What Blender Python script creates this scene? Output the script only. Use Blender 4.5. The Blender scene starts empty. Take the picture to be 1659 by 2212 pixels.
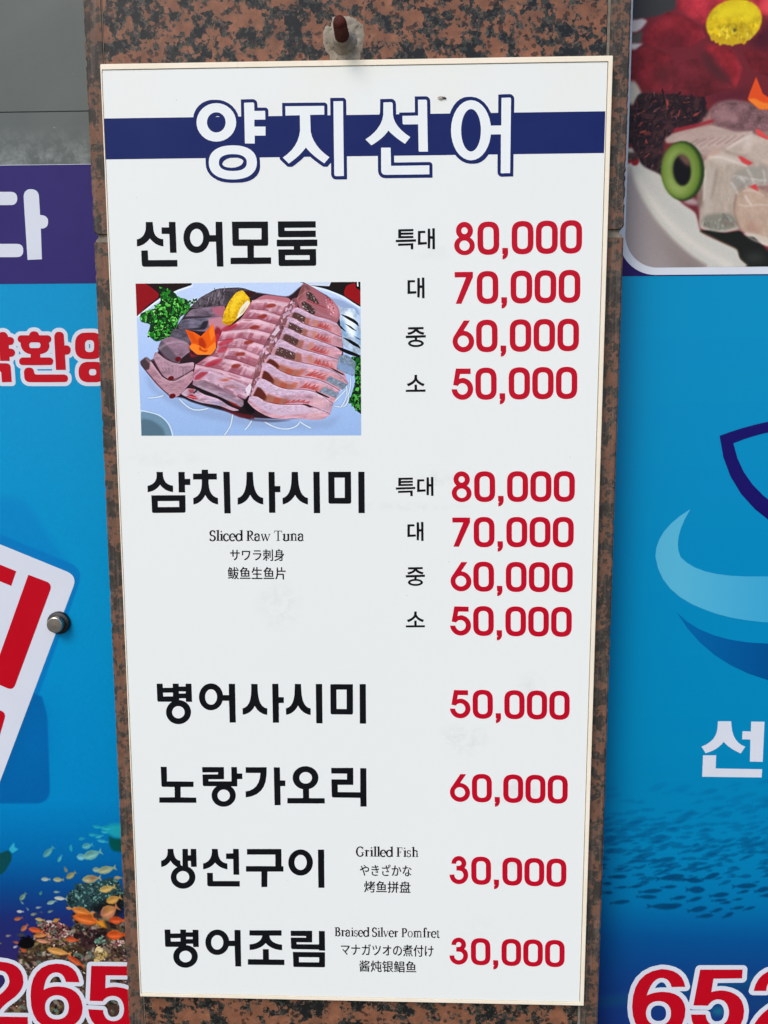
import bpy, bmesh, math, random, json
import numpy as np
from mathutils import Vector, Matrix
from mathutils.geometry import tessellate_polygon

# ---------------------------------------------------------------- camera, sky, sun, exposure
scene = bpy.context.scene
COL = scene.collection
GROUND = 0.722            # height of the menu board's lower edge above the pavement (m)

cam = bpy.data.cameras.new("camera")
cam.sensor_fit = 'HORIZONTAL'
cam.sensor_width = 24.0
cam.lens = 24.0 * 3028.0 / 3024.0
cam.clip_start, cam.clip_end = 0.01, 200.0
camo = bpy.data.objects.new("camera", cam)
COL.objects.link(camo)
right = Vector((0.9995243, 0.0307631, -0.0021929))
up = Vector((-0.0014354, 0.1174293, 0.9930802))
back = Vector((0.0308078, -0.9926047, 0.1174176))
m = Matrix((right, up, back)).transposed().to_4x4()
m.translation = Vector((0.063532, -0.952268, 0.777904 + GROUND))
camo.matrix_world = m
scene.camera = camo

SUN_DIR = Vector((-0.42, -0.72, 0.80)).normalized()      # towards the sun: up, left, behind the camera
world = bpy.data.worlds.new("World")
scene.world = world
world.use_nodes = True
wn = world.node_tree
sky = wn.nodes.new('ShaderNodeTexSky')
sky.sky_type = 'NISHITA'
sky.sun_disc = False
sky.sun_elevation = math.asin(SUN_DIR.z)
sky.sun_rotation = math.atan2(SUN_DIR.x, SUN_DIR.y)
sky.air_density = 1.0
sky.dust_density = 1.5
sky.ozone_density = 1.0
wn.links.new(sky.outputs[0], wn.nodes['Background'].inputs[0])
wn.nodes['Background'].inputs[1].default_value = 0.142

sun = bpy.data.lights.new("sun", 'SUN')
sun.energy = 1.35
sun.angle = math.radians(24)
sun.color = (1.0, 0.93, 0.84)
suno = bpy.data.objects.new("sun", sun)
COL.objects.link(suno)
suno.rotation_euler = SUN_DIR.to_track_quat('Z', 'Y').to_euler()

vs = scene.view_settings
vs.view_transform = 'Standard'
vs.look = 'None'
vs.gamma = 1
vs.use_curve_mapping = False
vs.exposure = 0.44

# ---------------------------------------------------------------- traced shapes (tenths of a millimetre on the boards) and picture strokes
CJK={'cjk1': ('サワラ刺身', [-160.68, -92.29, 602.7, 617.75]), 'cjk2': ('鲅鱼生鱼片', [-164.43, -90.91, 578.88, 594.74]), 'cjk3': ('やきざかな', [1.02, 69.22, 180.5, 196.61]), 'cjk4': ('烤鱼拼盘', [6.54, 67.89, 156.77, 173.19]), 'cjk5': ('マナガツオの煮付け', [-24.89, 98.7, 66.06, 82.83]), 'cjk6': ('酱炖银鲳鱼', [-0.47, 75.73, 42.62, 59.16])}
PRICES={1: ('80,000', [0.14497, -0.00281, 118.84526, 0.00085, 0.14061, 974.83084]), 2: ('70,000', [0.14468, -0.00279, 118.70943, 0.00083, 0.14137, 917.45561]), 3: ('60,000', [0.1447, -0.00277, 118.64481, 0.00092, 0.14131, 860.33299]), 4: ('50,000', [0.14437, -0.00276, 118.49076, 0.00088, 0.14201, 803.11697]), 5: ('80,000', [0.14492, -0.00268, 118.34038, 0.0004, 0.13988, 677.62911]), 6: ('70,000', [0.14505, -0.00266, 118.35894, 0.00033, 0.13989, 620.76822]), 7: ('60,000', [0.14519, -0.00266, 118.5191, -0.00067, 0.14041, 564.45963]), 8: ('50,000', [0.14495, -0.00267, 119.06571, -0.00066, 0.14179, 507.20811]), 9: ('50,000', [0.14459, -0.00263, 119.63059, -0.00061, 0.14096, 398.05085]), 10: ('60,000', [0.14475, -0.00263, 119.92745, -0.00059, 0.14227, 284.83031]), 11: ('30,000', [0.1456, -0.00265, 120.20096, -0.00162, 0.14471, 170.56318]), 12: ('30,000', [0.1454, -0.00259, 121.02169, -0.0009, 0.14305, 55.47886])}
SHAPES={"digit_8":[[[844,-1,1017,11,1174,54,1322,125,1447,219,1558,342,1636,478,1684,625,1700,775,1684,936,1635,1086,1561,1216,1551,1230,1449,1346,1324,1444,1302,1456,1348,1493,1360,1505,1442,1607,1508,1732,1526,1800,1546,1863,1560,2001,1560,2013,1558,2027,1548,2145,1508,2283,1442,2411,1361,2515,1353,2524,1247,2615,1128,2683,999,2725,863,2741,733,2731,709,2726,676,2715,592,2691,469,2625,366,2539,308,2467,278,2430,212,2305,174,2173,160,2036,160,2023,174,1886,214,1750,278,1626,362,1517,410,1476,376,1459,249,1364,141,1242,66,1112,56,1085,56,1081,16,961,0,811,16,650,64,502,142,363,252,238,381,138,524,64,683,16,821,3],[849,370,766,380,692,404,618,444,549,503,500,565,461,638,438,717,430,805,432,818,438,881,461,960,500,1032,548,1090,558,1100,617,1148,689,1185,766,1208,851,1215,862,1213,933,1205,1008,1181,1083,1140,1150,1083,1200,1021,1239,947,1262,868,1270,781,1268,767,1262,705,1239,626,1200,553,1152,496,1142,485,1083,438,1011,400,934,378],[859,1736,809,1743,762,1759,716,1786,675,1823,642,1867,620,1913,605,1966,600,2028,605,2078,620,2131,644,2178,671,2215,714,2254,761,2280,808,2295,861,2299,911,2294,958,2278,1004,2250,1045,2213,1078,2170,1100,2123,1115,2071,1120,2008,1115,1958,1101,1908,1076,1858,1049,1822,1004,1781,959,1756,912,1741]]],
"digit_7":[[[592,49,637,49,642,56,1617,2259,1617,2685,250,2686,93,2685,104,2241,1032,2238,164,59,165,56,220,56,221,54,499,52,500,51,591,51]]],
"digit_6":[[[847,13,1030,28,1198,78,1357,162,1487,268,1498,279,1605,410,1689,568,1740,738,1755,888,1755,900,1758,914,1740,1095,1689,1265,1605,1425,1496,1560,1355,1681,1197,1767,1028,1821,906,1834,913,1899,915,1904,1420,2682,1421,2685,1368,2686,981,2690,980,2691,903,2691,901,2689,151,1512,146,1499,100,1444,16,1287,-35,1118,-52,944,-52,932,-35,758,16,587,100,428,209,293,353,171,512,85,516,85,673,33],[841,465,818,468,753,475,663,503,582,550,510,612,453,685,410,768,383,863,383,875,375,942,375,964,384,1049,410,1138,453,1219,512,1293,580,1350,665,1396,752,1422,845,1430,933,1420,1022,1391,1102,1346,1174,1284,1231,1210,1275,1125,1301,1037,1310,938,1308,924,1301,848,1275,759,1233,677,1174,603,1105,545,1022,500,936,473]]],
"digit_5":[[[863,19,876,19,1055,47,1228,112,1385,212,1522,346,1624,499,1697,676,1697,682,1732,860,1729,1051,1691,1235,1616,1409,1508,1564,1378,1689,1365,1699,1211,1796,1044,1858,1029,1862,880,1883,855,1888,554,1819,636,2209,638,2213,1529,2213,1529,2670,1481,2671,1480,2672,1364,2672,1363,2673,1248,2673,1246,2674,1131,2674,1130,2676,1014,2676,1013,2677,898,2677,896,2678,781,2678,780,2679,664,2679,663,2681,548,2681,546,2682,289,2684,284,2667,283,2654,281,2646,279,2632,271,2590,269,2576,267,2569,222,2310,42,1294,461,1207,462,1209,452,1237,503,1302,516,1316,574,1364,655,1409,736,1434,749,1434,816,1442,825,1442,935,1423,943,1423,1058,1368,1156,1279,1209,1195,1224,1171,1264,1046,1272,907,1269,901,1246,780,1187,662,1181,655,1098,564,995,501,876,468,749,472,738,476,734,478,631,512,529,584,446,686,441,696,391,811,371,934,370,927,-81,931,-91,961,-72,767,-57,722,-18,592,67,435,74,422,188,286,199,276,340,163,508,78,688,29,861,21]]],
"digit_3":[[[735,5,877,9,1011,37,1130,83,1146,90,1261,159,1371,252,1381,263,1466,362,1544,486,1601,620,1640,766,1650,868,1655,903,1650,1056,1621,1206,1609,1237,1573,1341,1505,1463,1501,1469,1326,1595,1460,1858,1481,1987,1480,1988,1480,2116,1458,2240,1414,2358,1350,2467,1274,2556,1266,2564,1198,2618,1175,2637,1166,2642,1065,2694,950,2728,845,2737,831,2739,708,2727,592,2692,483,2635,384,2558,298,2462,233,2358,183,2238,180,2228,173,2190,154,2111,148,1983,533,1983,535,1984,576,1984,571,2072,590,2135,621,2184,625,2192,673,2238,731,2269,790,2283,856,2280,917,2259,967,2224,1010,2172,1036,2112,1046,2047,1038,1976,1016,1920,994,1887,975,1862,930,1824,926,1822,906,1817,808,1794,606,1789,605,1788,584,1787,584,1326,592,1324,806,1323,978,1293,986,1290,1007,1288,1013,1287,1082,1234,1090,1226,1145,1160,1188,1077,1213,986,1219,883,1214,857,1206,797,1203,782,1170,695,1123,617,1063,553,1056,547,982,497,907,467,886,460,877,460,806,449,715,458,635,485,566,528,555,535,488,603,438,686,408,771,399,842,395,861,395,937,-42,915,-42,865,-39,841,-39,830,-26,717,13,573,70,443,150,321,245,218,345,139,365,127,471,69,601,25]]],
"digit_0":[[[0,880,24,611,98,391,220,220,391,98,611,24,880,0,910,0,1179,24,1399,98,1570,220,1692,391,1766,611,1790,880,1790,1860,1766,2129,1692,2349,1570,2520,1399,2642,1179,2716,910,2740,880,2740,611,2716,391,2642,220,2520,98,2349,24,2129,0,1860],[470,860,481,735,516,632,572,552,652,496,755,461,880,450,910,450,1035,461,1138,496,1218,552,1274,632,1309,735,1320,860,1320,1880,1309,2005,1274,2108,1218,2188,1138,2244,1035,2279,910,2290,880,2290,755,2279,652,2244,572,2188,516,2108,481,2005,470,1880]]],
"digit_,":[[[3950,555,4420,548,4430,106,4401,-38,4352,-159,4285,-255,4199,-327,4094,-375,3970,-398,3970,-57,4090,1,3960,63]]],
"title_a":[[[-1402,11296,-1408,11254,-1423,11213,-1445,11176,-1476,11144,-1512,11117,-1554,11097,-1599,11086,-1645,11082,-1691,11087,-1735,11100,-1776,11120,-1811,11148,-1839,11181,-1860,11219,-1872,11260,-1876,11303,-1870,11345,-1855,11385,-1832,11423,-1802,11455,-1765,11481,-1724,11501,-1679,11512,-1633,11516,-1587,11511,-1543,11498,-1503,11478,-1468,11450,-1439,11417,-1418,11379,-1406,11339],[-1527,11298,-1530,11276,-1537,11255,-1548,11235,-1562,11218,-1579,11204,-1599,11194,-1620,11188,-1642,11186,-1664,11188,-1685,11195,-1704,11206,-1720,11220,-1734,11238,-1743,11257,-1749,11279,-1751,11301,-1748,11323,-1741,11344,-1730,11364,-1716,11381,-1698,11395,-1679,11405,-1658,11411,-1636,11413,-1614,11411,-1593,11404,-1574,11393,-1558,11379,-1544,11361,-1535,11342,-1529,11320]],[[-1303,11515,-1205,11517,-1198,11517,-1193,11515,-1189,11512,-1186,11509,-1184,11503,-1183,11497,-1183,11421,-1055,11421,-1054,11323,-1185,11324,-1187,11246,-1054,11244,-1056,11143,-1185,11144,-1187,11055,-1303,11057]],[[-1165,10841,-1171,10794,-1186,10756,-1211,10724,-1243,10697,-1284,10676,-1333,10661,-1388,10652,-1458,10649,-1528,10653,-1583,10664,-1631,10680,-1671,10702,-1703,10730,-1725,10763,-1739,10800,-1742,10847,-1736,10894,-1720,10932,-1696,10963,-1663,10990,-1622,11011,-1574,11027,-1518,11035,-1448,11038,-1379,11034,-1324,11023,-1277,11007,-1237,10985,-1205,10957,-1183,10925,-1169,10887],[-1286,10840,-1289,10815,-1298,10797,-1311,10781,-1330,10768,-1353,10758,-1381,10751,-1413,10747,-1456,10746,-1499,10748,-1531,10753,-1558,10761,-1581,10771,-1599,10785,-1611,10801,-1619,10819,-1621,10844,-1617,10869,-1609,10887,-1595,10903,-1577,10915,-1554,10925,-1526,10933,-1494,10937,-1451,10938,-1408,10936,-1376,10931,-1349,10923,-1326,10912,-1309,10899,-1296,10883,-1288,10865]],[[-814,11469,-354,11467,-355,11369,-522,11369,-518,11181,-504,11127,-481,11075,-449,11025,-408,10977,-358,10932,-299,10888,-361,10820,-406,10851,-448,10881,-486,10911,-520,10942,-551,10972,-577,11002,-605,10970,-635,10938,-668,10908,-704,10879,-742,10851,-784,10823,-855,10891,-796,10932,-747,10976,-707,11025,-677,11077,-656,11133,-644,11193,-644,11366,-814,11365]],[[-245,11517,-132,11517,-129,10674,-216,10673,-224,10674,-231,10676,-236,10679,-240,10684,-242,10690,-243,10698]]],
"outline_a":[[[-1466,10611,-1351,10613,-1295,10622,-1248,10637,-1207,10658,-1170,10690,-1149,10718,-1133,10756,-1128,10796,-1128,10851,-1132,10896,-1146,10936,-1167,10969,-1185,10990,-1219,11018,-1149,11018,-1148,11096,-1146,11106,-1018,11106,-1016,11244,-1018,11256,-1024,11267,-1034,11276,-1046,11281,-1148,11284,-1147,11286,-1017,11285,-1017,11421,-1019,11433,-1025,11444,-1035,11453,-1047,11458,-1145,11459,-1146,11504,-1149,11519,-1158,11535,-1166,11543,-1180,11551,-1198,11555,-1341,11553,-1341,11066,-1379,11072,-1451,11076,-1479,11077,-1439,11104,-1430,11114,-1407,11139,-1384,11177,-1369,11223,-1365,11254,-1365,11305,-1369,11347,-1382,11391,-1407,11437,-1444,11480,-1483,11510,-1536,11536,-1578,11548,-1631,11554,-1673,11554,-1712,11551,-1761,11539,-1802,11520,-1837,11495,-1872,11459,-1896,11418,-1908,11385,-1914,11344,-1914,11297,-1910,11252,-1897,11208,-1867,11155,-1832,11116,-1794,11087,-1747,11063,-1698,11049,-1667,11046,-1701,11028,-1735,11001,-1758,10971,-1774,10934,-1780,10891,-1780,10838,-1778,10810,-1775,10788,-1763,10754,-1757,10742,-1735,10710,-1695,10673,-1641,10643,-1595,10627,-1538,10616],[-1476,10784,-1522,10789,-1546,10796,-1562,10804,-1574,10814,-1580,10823,-1580,10831,-1571,10850,-1564,10858,-1554,10867,-1531,10881,-1511,10889,-1488,10895,-1457,10899,-1430,10899,-1409,10898,-1384,10894,-1356,10885,-1346,10880,-1331,10867,-1327,10859,-1329,10850,-1336,10835,-1349,10819,-1366,10807,-1383,10799,-1421,10788,-1452,10784],[-1659,11226,-1678,11234,-1696,11250,-1708,11270,-1711,11280,-1710,11287,-1704,11305,-1694,11324,-1675,11345,-1660,11357,-1641,11367,-1619,11372,-1608,11369,-1597,11363,-1583,11350,-1571,11331,-1568,11321,-1568,11314,-1574,11295,-1583,11278,-1603,11253,-1618,11241,-1638,11231]],[[-222,10635,-102,10635,-91,10637,-94,11458,-96,11525,-103,11540,-113,11549,-125,11554,-280,11555,-283,11554,-282,10923,-336,10962,-387,11010,-418,11046,-449,11094,-468,11137,-481,11186,-483,11331,-317,11331,-316,11467,-318,11479,-322,11487,-332,11497,-342,11503,-354,11505,-852,11507,-852,11365,-850,11353,-846,11345,-833,11332,-825,11328,-813,11326,-683,11327,-683,11228,-694,11171,-701,11152,-715,11115,-744,11065,-791,11008,-833,10970,-893,10929,-892,10883,-885,10868,-804,10792,-796,10788,-784,10786,-744,10786,-704,10812,-635,10865,-605,10892,-565,10933,-511,10883,-470,10850,-420,10814,-373,10784,-361,10782,-323,10782,-281,10828,-281,10695,-278,10678,-272,10664,-259,10649,-242,10639]]],
"title_b":[[[369,10681,886,10681,886,10721,885,10722,885,10783,626,10782,432,10782,427,10986,422,10988,315,10989,315,10732,316,10731,317,10716,322,10703,331,10693,340,10687,352,10683,368,10682]],[[1741,10682,1838,10684,1835,11509,1832,11521,1828,11526,1821,11529,1727,11526,1724,11524,1725,11296,1726,11295,1726,11220,1603,11220,1602,11231,1588,11294,1563,11358,1535,11406,1500,11447,1460,11479,1416,11499,1399,11501,1386,11504,1380,11504,1373,11506,1365,11506,1364,11505,1357,11505,1356,11504,1349,11504,1348,11503,1341,11503,1340,11502,1322,11500,1317,11497,1282,11483,1240,11452,1204,11410,1176,11361,1171,11348,1169,11340,1154,11301,1151,11282,1149,11277,1142,11242,1140,11202,1139,11201,1139,11186,1138,11185,1138,11165,1139,11164,1139,11152,1140,11151,1143,11105,1154,11059,1155,11050,1159,11037,1163,11029,1178,10987,1192,10962,1209,10933,1242,10894,1286,10860,1330,10840,1360,10836,1367,10834,1380,10833,1381,10834,1388,10834,1389,10835,1396,10835,1397,10836,1423,10839,1459,10855,1466,10857,1504,10886,1543,10932,1555,10955,1570,10980,1591,11039,1603,11099,1605,11121,1723,11121,1723,11113,1724,11112,1724,11019,1725,11018,1725,10926,1726,10925,1726,10832,1727,10831,1728,10693,1730,10688,1735,10684],[1375,10932,1353,10937,1332,10950,1309,10974,1292,11002,1283,11026,1278,11036,1268,11075,1266,11079,1262,11109,1259,11122,1257,11167,1256,11168,1258,11221,1259,11222,1259,11229,1260,11230,1264,11264,1268,11276,1274,11303,1288,11339,1305,11368,1326,11391,1347,11404,1366,11408,1371,11408,1392,11404,1415,11390,1435,11367,1453,11337,1467,11303,1479,11260,1481,11242,1486,11217,1488,11171,1489,11170,1488,11166,1487,11120,1485,11112,1481,11077,1471,11037,1457,11001,1440,10972,1419,10949,1398,10936,1393,10936]],[[771,10938,866,10938,867,10939,865,11053,864,11054,864,11097,863,11098,863,11140,862,11141,862,11184,861,11185,861,11227,860,11228,860,11271,859,11272,859,11314,858,11315,858,11358,857,11359,857,11401,856,11402,856,11445,855,11446,855,11488,854,11489,854,11504,852,11510,844,11518,840,11519,749,11519,750,11430,751,11343,567,11342,566,11324,567,11323,569,11261,571,11253,578,11247,588,11245,592,11246,751,11246,752,11244,753,11162,754,11161,756,11037,757,11036,758,10954,760,10945,766,10940]],[[200,11017,237,11038,267,11057,318,11094,348,11120,360,11132,380,11153,402,11180,428,11154,485,11106,547,11061,597,11029,659,11104,602,11143,554,11183,514,11225,496,11252,486,11265,472,11295,472,11297,466,11308,456,11350,452,11479,449,11488,442,11495,432,11497,345,11496,343,11489,343,11433,342,11432,341,11352,338,11343,338,11339,336,11334,330,11304,309,11256,277,11208,239,11166,192,11126,130,11084]]],
"outline_b":[[[369,10643,924,10643,922,10790,915,10805,908,10813,897,10819,885,10821,469,10820,465,10986,463,10998,457,11009,447,11019,430,11025,317,11027,351,11052,378,11075,417,11114,457,11080,494,11052,574,10998,584,10993,596,10991,635,10991,697,11066,696,11112,691,11124,682,11135,625,11173,584,11207,714,11208,715,11202,720,10954,723,10936,730,10922,746,10908,763,10901,904,10900,905,10901,904,10974,893,11488,891,11512,888,11522,882,11533,870,11546,856,11554,840,11557,711,11557,713,11381,529,11380,528,11324,531,11268,519,11284,502,11320,493,11358,490,11479,486,11498,479,11511,462,11527,454,11531,440,11534,307,11534,305,11527,303,11390,292,11342,273,11298,239,11246,201,11204,154,11164,92,11122,92,11084,94,11072,100,11061,177,10987,188,10981,200,10979,238,10979,276,11000,277,10732,281,10704,290,10683,308,10663,320,10655,340,10647]],[[1741,10644,1876,10646,1873,11509,1870,11528,1864,11541,1848,11558,1836,11564,1821,11567,1763,11567,1689,11564,1686,11562,1688,11258,1636,11258,1634,11259,1624,11306,1602,11364,1567,11426,1523,11478,1480,11511,1428,11535,1373,11544,1327,11544,1288,11539,1271,11532,1242,11520,1202,11490,1166,11448,1138,11399,1116,11339,1104,11280,1100,11223,1100,11165,1104,11113,1106,11097,1120,11034,1148,10963,1179,10910,1212,10871,1224,10860,1266,10828,1318,10804,1359,10797,1374,10795,1418,10795,1457,10800,1504,10819,1542,10848,1575,10886,1608,10942,1625,10989,1630,11005,1641,11061,1642,11082,1686,11083,1689,10739,1691,10685,1698,10668,1712,10654,1725,10647],[1362,10976,1355,10980,1339,10997,1325,11021,1314,11048,1302,11092,1296,11133,1295,11166,1302,11226,1312,11265,1326,11301,1343,11330,1350,11338,1364,11353,1384,11365,1390,11361,1406,11342,1420,11318,1433,11285,1442,11252,1448,11215,1450,11186,1449,11158,1443,11115,1433,11075,1419,11039,1397,11004,1381,10987]]],
"name1":[[[-1658,9640,-1598,9641,-1599,10164,-1640,10164,-1641,10165,-1680,10165,-1683,10010,-1742,10010,-1743,10011,-1756,10011,-1757,10018,-1766,10054,-1770,10061,-1777,10079,-1785,10092,-1797,10109,-1818,10130,-1824,10135,-1851,10151,-1879,10161,-1903,10163,-1904,10164,-1917,10164,-1918,10163,-1943,10161,-1976,10149,-2000,10135,-2029,10109,-2039,10096,-2047,10085,-2062,10056,-2068,10034,-2072,10024,-2076,9988,-2077,9987,-2075,9949,-2071,9936,-2067,9916,-2053,9884,-2035,9858,-2021,9844,-2008,9832,-1982,9816,-1960,9809,-1954,9806,-1934,9804,-1933,9803,-1917,9802,-1916,9803,-1889,9805,-1859,9815,-1835,9829,-1829,9833,-1804,9857,-1785,9882,-1769,9914,-1763,9932,-1682,9932,-1681,9787,-1680,9786,-1680,9710,-1679,9709,-1679,9642,-1659,9641],[-1922,9878,-1923,9879,-1935,9880,-1951,9887,-1962,9895,-1977,9912,-1986,9928,-1992,9944,-1996,9965,-1996,9991,-1995,9992,-1994,10006,-1992,10010,-1989,10024,-1980,10043,-1972,10055,-1955,10071,-1943,10079,-1926,10085,-1909,10086,-1896,10084,-1880,10077,-1870,10070,-1855,10053,-1846,10037,-1840,10021,-1836,10000,-1836,9974,-1837,9973,-1838,9959,-1840,9955,-1843,9941,-1852,9922,-1860,9910,-1876,9893,-1888,9885,-1906,9879]],[[-901,9640,-490,9641,-479,9646,-474,9653,-471,9666,-471,9837,-661,9837,-660,9871,-455,9871,-455,9937,-454,9938,-454,9947,-495,9947,-497,9948,-944,9949,-945,9910,-946,9909,-945,9871,-740,9870,-740,9836,-929,9836,-927,9662,-925,9654,-919,9646,-912,9642,-902,9641],[-678,9713,-679,9714,-847,9715,-846,9767,-718,9767,-709,9767,-708,9766,-550,9766,-550,9713]],[[-2349,9645,-2160,9645,-2160,9667,-2159,9668,-2159,9724,-2514,9724,-2515,9731,-2516,9832,-2517,9833,-2517,9839,-2547,9839,-2548,9838,-2597,9838,-2597,9704,-2596,9703,-2596,9671,-2592,9660,-2587,9654,-2581,9650,-2572,9647,-2556,9647,-2555,9646,-2350,9646]],[[-1295,9667,-1018,9668,-1017,9744,-1225,9745,-1225,9764,-1224,9765,-1224,9846,-1223,9847,-1222,9880,-1065,9879,-1054,9884,-1050,9891,-1048,9899,-1047,10161,-1048,10162,-1199,10162,-1200,10163,-1234,10163,-1483,10164,-1482,9903,-1480,9894,-1478,9890,-1473,9885,-1470,9883,-1462,9881,-1303,9880,-1303,9758,-1304,9757,-1304,9744,-1509,9744,-1510,9722,-1511,9721,-1511,9669,-1296,9668],[-1261,9955,-1262,9956,-1402,9957,-1401,10086,-1396,10085,-1268,10085,-1171,10085,-1170,10084,-1127,10084,-1129,9965,-1130,9964,-1130,9955]],[[-2219,9807,-2165,9808,-2167,10168,-2191,10168,-2192,10169,-2247,10169,-2248,10130,-2248,10105,-2339,10106,-2340,10034,-2341,10030,-2247,10028,-2247,10002,-2246,10001,-2246,9817,-2245,9816,-2244,9808,-2220,9808]],[[-2326,9883,-2323,9884,-2322,9967,-2323,9968,-2356,9973,-2379,9983,-2387,9987,-2412,10010,-2427,10035,-2437,10069,-2444,10170,-2529,10170,-2530,10109,-2531,10108,-2535,10075,-2548,10039,-2557,10026,-2561,10018,-2571,10007,-2584,9994,-2608,9980,-2614,9977,-2646,9968,-2647,9910,-2648,9909,-2647,9886,-2616,9891,-2600,9897,-2588,9900,-2567,9911,-2561,9913,-2529,9935,-2509,9952,-2490,9974,-2485,9977,-2469,9958,-2454,9943,-2438,9929,-2413,9912,-2385,9898,-2373,9895,-2354,9888,-2343,9887]],[[-659,9976,-473,9976,-472,10051,-847,10052,-847,10086,-502,10085,-472,10086,-472,10160,-928,10162,-928,9998,-925,9989,-919,9982,-910,9978,-904,9978,-903,9977,-660,9977]]],
"name2":[[[-2511,7153,-2430,7153,-2430,7107,-2423,7072,-2411,7042,-2394,7018,-2370,7000,-2341,6987,-2306,6980,-2309,6899,-2343,6905,-2375,6915,-2403,6929,-2429,6946,-2452,6966,-2471,6991,-2493,6965,-2516,6944,-2542,6927,-2570,6913,-2600,6904,-2632,6898,-2630,6978,-2595,6988,-2566,7003,-2543,7022,-2526,7046,-2515,7074,-2510,7107]],[[-2234,7153,-2154,7153,-2155,7065,-2086,7067,-2088,6989,-2156,6989,-2156,6895,-2238,6895]],[[-2587,6859,-2155,6861,-2158,6664,-2159,6656,-2161,6650,-2165,6645,-2170,6642,-2176,6640,-2184,6639,-2561,6635,-2569,6636,-2575,6638,-2580,6641,-2584,6646,-2586,6652,-2586,6660],[-2507,6785,-2238,6787,-2238,6712,-2508,6710]],[[-1939,7181,-1859,7181,-1859,7134,-1750,7134,-1751,7058,-1855,7058,-1857,7010,-1852,6959,-1841,6915,-1825,6880,-1803,6854,-1776,6836,-1743,6826,-1744,6743,-1781,6752,-1813,6765,-1842,6783,-1866,6805,-1886,6832,-1902,6863,-1922,6831,-1944,6803,-1969,6781,-1996,6763,-2025,6750,-2057,6743,-2056,6824,-2024,6837,-1997,6857,-1975,6884,-1958,6919,-1948,6961,-1942,7010,-1942,7058,-2051,7058,-2050,7132,-1942,7132]],[[-1668,7155,-1587,7155,-1588,6631,-1668,6631]],[[-1375,7153,-1296,7153,-1294,7063,-1289,6996,-1277,6939,-1260,6894,-1237,6860,-1208,6838,-1173,6827,-1173,6744,-1210,6752,-1243,6766,-1271,6784,-1297,6806,-1318,6834,-1336,6866,-1355,6833,-1377,6805,-1403,6781,-1431,6763,-1462,6750,-1497,6741,-1496,6825,-1463,6839,-1435,6863,-1412,6898,-1396,6943,-1384,6998,-1379,7063]],[[-1101,7153,-1024,7153,-1024,6977,-955,6977,-956,6899,-1022,6899,-1023,6639,-1103,6639]],[[-811,7153,-732,7153,-729,7063,-724,6996,-712,6939,-695,6894,-673,6861,-645,6838,-611,6827,-612,6744,-648,6754,-680,6768,-709,6786,-733,6809,-754,6835,-771,6866,-791,6835,-814,6808,-839,6786,-866,6768,-896,6754,-929,6744,-931,6825,-897,6839,-869,6864,-847,6898,-830,6943,-819,6998,-814,7063]],[[-540,7155,-461,7155,-460,6636,-540,6636]],[[-354,7155,-70,7155,-69,6780,-70,6773,-72,6766,-75,6762,-80,6758,-86,6756,-94,6755,-330,6755,-337,6756,-344,6758,-348,6761,-352,6766,-354,6772,-355,6780],[-276,7081,-149,7081,-150,6829,-276,6829]],[[20,7155,98,7155,99,6637,20,6637]]],
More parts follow.
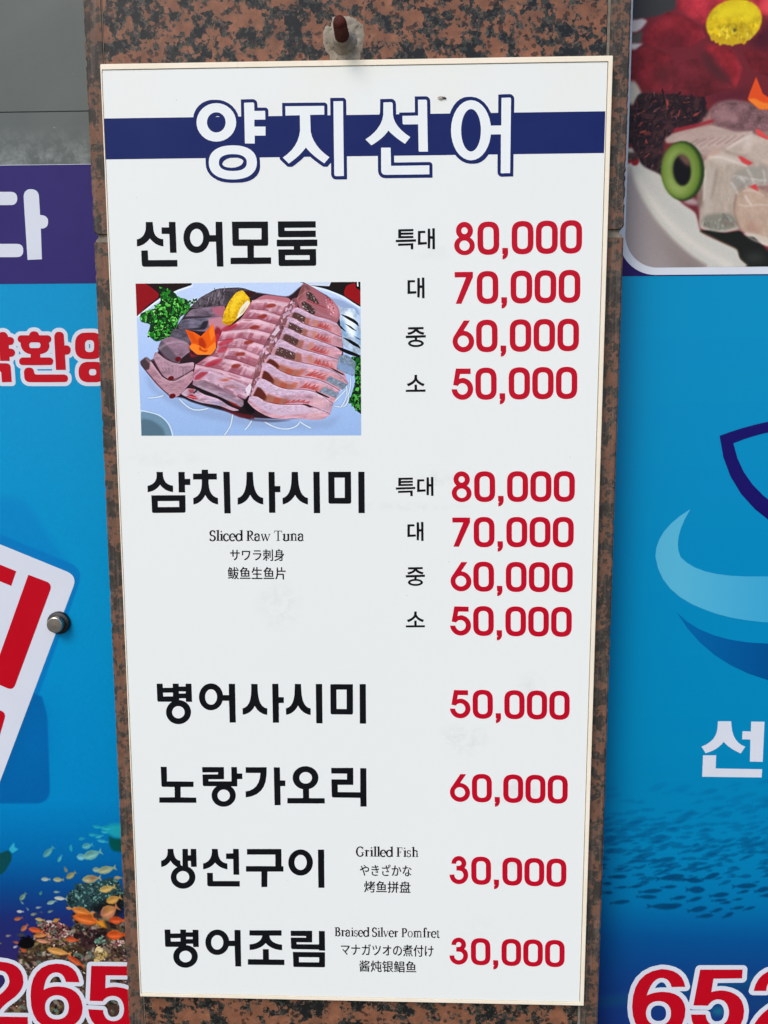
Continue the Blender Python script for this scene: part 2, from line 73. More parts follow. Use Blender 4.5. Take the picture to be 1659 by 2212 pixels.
"name3":[[[-2349,3866,-2312,3869,-2280,3879,-2252,3894,-2227,3914,-2203,3941,-2187,3970,-2177,4001,-2177,4008,-2174,4024,-2174,4046,-2175,4047,-2176,4066,-2178,4070,-2184,4094,-2199,4123,-2222,4150,-2240,4165,-2248,4170,-2271,4182,-2284,4185,-2291,4188,-2302,4191,-2324,4192,-2324,4214,-2301,4215,-2300,4216,-2236,4216,-2235,4169,-2155,4169,-2156,4413,-2232,4413,-2233,4406,-2233,4377,-2235,4375,-2286,4375,-2287,4374,-2323,4374,-2323,4411,-2325,4412,-2401,4412,-2402,4357,-2514,4355,-2515,4354,-2531,4354,-2532,4411,-2611,4409,-2610,4189,-2609,4188,-2608,4178,-2603,4171,-2594,4167,-2417,4168,-2425,4165,-2450,4144,-2472,4118,-2488,4089,-2493,4072,-2498,4060,-2499,4046,-2502,4031,-2500,3995,-2493,3972,-2492,3965,-2477,3936,-2462,3917,-2453,3908,-2435,3893,-2405,3877,-2372,3868,-2361,3868,-2360,3867,-2350,3867],[-2345,3945,-2346,3946,-2361,3947,-2374,3951,-2390,3960,-2402,3971,-2409,3980,-2417,3996,-2421,4011,-2421,4024,-2422,4027,-2421,4028,-2420,4042,-2415,4057,-2407,4072,-2394,4088,-2383,4097,-2367,4105,-2354,4109,-2335,4111,-2334,4110,-2319,4109,-2306,4105,-2290,4096,-2277,4084,-2270,4075,-2262,4059,-2258,4044,-2258,4031,-2257,4028,-2258,4027,-2259,4013,-2264,3998,-2272,3983,-2286,3968,-2296,3960,-2310,3952,-2326,3947],[-2530,4239,-2530,4251,-2531,4252,-2532,4288,-2527,4288,-2526,4289,-2405,4291,-2402,4290,-2403,4242],[-2323,4280,-2323,4309,-2236,4308,-2236,4303,-2235,4302,-2236,4282,-2287,4281,-2288,4280]],[[-1672,3895,-1628,3895,-1627,3896,-1591,3896,-1591,4105,-1590,4106,-1589,4416,-1640,4417,-1641,4416,-1670,4415,-1671,4410,-1671,4342,-1672,4341,-1672,4272,-1674,4265,-1738,4265,-1739,4264,-1749,4264,-1750,4278,-1754,4291,-1757,4307,-1771,4340,-1789,4366,-1800,4377,-1815,4391,-1841,4407,-1871,4417,-1889,4418,-1899,4420,-1933,4416,-1949,4410,-1963,4405,-1988,4390,-2015,4364,-2035,4337,-2050,4306,-2057,4280,-2060,4273,-2061,4257,-2062,4256,-2063,4240,-2064,4239,-2063,4214,-2062,4213,-2062,4201,-2059,4192,-2055,4171,-2040,4136,-2022,4110,-2016,4104,-1998,4087,-1972,4071,-1952,4065,-1943,4061,-1936,4061,-1935,4060,-1908,4058,-1899,4060,-1883,4061,-1847,4074,-1823,4089,-1797,4112,-1777,4139,-1763,4167,-1757,4188,-1674,4188,-1673,4112,-1672,4111],[-1912,4133,-1913,4134,-1925,4135,-1938,4140,-1951,4149,-1963,4162,-1973,4179,-1977,4192,-1979,4195,-1983,4214,-1984,4239,-1983,4240,-1982,4257,-1976,4279,-1967,4298,-1959,4310,-1947,4324,-1934,4333,-1916,4340,-1901,4341,-1888,4340,-1872,4333,-1861,4325,-1848,4311,-1838,4293,-1832,4277,-1828,4256,-1828,4229,-1829,4228,-1830,4215,-1835,4196,-1843,4178,-1852,4164,-1865,4151,-1879,4141,-1894,4135]],[[-543,3896,-462,3896,-461,4424,-463,4425,-544,4423,-544,3915,-543,3914]],[[21,3898,87,3898,88,3899,102,3899,101,4427,57,4428,56,4427,21,4426]],[[-1108,3899,-1060,3899,-1059,3900,-1028,3900,-1028,3979,-1027,3980,-1027,4065,-1026,4066,-1026,4150,-1025,4151,-1025,4164,-960,4166,-959,4243,-1026,4244,-1026,4355,-1027,4422,-1107,4420]],[[-1498,4002,-1464,4009,-1449,4015,-1431,4023,-1402,4042,-1377,4065,-1363,4083,-1357,4091,-1340,4124,-1324,4094,-1314,4080,-1304,4067,-1279,4043,-1248,4023,-1215,4010,-1180,4003,-1179,4021,-1178,4022,-1177,4090,-1212,4101,-1237,4120,-1242,4125,-1264,4158,-1278,4198,-1282,4211,-1282,4216,-1285,4227,-1285,4232,-1287,4238,-1287,4243,-1291,4260,-1291,4268,-1292,4269,-1292,4283,-1293,4284,-1295,4326,-1296,4327,-1296,4417,-1379,4417,-1379,4385,-1380,4384,-1380,4341,-1381,4340,-1381,4321,-1382,4320,-1385,4269,-1395,4219,-1396,4209,-1413,4162,-1436,4126,-1466,4101,-1500,4087,-1500,4074,-1499,4073,-1499,4016,-1498,4015]],[[-934,4006,-898,4015,-870,4028,-845,4045,-817,4071,-810,4080,-795,4100,-778,4132,-775,4130,-758,4098,-738,4072,-709,4045,-684,4029,-654,4016,-615,4007,-613,4095,-618,4098,-647,4106,-677,4130,-699,4164,-712,4200,-716,4211,-716,4216,-720,4232,-720,4237,-727,4272,-731,4338,-732,4339,-732,4376,-733,4377,-733,4414,-734,4415,-734,4421,-815,4422,-816,4371,-817,4370,-817,4343,-818,4342,-818,4327,-819,4326,-822,4275,-823,4274,-823,4266,-827,4250,-827,4245,-832,4224,-833,4214,-850,4166,-871,4133,-901,4107,-934,4094,-935,4092,-935,4018,-934,4017]],[[-333,4018,-318,4018,-317,4019,-90,4019,-80,4021,-76,4023,-70,4028,-66,4040,-65,4424,-81,4425,-82,4424,-89,4424,-313,4423,-314,4422,-356,4421,-357,4042,-356,4041,-355,4031,-352,4026,-344,4020,-334,4019],[-278,4092,-278,4349,-262,4350,-261,4351,-150,4351,-147,4352,-148,4093]]],
"name4":[[[-1787,2740,-1751,2743,-1724,2752,-1721,2752,-1713,2756,-1691,2768,-1671,2784,-1645,2813,-1630,2840,-1620,2870,-1620,2877,-1619,2878,-1619,2885,-1617,2894,-1617,2909,-1618,2910,-1619,2931,-1625,2949,-1627,2959,-1640,2984,-1656,3004,-1666,3013,-1678,3023,-1668,3023,-1667,3024,-1593,3024,-1592,3124,-1580,3124,-1579,3125,-1531,3126,-1524,3128,-1524,3203,-1591,3203,-1592,3290,-1663,3290,-1667,3289,-1668,3120,-1669,3119,-1670,3093,-1970,3090,-1971,3089,-1971,3102,-1972,3103,-1972,3117,-1964,3117,-1963,3118,-1918,3118,-1917,3119,-1872,3119,-1871,3120,-1826,3120,-1825,3121,-1780,3121,-1779,3122,-1767,3122,-1766,3129,-1765,3133,-1765,3194,-1764,3195,-1764,3256,-1763,3257,-1764,3288,-2051,3285,-2051,3211,-1878,3214,-1877,3215,-1843,3215,-1843,3200,-1844,3199,-1845,3187,-1889,3187,-1890,3186,-1935,3186,-1936,3185,-1982,3185,-1983,3184,-2050,3183,-2050,3046,-2048,3036,-2044,3029,-2040,3025,-2033,3022,-1866,3023,-1887,3007,-1908,2983,-1924,2955,-1934,2925,-1935,2911,-1938,2895,-1937,2894,-1935,2862,-1927,2835,-1913,2808,-1895,2786,-1888,2779,-1870,2765,-1843,2751,-1812,2742,-1800,2742,-1799,2741,-1788,2741],[-1788,2815,-1789,2816,-1797,2816,-1804,2819,-1810,2820,-1824,2827,-1839,2841,-1847,2851,-1854,2865,-1856,2875,-1858,2879,-1859,2900,-1858,2901,-1857,2913,-1852,2928,-1844,2942,-1832,2956,-1819,2966,-1805,2973,-1786,2978,-1778,2978,-1777,2979,-1768,2978,-1761,2978,-1753,2976,-1734,2968,-1723,2960,-1710,2947,-1700,2929,-1698,2919,-1696,2915,-1696,2905,-1695,2904,-1696,2887,-1701,2869,-1709,2854,-1717,2844,-1730,2832,-1737,2827,-1749,2821,-1761,2817,-1773,2816,-1774,2815]],[[22,2767,104,2769,103,2772,102,3296,29,3296,22,3295,21,2965,-273,2964,-273,3063,-69,3065,-69,3161,-68,3162,-68,3172,-69,3298,-188,3297,-189,3296,-270,3296,-271,3295,-352,3295,-356,3294,-356,3217,-151,3218,-152,3139,-355,3138,-354,2958,-353,2957,-353,2910,-352,2905,-349,2898,-344,2892,-337,2889,-332,2889,-331,2888,20,2888,21,2864,22,2863]],[[-1107,2770,-1027,2772,-1026,3035,-1015,3035,-1014,3036,-966,3037,-961,3039,-959,3115,-1027,3116,-1027,3228,-1028,3294,-1034,3294,-1035,3293,-1108,3293,-1108,2850,-1107,2849]],[[-2635,2784,-2142,2790,-2141,2862,-2347,2864,-2347,2910,-2346,2911,-2346,2957,-2345,2958,-2345,3004,-2344,3007,-2174,3009,-2173,3027,-2172,3028,-2171,3083,-2344,3083,-2522,3082,-2522,3120,-2521,3121,-2519,3283,-2599,3282,-2598,3024,-2596,3018,-2593,3013,-2588,3008,-2577,3005,-2441,3005,-2440,3006,-2426,3006,-2425,2977,-2426,2976,-2426,2931,-2427,2930,-2428,2865,-2440,2864,-2441,2863,-2484,2863,-2485,2862,-2528,2862,-2529,2861,-2572,2861,-2573,2860,-2632,2859,-2633,2852]],[[-938,2798,-927,2798,-926,2799,-828,2799,-827,2800,-728,2800,-727,2801,-629,2801,-628,2802,-529,2802,-528,2803,-446,2804,-446,2810,-445,2811,-446,2878,-457,2878,-458,2877,-531,2877,-532,2876,-604,2876,-605,2875,-650,2876,-650,3001,-631,3006,-602,3021,-579,3039,-570,3048,-553,3068,-541,3089,-537,3097,-528,3124,-526,3147,-524,3156,-525,3158,-527,3188,-536,3217,-540,3223,-552,3246,-564,3260,-574,3270,-596,3287,-627,3303,-655,3310,-659,3312,-699,3314,-700,3313,-725,3311,-753,3302,-756,3302,-787,3286,-810,3268,-817,3261,-834,3241,-848,3217,-860,3183,-862,3159,-863,3158,-861,3121,-857,3111,-852,3092,-837,3064,-813,3036,-791,3019,-761,3004,-733,2997,-731,2996,-731,2877,-741,2876,-742,2875,-937,2873,-937,2840,-938,2839],[-706,3075,-726,3080,-741,3088,-750,3095,-760,3107,-769,3122,-774,3138,-774,3148,-775,3149,-774,3165,-768,3185,-761,3197,-750,3210,-737,3220,-723,3227,-707,3232,-699,3232,-698,3233,-683,3233,-680,3232,-674,3232,-670,3230,-663,3229,-646,3221,-633,3211,-622,3199,-614,3184,-614,3181,-610,3171,-610,3161,-609,3160,-610,3144,-615,3126,-621,3115,-632,3101,-645,3090,-661,3081,-677,3076]],[[-1486,2873,-1406,2890,-1356,2914,-1354,2914,-1338,2922,-1332,2927,-1285,2967,-1252,3015,-1244,3028,-1242,3036,-1219,3096,-1215,3126,-1212,3139,-1212,3145,-1210,3152,-1210,3158,-1208,3165,-1208,3171,-1206,3178,-1206,3186,-1205,3187,-1205,3205,-1204,3206,-1204,3225,-1203,3226,-1203,3244,-1202,3245,-1200,3293,-1266,3293,-1267,3292,-1394,3291,-1478,3290,-1478,3212,-1402,3211,-1401,3212,-1286,3213,-1285,3208,-1286,3207,-1288,3186,-1289,3185,-1289,3179,-1290,3178,-1290,3172,-1293,3157,-1294,3143,-1313,3084,-1342,3034,-1350,3026,-1381,2996,-1416,2978,-1418,2976,-1430,2970,-1474,2959,-1482,2958,-1486,2956]]],
"name5":[[[-2365,1576,-2355,1576,-2354,1577,-2324,1580,-2308,1586,-2296,1589,-2262,1608,-2241,1625,-2218,1652,-2201,1683,-2192,1710,-2189,1738,-2188,1739,-2188,1752,-2189,1753,-2190,1777,-2197,1799,-2198,1806,-2212,1833,-2230,1856,-2256,1879,-2280,1891,-2280,1973,-2243,1973,-2243,1916,-2242,1915,-2241,1890,-2166,1891,-2165,1892,-2164,2145,-2238,2144,-2239,2120,-2240,2119,-2240,2089,-2241,2088,-2241,2057,-2242,2054,-2257,2054,-2258,2053,-2277,2053,-2277,2087,-2276,2088,-2276,2143,-2331,2143,-2332,2142,-2349,2141,-2350,2138,-2350,2103,-2351,2102,-2351,2066,-2352,2065,-2352,2030,-2353,2029,-2353,1994,-2354,1993,-2356,1905,-2357,1904,-2363,1904,-2381,1913,-2383,1973,-2406,1979,-2425,1990,-2443,2008,-2456,2033,-2456,2036,-2464,2061,-2467,2086,-2468,2087,-2469,2111,-2470,2112,-2470,2140,-2520,2140,-2521,2139,-2549,2138,-2549,2092,-2550,2091,-2554,2061,-2564,2033,-2575,2014,-2593,1994,-2615,1979,-2640,1969,-2642,1967,-2642,1956,-2643,1955,-2643,1880,-2621,1887,-2618,1887,-2592,1898,-2569,1912,-2551,1927,-2534,1945,-2515,1972,-2513,1970,-2506,1956,-2495,1940,-2476,1918,-2449,1897,-2437,1889,-2428,1884,-2428,1883,-2443,1875,-2472,1850,-2489,1830,-2505,1802,-2516,1770,-2517,1757,-2519,1749,-2520,1730,-2519,1729,-2518,1704,-2516,1700,-2510,1675,-2498,1651,-2475,1622,-2447,1600,-2422,1587,-2389,1578,-2378,1578,-2377,1577,-2366,1577],[-2361,1659,-2362,1660,-2373,1660,-2392,1665,-2407,1673,-2422,1685,-2430,1695,-2438,1711,-2438,1714,-2442,1725,-2443,1744,-2442,1745,-2441,1758,-2436,1773,-2427,1789,-2413,1805,-2400,1815,-2389,1820,-2387,1822,-2381,1823,-2371,1827,-2352,1829,-2350,1828,-2338,1828,-2323,1824,-2304,1814,-2289,1799,-2283,1791,-2274,1771,-2271,1756,-2271,1740,-2272,1739,-2273,1727,-2281,1707,-2287,1697,-2301,1682,-2311,1674,-2326,1666,-2342,1661]],[[-2001,1615,-1595,1621,-1593,1699,-1740,1697,-1952,1693,-1952,1810,-2030,1808,-2031,1663,-2032,1662,-2031,1638,-2028,1629,-2023,1623,-2015,1618]],[[-1305,1618,-1226,1621,-1223,1758,-1222,1759,-1222,1796,-1221,1797,-1221,1833,-1219,1839,-1015,1843,-1014,1844,-1006,1844,-1006,1917,-1007,1919,-1028,1919,-1031,1920,-1028,2161,-1226,2159,-1227,2158,-1289,2158,-1290,2157,-1352,2157,-1353,2156,-1415,2156,-1416,2155,-1478,2155,-1479,2154,-1486,2154,-1487,2123,-1488,2122,-1488,2080,-1489,2075,-1473,2075,-1469,2076,-1163,2080,-1162,2081,-1111,2080,-1111,2072,-1112,2071,-1112,1971,-1113,1970,-1113,1918,-1406,1915,-1407,1914,-1484,1914,-1485,1913,-1506,1912,-1506,1834,-1341,1836,-1340,1837,-1301,1836,-1301,1828,-1302,1827,-1302,1780,-1303,1779,-1303,1733,-1304,1732,-1304,1685,-1305,1684,-1305,1638,-1306,1637]],[[-544,1622,-469,1623,-463,1624,-462,2037,-461,2038,-461,2163,-544,2161,-544,1996,-545,1995]],[[-1676,1787,-1598,1788,-1598,1904,-1597,1905,-1597,2023,-1596,2024,-1596,2142,-1595,2143,-1595,2153,-1672,2153,-1673,2134,-1673,2091,-1768,2087,-1769,2016,-1770,2015,-1769,2009,-1674,2009]],[[-784,1790,-774,1790,-773,1791,-746,1794,-715,1805,-686,1823,-660,1848,-641,1874,-626,1905,-616,1940,-613,1975,-612,1976,-615,2015,-618,2023,-624,2049,-631,2062,-638,2079,-656,2104,-681,2129,-711,2147,-742,2157,-768,2159,-773,2160,-789,2157,-804,2156,-833,2146,-865,2127,-893,2100,-912,2074,-912,2072,-927,2043,-937,2008,-939,1981,-940,1980,-940,1959,-939,1958,-938,1935,-930,1903,-915,1870,-895,1842,-869,1819,-842,1803,-812,1793,-785,1791],[-778,1869,-779,1870,-794,1871,-809,1877,-822,1886,-836,1900,-845,1914,-853,1934,-857,1952,-858,1983,-857,1984,-857,1994,-851,2018,-843,2036,-834,2050,-819,2066,-806,2075,-789,2082,-773,2084,-772,2083,-758,2082,-741,2075,-732,2069,-717,2053,-707,2037,-699,2016,-699,2012,-695,1997,-694,1975,-695,1974,-696,1956,-698,1951,-700,1939,-708,1919,-718,1903,-734,1886,-744,1879,-763,1871]],[[-2080,1857,-2047,1864,-2044,1866,-2017,1875,-2015,1877,-1990,1889,-1964,1907,-1947,1922,-1917,1954,-1913,1950,-1902,1936,-1876,1912,-1847,1892,-1816,1877,-1813,1877,-1787,1868,-1754,1862,-1754,1946,-1787,1952,-1816,1966,-1832,1981,-1841,1989,-1857,2016,-1869,2054,-1874,2098,-1875,2099,-1876,2149,-1953,2149,-1956,2148,-1956,2095,-1964,2056,-1979,2018,-1997,1990,-2019,1968,-2049,1950,-2080,1939]]],
"name6":[[[-2370,432,-2360,432,-2359,433,-2352,433,-2343,435,-2335,435,-2299,446,-2271,461,-2246,481,-2221,509,-2205,537,-2194,570,-2194,577,-2193,578,-2191,600,-2190,601,-2191,604,-2191,618,-2192,619,-2192,632,-2201,665,-2204,669,-2215,692,-2235,717,-2261,738,-2290,753,-2322,762,-2342,763,-2342,782,-2251,785,-2249,738,-2175,739,-2173,740,-2170,989,-2187,990,-2188,989,-2238,989,-2239,988,-2250,988,-2249,951,-2277,951,-2278,950,-2328,950,-2329,949,-2340,949,-2340,983,-2341,990,-2346,989,-2418,988,-2418,940,-2419,939,-2420,932,-2504,930,-2505,929,-2536,929,-2537,928,-2551,928,-2552,985,-2601,985,-2602,984,-2631,983,-2631,748,-2629,741,-2622,734,-2615,732,-2444,735,-2448,734,-2474,712,-2495,687,-2512,657,-2519,634,-2522,628,-2524,608,-2526,600,-2526,582,-2525,581,-2524,560,-2516,531,-2501,502,-2485,482,-2472,470,-2457,458,-2428,443,-2396,434,-2384,434,-2383,433,-2371,433],[-2367,512,-2368,513,-2378,513,-2395,518,-2397,520,-2408,525,-2423,538,-2430,547,-2438,562,-2442,577,-2443,598,-2442,599,-2441,612,-2438,618,-2436,626,-2428,641,-2415,657,-2404,666,-2387,675,-2370,680,-2351,681,-2339,680,-2325,676,-2309,668,-2296,657,-2287,646,-2279,631,-2274,611,-2274,591,-2275,590,-2276,580,-2282,563,-2289,551,-2303,536,-2314,527,-2329,519,-2344,514],[-2551,811,-2551,835,-2552,836,-2552,860,-2524,860,-2523,861,-2493,861,-2492,862,-2461,862,-2460,863,-2421,864,-2419,863,-2419,835,-2420,834,-2420,816,-2422,815,-2452,815,-2453,814,-2483,814,-2484,813,-2515,813,-2516,812,-2546,812],[-2341,850,-2341,881,-2339,883,-2252,884,-2252,853]],[[-1684,465,-1604,467,-1600,997,-1671,997,-1672,996,-1682,995,-1682,990,-1683,989,-1683,927,-1684,926,-1685,841,-1719,841,-1720,840,-1758,840,-1759,855,-1766,880,-1766,884,-1781,918,-1800,945,-1827,970,-1852,985,-1882,995,-1888,995,-1889,996,-1917,998,-1918,997,-1947,994,-1964,987,-1979,982,-2005,966,-2031,941,-2051,914,-2068,880,-2078,846,-2081,815,-2082,814,-2082,799,-2081,798,-2080,771,-2074,750,-2073,742,-2058,707,-2040,681,-2030,671,-2015,657,-1987,640,-1984,640,-1956,630,-1946,630,-1945,629,-1935,629,-1934,628,-1919,628,-1903,631,-1896,631,-1860,644,-1834,660,-1821,672,-1805,687,-1786,713,-1770,746,-1770,749,-1767,759,-1686,762,-1685,551,-1684,550],[-1932,706,-1933,707,-1940,707,-1956,713,-1968,721,-1981,734,-1990,748,-1999,770,-2003,789,-2003,807,-2004,810,-2002,820,-2002,829,-1996,851,-1988,869,-1978,884,-1963,900,-1950,909,-1930,916,-1924,916,-1923,917,-1911,916,-1903,916,-1885,909,-1873,901,-1860,887,-1851,873,-1843,854,-1839,835,-1838,808,-1839,807,-1840,791,-1844,779,-1845,772,-1853,754,-1867,734,-1878,724,-1897,712,-1912,707]],[[-877,474,-873,475,-778,475,-777,476,-682,476,-681,477,-489,478,-488,479,-482,479,-476,482,-470,488,-468,494,-466,697,-490,698,-900,694,-900,647,-899,646,-897,491,-895,484,-889,477],[-819,546,-819,619,-811,619,-810,620,-547,622,-546,574,-547,573,-548,550]],[[-1513,494,-1017,500,-1016,579,-1166,579,-1174,579,-1175,578,-1225,578,-1225,727,-1306,726,-1306,595,-1307,594,-1307,578,-1347,578,-1348,577,-1422,577,-1423,576,-1497,576,-1498,575,-1511,575,-1511,567,-1512,566]],[[-1484,708,-1483,709,-1437,715,-1417,720,-1413,722,-1392,727,-1364,739,-1359,740,-1325,759,-1315,766,-1291,785,-1265,813,-1252,801,-1238,785,-1215,767,-1207,761,-1174,743,-1133,728,-1102,722,-1093,719,-1047,715,-1046,714,-1044,717,-1043,796,-1094,804,-1117,812,-1120,812,-1135,817,-1166,835,-1190,859,-1205,888,-1211,920,-1211,924,-1062,926,-1060,927,-1048,927,-1048,952,-1047,953,-1048,1004,-1179,1002,-1180,1001,-1230,1001,-1231,1000,-1281,1000,-1282,999,-1332,999,-1333,998,-1383,998,-1384,997,-1434,997,-1435,996,-1480,996,-1482,920,-1319,921,-1318,922,-1309,922,-1308,920,-1313,906,-1318,886,-1333,861,-1364,831,-1395,813,-1424,804,-1427,802,-1441,798,-1464,795,-1485,790,-1485,784,-1484,783]],[[-493,720,-465,720,-465,1006,-546,1004,-546,813,-548,810,-683,809,-684,808,-784,808,-785,807,-847,807,-847,835,-637,837,-635,1005,-693,1005,-762,1004,-763,1003,-813,1003,-814,1002,-864,1002,-865,1001,-915,1001,-916,1000,-924,999,-924,925,-770,926,-769,927,-718,926,-719,904,-833,903,-834,902,-914,902,-915,901,-924,901,-924,812,-923,811,-923,756,-921,748,-917,741,-910,736,-902,734,-548,735,-547,725,-546,721,-494,721]]],
"size1":[[[1341,19643,1391,19646,1395,19650,1395,19785,1391,19789,1085,19782,1036,19781,1031,19776,1031,19732,1036,19728,1332,19737,1334,19726,1335,19652,1336,19647]],[[1858,19644,1910,19644,1914,19649,1909,20125,1905,20129,1851,20129,1846,20125,1850,19946,1804,19947,1798,20117,1793,20122,1757,20122,1742,20122,1738,20117,1740,19670,1746,19664,1782,19662,1793,19662,1798,19666,1804,19882,1806,19886,1850,19886,1851,19859,1854,19649]],[[1510,19747,1713,19758,1720,19764,1718,19810,1713,19814,1606,19811,1568,19811,1568,20017,1586,20018,1680,20019,1684,20024,1681,20067,1677,20072,1510,20071,1505,20066,1505,19751]],[[980,19814,1456,19823,1460,19827,1460,19875,1456,19879,980,19869,975,19865,975,19819]],[[1038,19904,1391,19906,1398,19911,1398,19954,1393,19958,1103,19956,1103,19983,1393,19986,1398,19990,1398,20034,1393,20038,1316,20037,1103,20036,1103,20061,1393,20064,1398,20069,1398,20112,1393,20117,1038,20114,1034,20110,1034,19909]]],
"size2":[[[1615,18500,1666,18500,1670,18504,1665,18981,1661,18986,1622,18987,1606,18987,1602,18983,1605,18849,1605,18802,1559,18804,1554,18970,1548,18978,1512,18978,1497,18978,1493,18974,1494,18525,1498,18521,1542,18517,1547,18517,1552,18521,1559,18738,1561,18742,1606,18742,1609,18508]],[[1262,18602,1458,18613,1471,18615,1475,18619,1473,18659,1472,18665,1467,18670,1322,18666,1320,18874,1338,18875,1435,18876,1439,18880,1437,18921,1431,18928,1262,18927,1258,18923,1258,18606]]],
"size3":[[[1451,17343,1505,17344,1534,17348,1571,17357,1595,17366,1621,17379,1637,17393,1653,17414,1656,17425,1656,17439,1652,17451,1644,17463,1621,17484,1599,17497,1569,17508,1532,17517,1494,17521,1493,17564,1495,17566,1699,17572,1703,17576,1703,17625,1699,17629,1471,17623,1240,17618,1222,17617,1218,17613,1218,17563,1222,17558,1436,17561,1435,17522,1391,17517,1359,17509,1329,17498,1317,17492,1305,17484,1286,17468,1276,17453,1272,17430,1276,17415,1283,17404,1306,17382,1334,17367,1361,17357,1391,17349,1426,17344],[1440,17394,1389,17402,1359,17412,1345,17419,1338,17426,1336,17433,1338,17441,1354,17453,1394,17466,1416,17469,1452,17472,1486,17471,1536,17464,1571,17453,1586,17444,1591,17439,1591,17425,1584,17418,1572,17412,1537,17401,1491,17394]],[[1637,17634,1642,17634,1648,17640,1664,17676,1667,17686,1659,17692,1622,17699,1587,17711,1557,17724,1527,17746,1518,17755,1512,17765,1645,17768,1649,17773,1649,17779,1647,17814,1641,17821,1279,17818,1274,17814,1274,17769,1279,17764,1297,17764,1417,17763,1418,17761,1411,17750,1394,17734,1366,17718,1339,17707,1307,17698,1262,17691,1257,17685,1257,17683,1277,17640,1281,17636,1327,17644,1357,17653,1389,17666,1424,17686,1444,17701,1464,17721,1484,17702,1502,17688,1541,17667,1592,17647]]],
"size4":[[[1224,16267,1698,16268,1702,16273,1702,16319,1698,16323,1575,16322,1496,16321,1493,16438,1489,16442,1436,16442,1432,16438,1434,16321,1224,16318,1220,16314,1220,16271]],[[1644,16402,1648,16402,1652,16406,1678,16458,1671,16463,1628,16478,1589,16497,1554,16520,1536,16535,1520,16553,1510,16565,1496,16590,1495,16674,1490,16678,1435,16678,1431,16674,1428,16590,1417,16565,1402,16545,1381,16526,1370,16517,1336,16497,1299,16478,1253,16462,1247,16456,1248,16450,1275,16409,1280,16403,1288,16405,1321,16418,1363,16440,1394,16460,1419,16480,1450,16510,1464,16530,1478,16510,1508,16481,1538,16457,1590,16426]]],
"size5":[[[1339,13701,1390,13704,1395,13708,1395,13839,1390,13844,1084,13835,1043,13834,1035,13832,1031,13828,1031,13785,1035,13781,1332,13792,1335,13705]],[[1855,13707,1907,13707,1911,13712,1906,14173,1900,14181,1848,14181,1843,14177,1847,14001,1801,14002,1795,14168,1790,14172,1757,14172,1740,14172,1736,14168,1737,13730,1742,13726,1778,13724,1789,13724,1795,13729,1801,13939,1803,13942,1847,13942,1851,13712]],[[1508,13804,1700,13816,1714,13817,1718,13822,1716,13860,1715,13868,1710,13872,1566,13867,1566,14068,1580,14070,1678,14071,1682,14075,1680,14115,1674,14122,1527,14121,1508,14120,1503,14115,1503,13808]],[[980,13865,1024,13865,1454,13879,1458,13883,1458,13928,1454,13932,980,13919,976,13914,976,13869]],[[1039,13952,1393,13959,1397,13963,1397,14005,1393,14010,1163,14005,1102,14005,1103,14030,1393,14036,1397,14040,1397,14083,1393,14087,1315,14086,1103,14081,1102,14107,1133,14109,1393,14112,1397,14117,1397,14160,1393,14165,1039,14159,1035,14154,1035,13957]]],
"size6":[[[1614,12575,1665,12575,1669,12579,1664,13050,1660,13055,1606,13055,1602,13050,1605,12873,1561,12874,1554,13042,1550,13046,1514,13046,1499,13046,1494,13042,1496,12598,1500,12593,1543,12591,1549,12591,1553,12595,1561,12812,1605,12812,1607,12782,1609,12579]],[[1268,12672,1473,12686,1477,12690,1474,12737,1470,12741,1350,12736,1326,12737,1326,12940,1345,12941,1438,12943,1442,12948,1442,12952,1439,12985,1438,12992,1434,12996,1288,12993,1268,12992,1263,12988,1263,12677]]],
"size7":[[[1453,11427,1507,11428,1541,11433,1576,11442,1598,11451,1626,11466,1647,11486,1657,11504,1660,11520,1656,11536,1646,11551,1621,11573,1599,11584,1572,11594,1542,11602,1498,11607,1498,11651,1694,11659,1702,11661,1706,11665,1706,11713,1702,11717,1481,11709,1243,11702,1229,11701,1225,11696,1225,11645,1229,11641,1406,11647,1440,11646,1440,11608,1438,11606,1399,11602,1364,11593,1338,11583,1319,11573,1304,11562,1290,11548,1282,11536,1279,11523,1279,11511,1281,11499,1291,11484,1314,11463,1337,11451,1364,11441,1394,11433,1429,11428],[1449,11478,1421,11481,1393,11486,1363,11496,1346,11506,1342,11513,1342,11521,1352,11532,1358,11536,1372,11542,1397,11549,1441,11556,1488,11556,1513,11554,1537,11551,1574,11539,1594,11526,1596,11520,1595,11511,1587,11503,1573,11496,1542,11486,1502,11479]],[[1288,11721,1329,11728,1366,11739,1389,11749,1426,11769,1447,11786,1468,11808,1494,11784,1514,11771,1539,11757,1568,11744,1604,11732,1646,11722,1654,11733,1670,11770,1670,11775,1666,11779,1616,11791,1564,11811,1541,11826,1524,11841,1516,11853,1527,11854,1634,11857,1648,11857,1652,11861,1650,11906,1646,11911,1286,11903,1281,11899,1281,11854,1286,11849,1424,11850,1417,11839,1399,11821,1376,11806,1334,11789,1308,11782,1268,11774,1264,11770,1264,11766,1282,11726]]],
"size8":[[[1231,10352,1707,10359,1711,10363,1711,10408,1707,10412,1586,10410,1505,10409,1500,10526,1496,10530,1445,10530,1440,10526,1442,10409,1231,10404,1226,10399,1226,10357]],[[1287,10490,1292,10490,1331,10506,1367,10525,1398,10545,1423,10565,1458,10599,1471,10617,1517,10569,1546,10546,1573,10529,1615,10507,1651,10492,1656,10492,1666,10507,1686,10548,1681,10554,1638,10567,1598,10587,1566,10606,1543,10625,1518,10654,1506,10674,1503,10682,1503,10763,1498,10767,1443,10767,1439,10763,1436,10681,1425,10654,1406,10629,1383,10609,1351,10587,1308,10566,1261,10549,1254,10543,1255,10537,1281,10496]]],
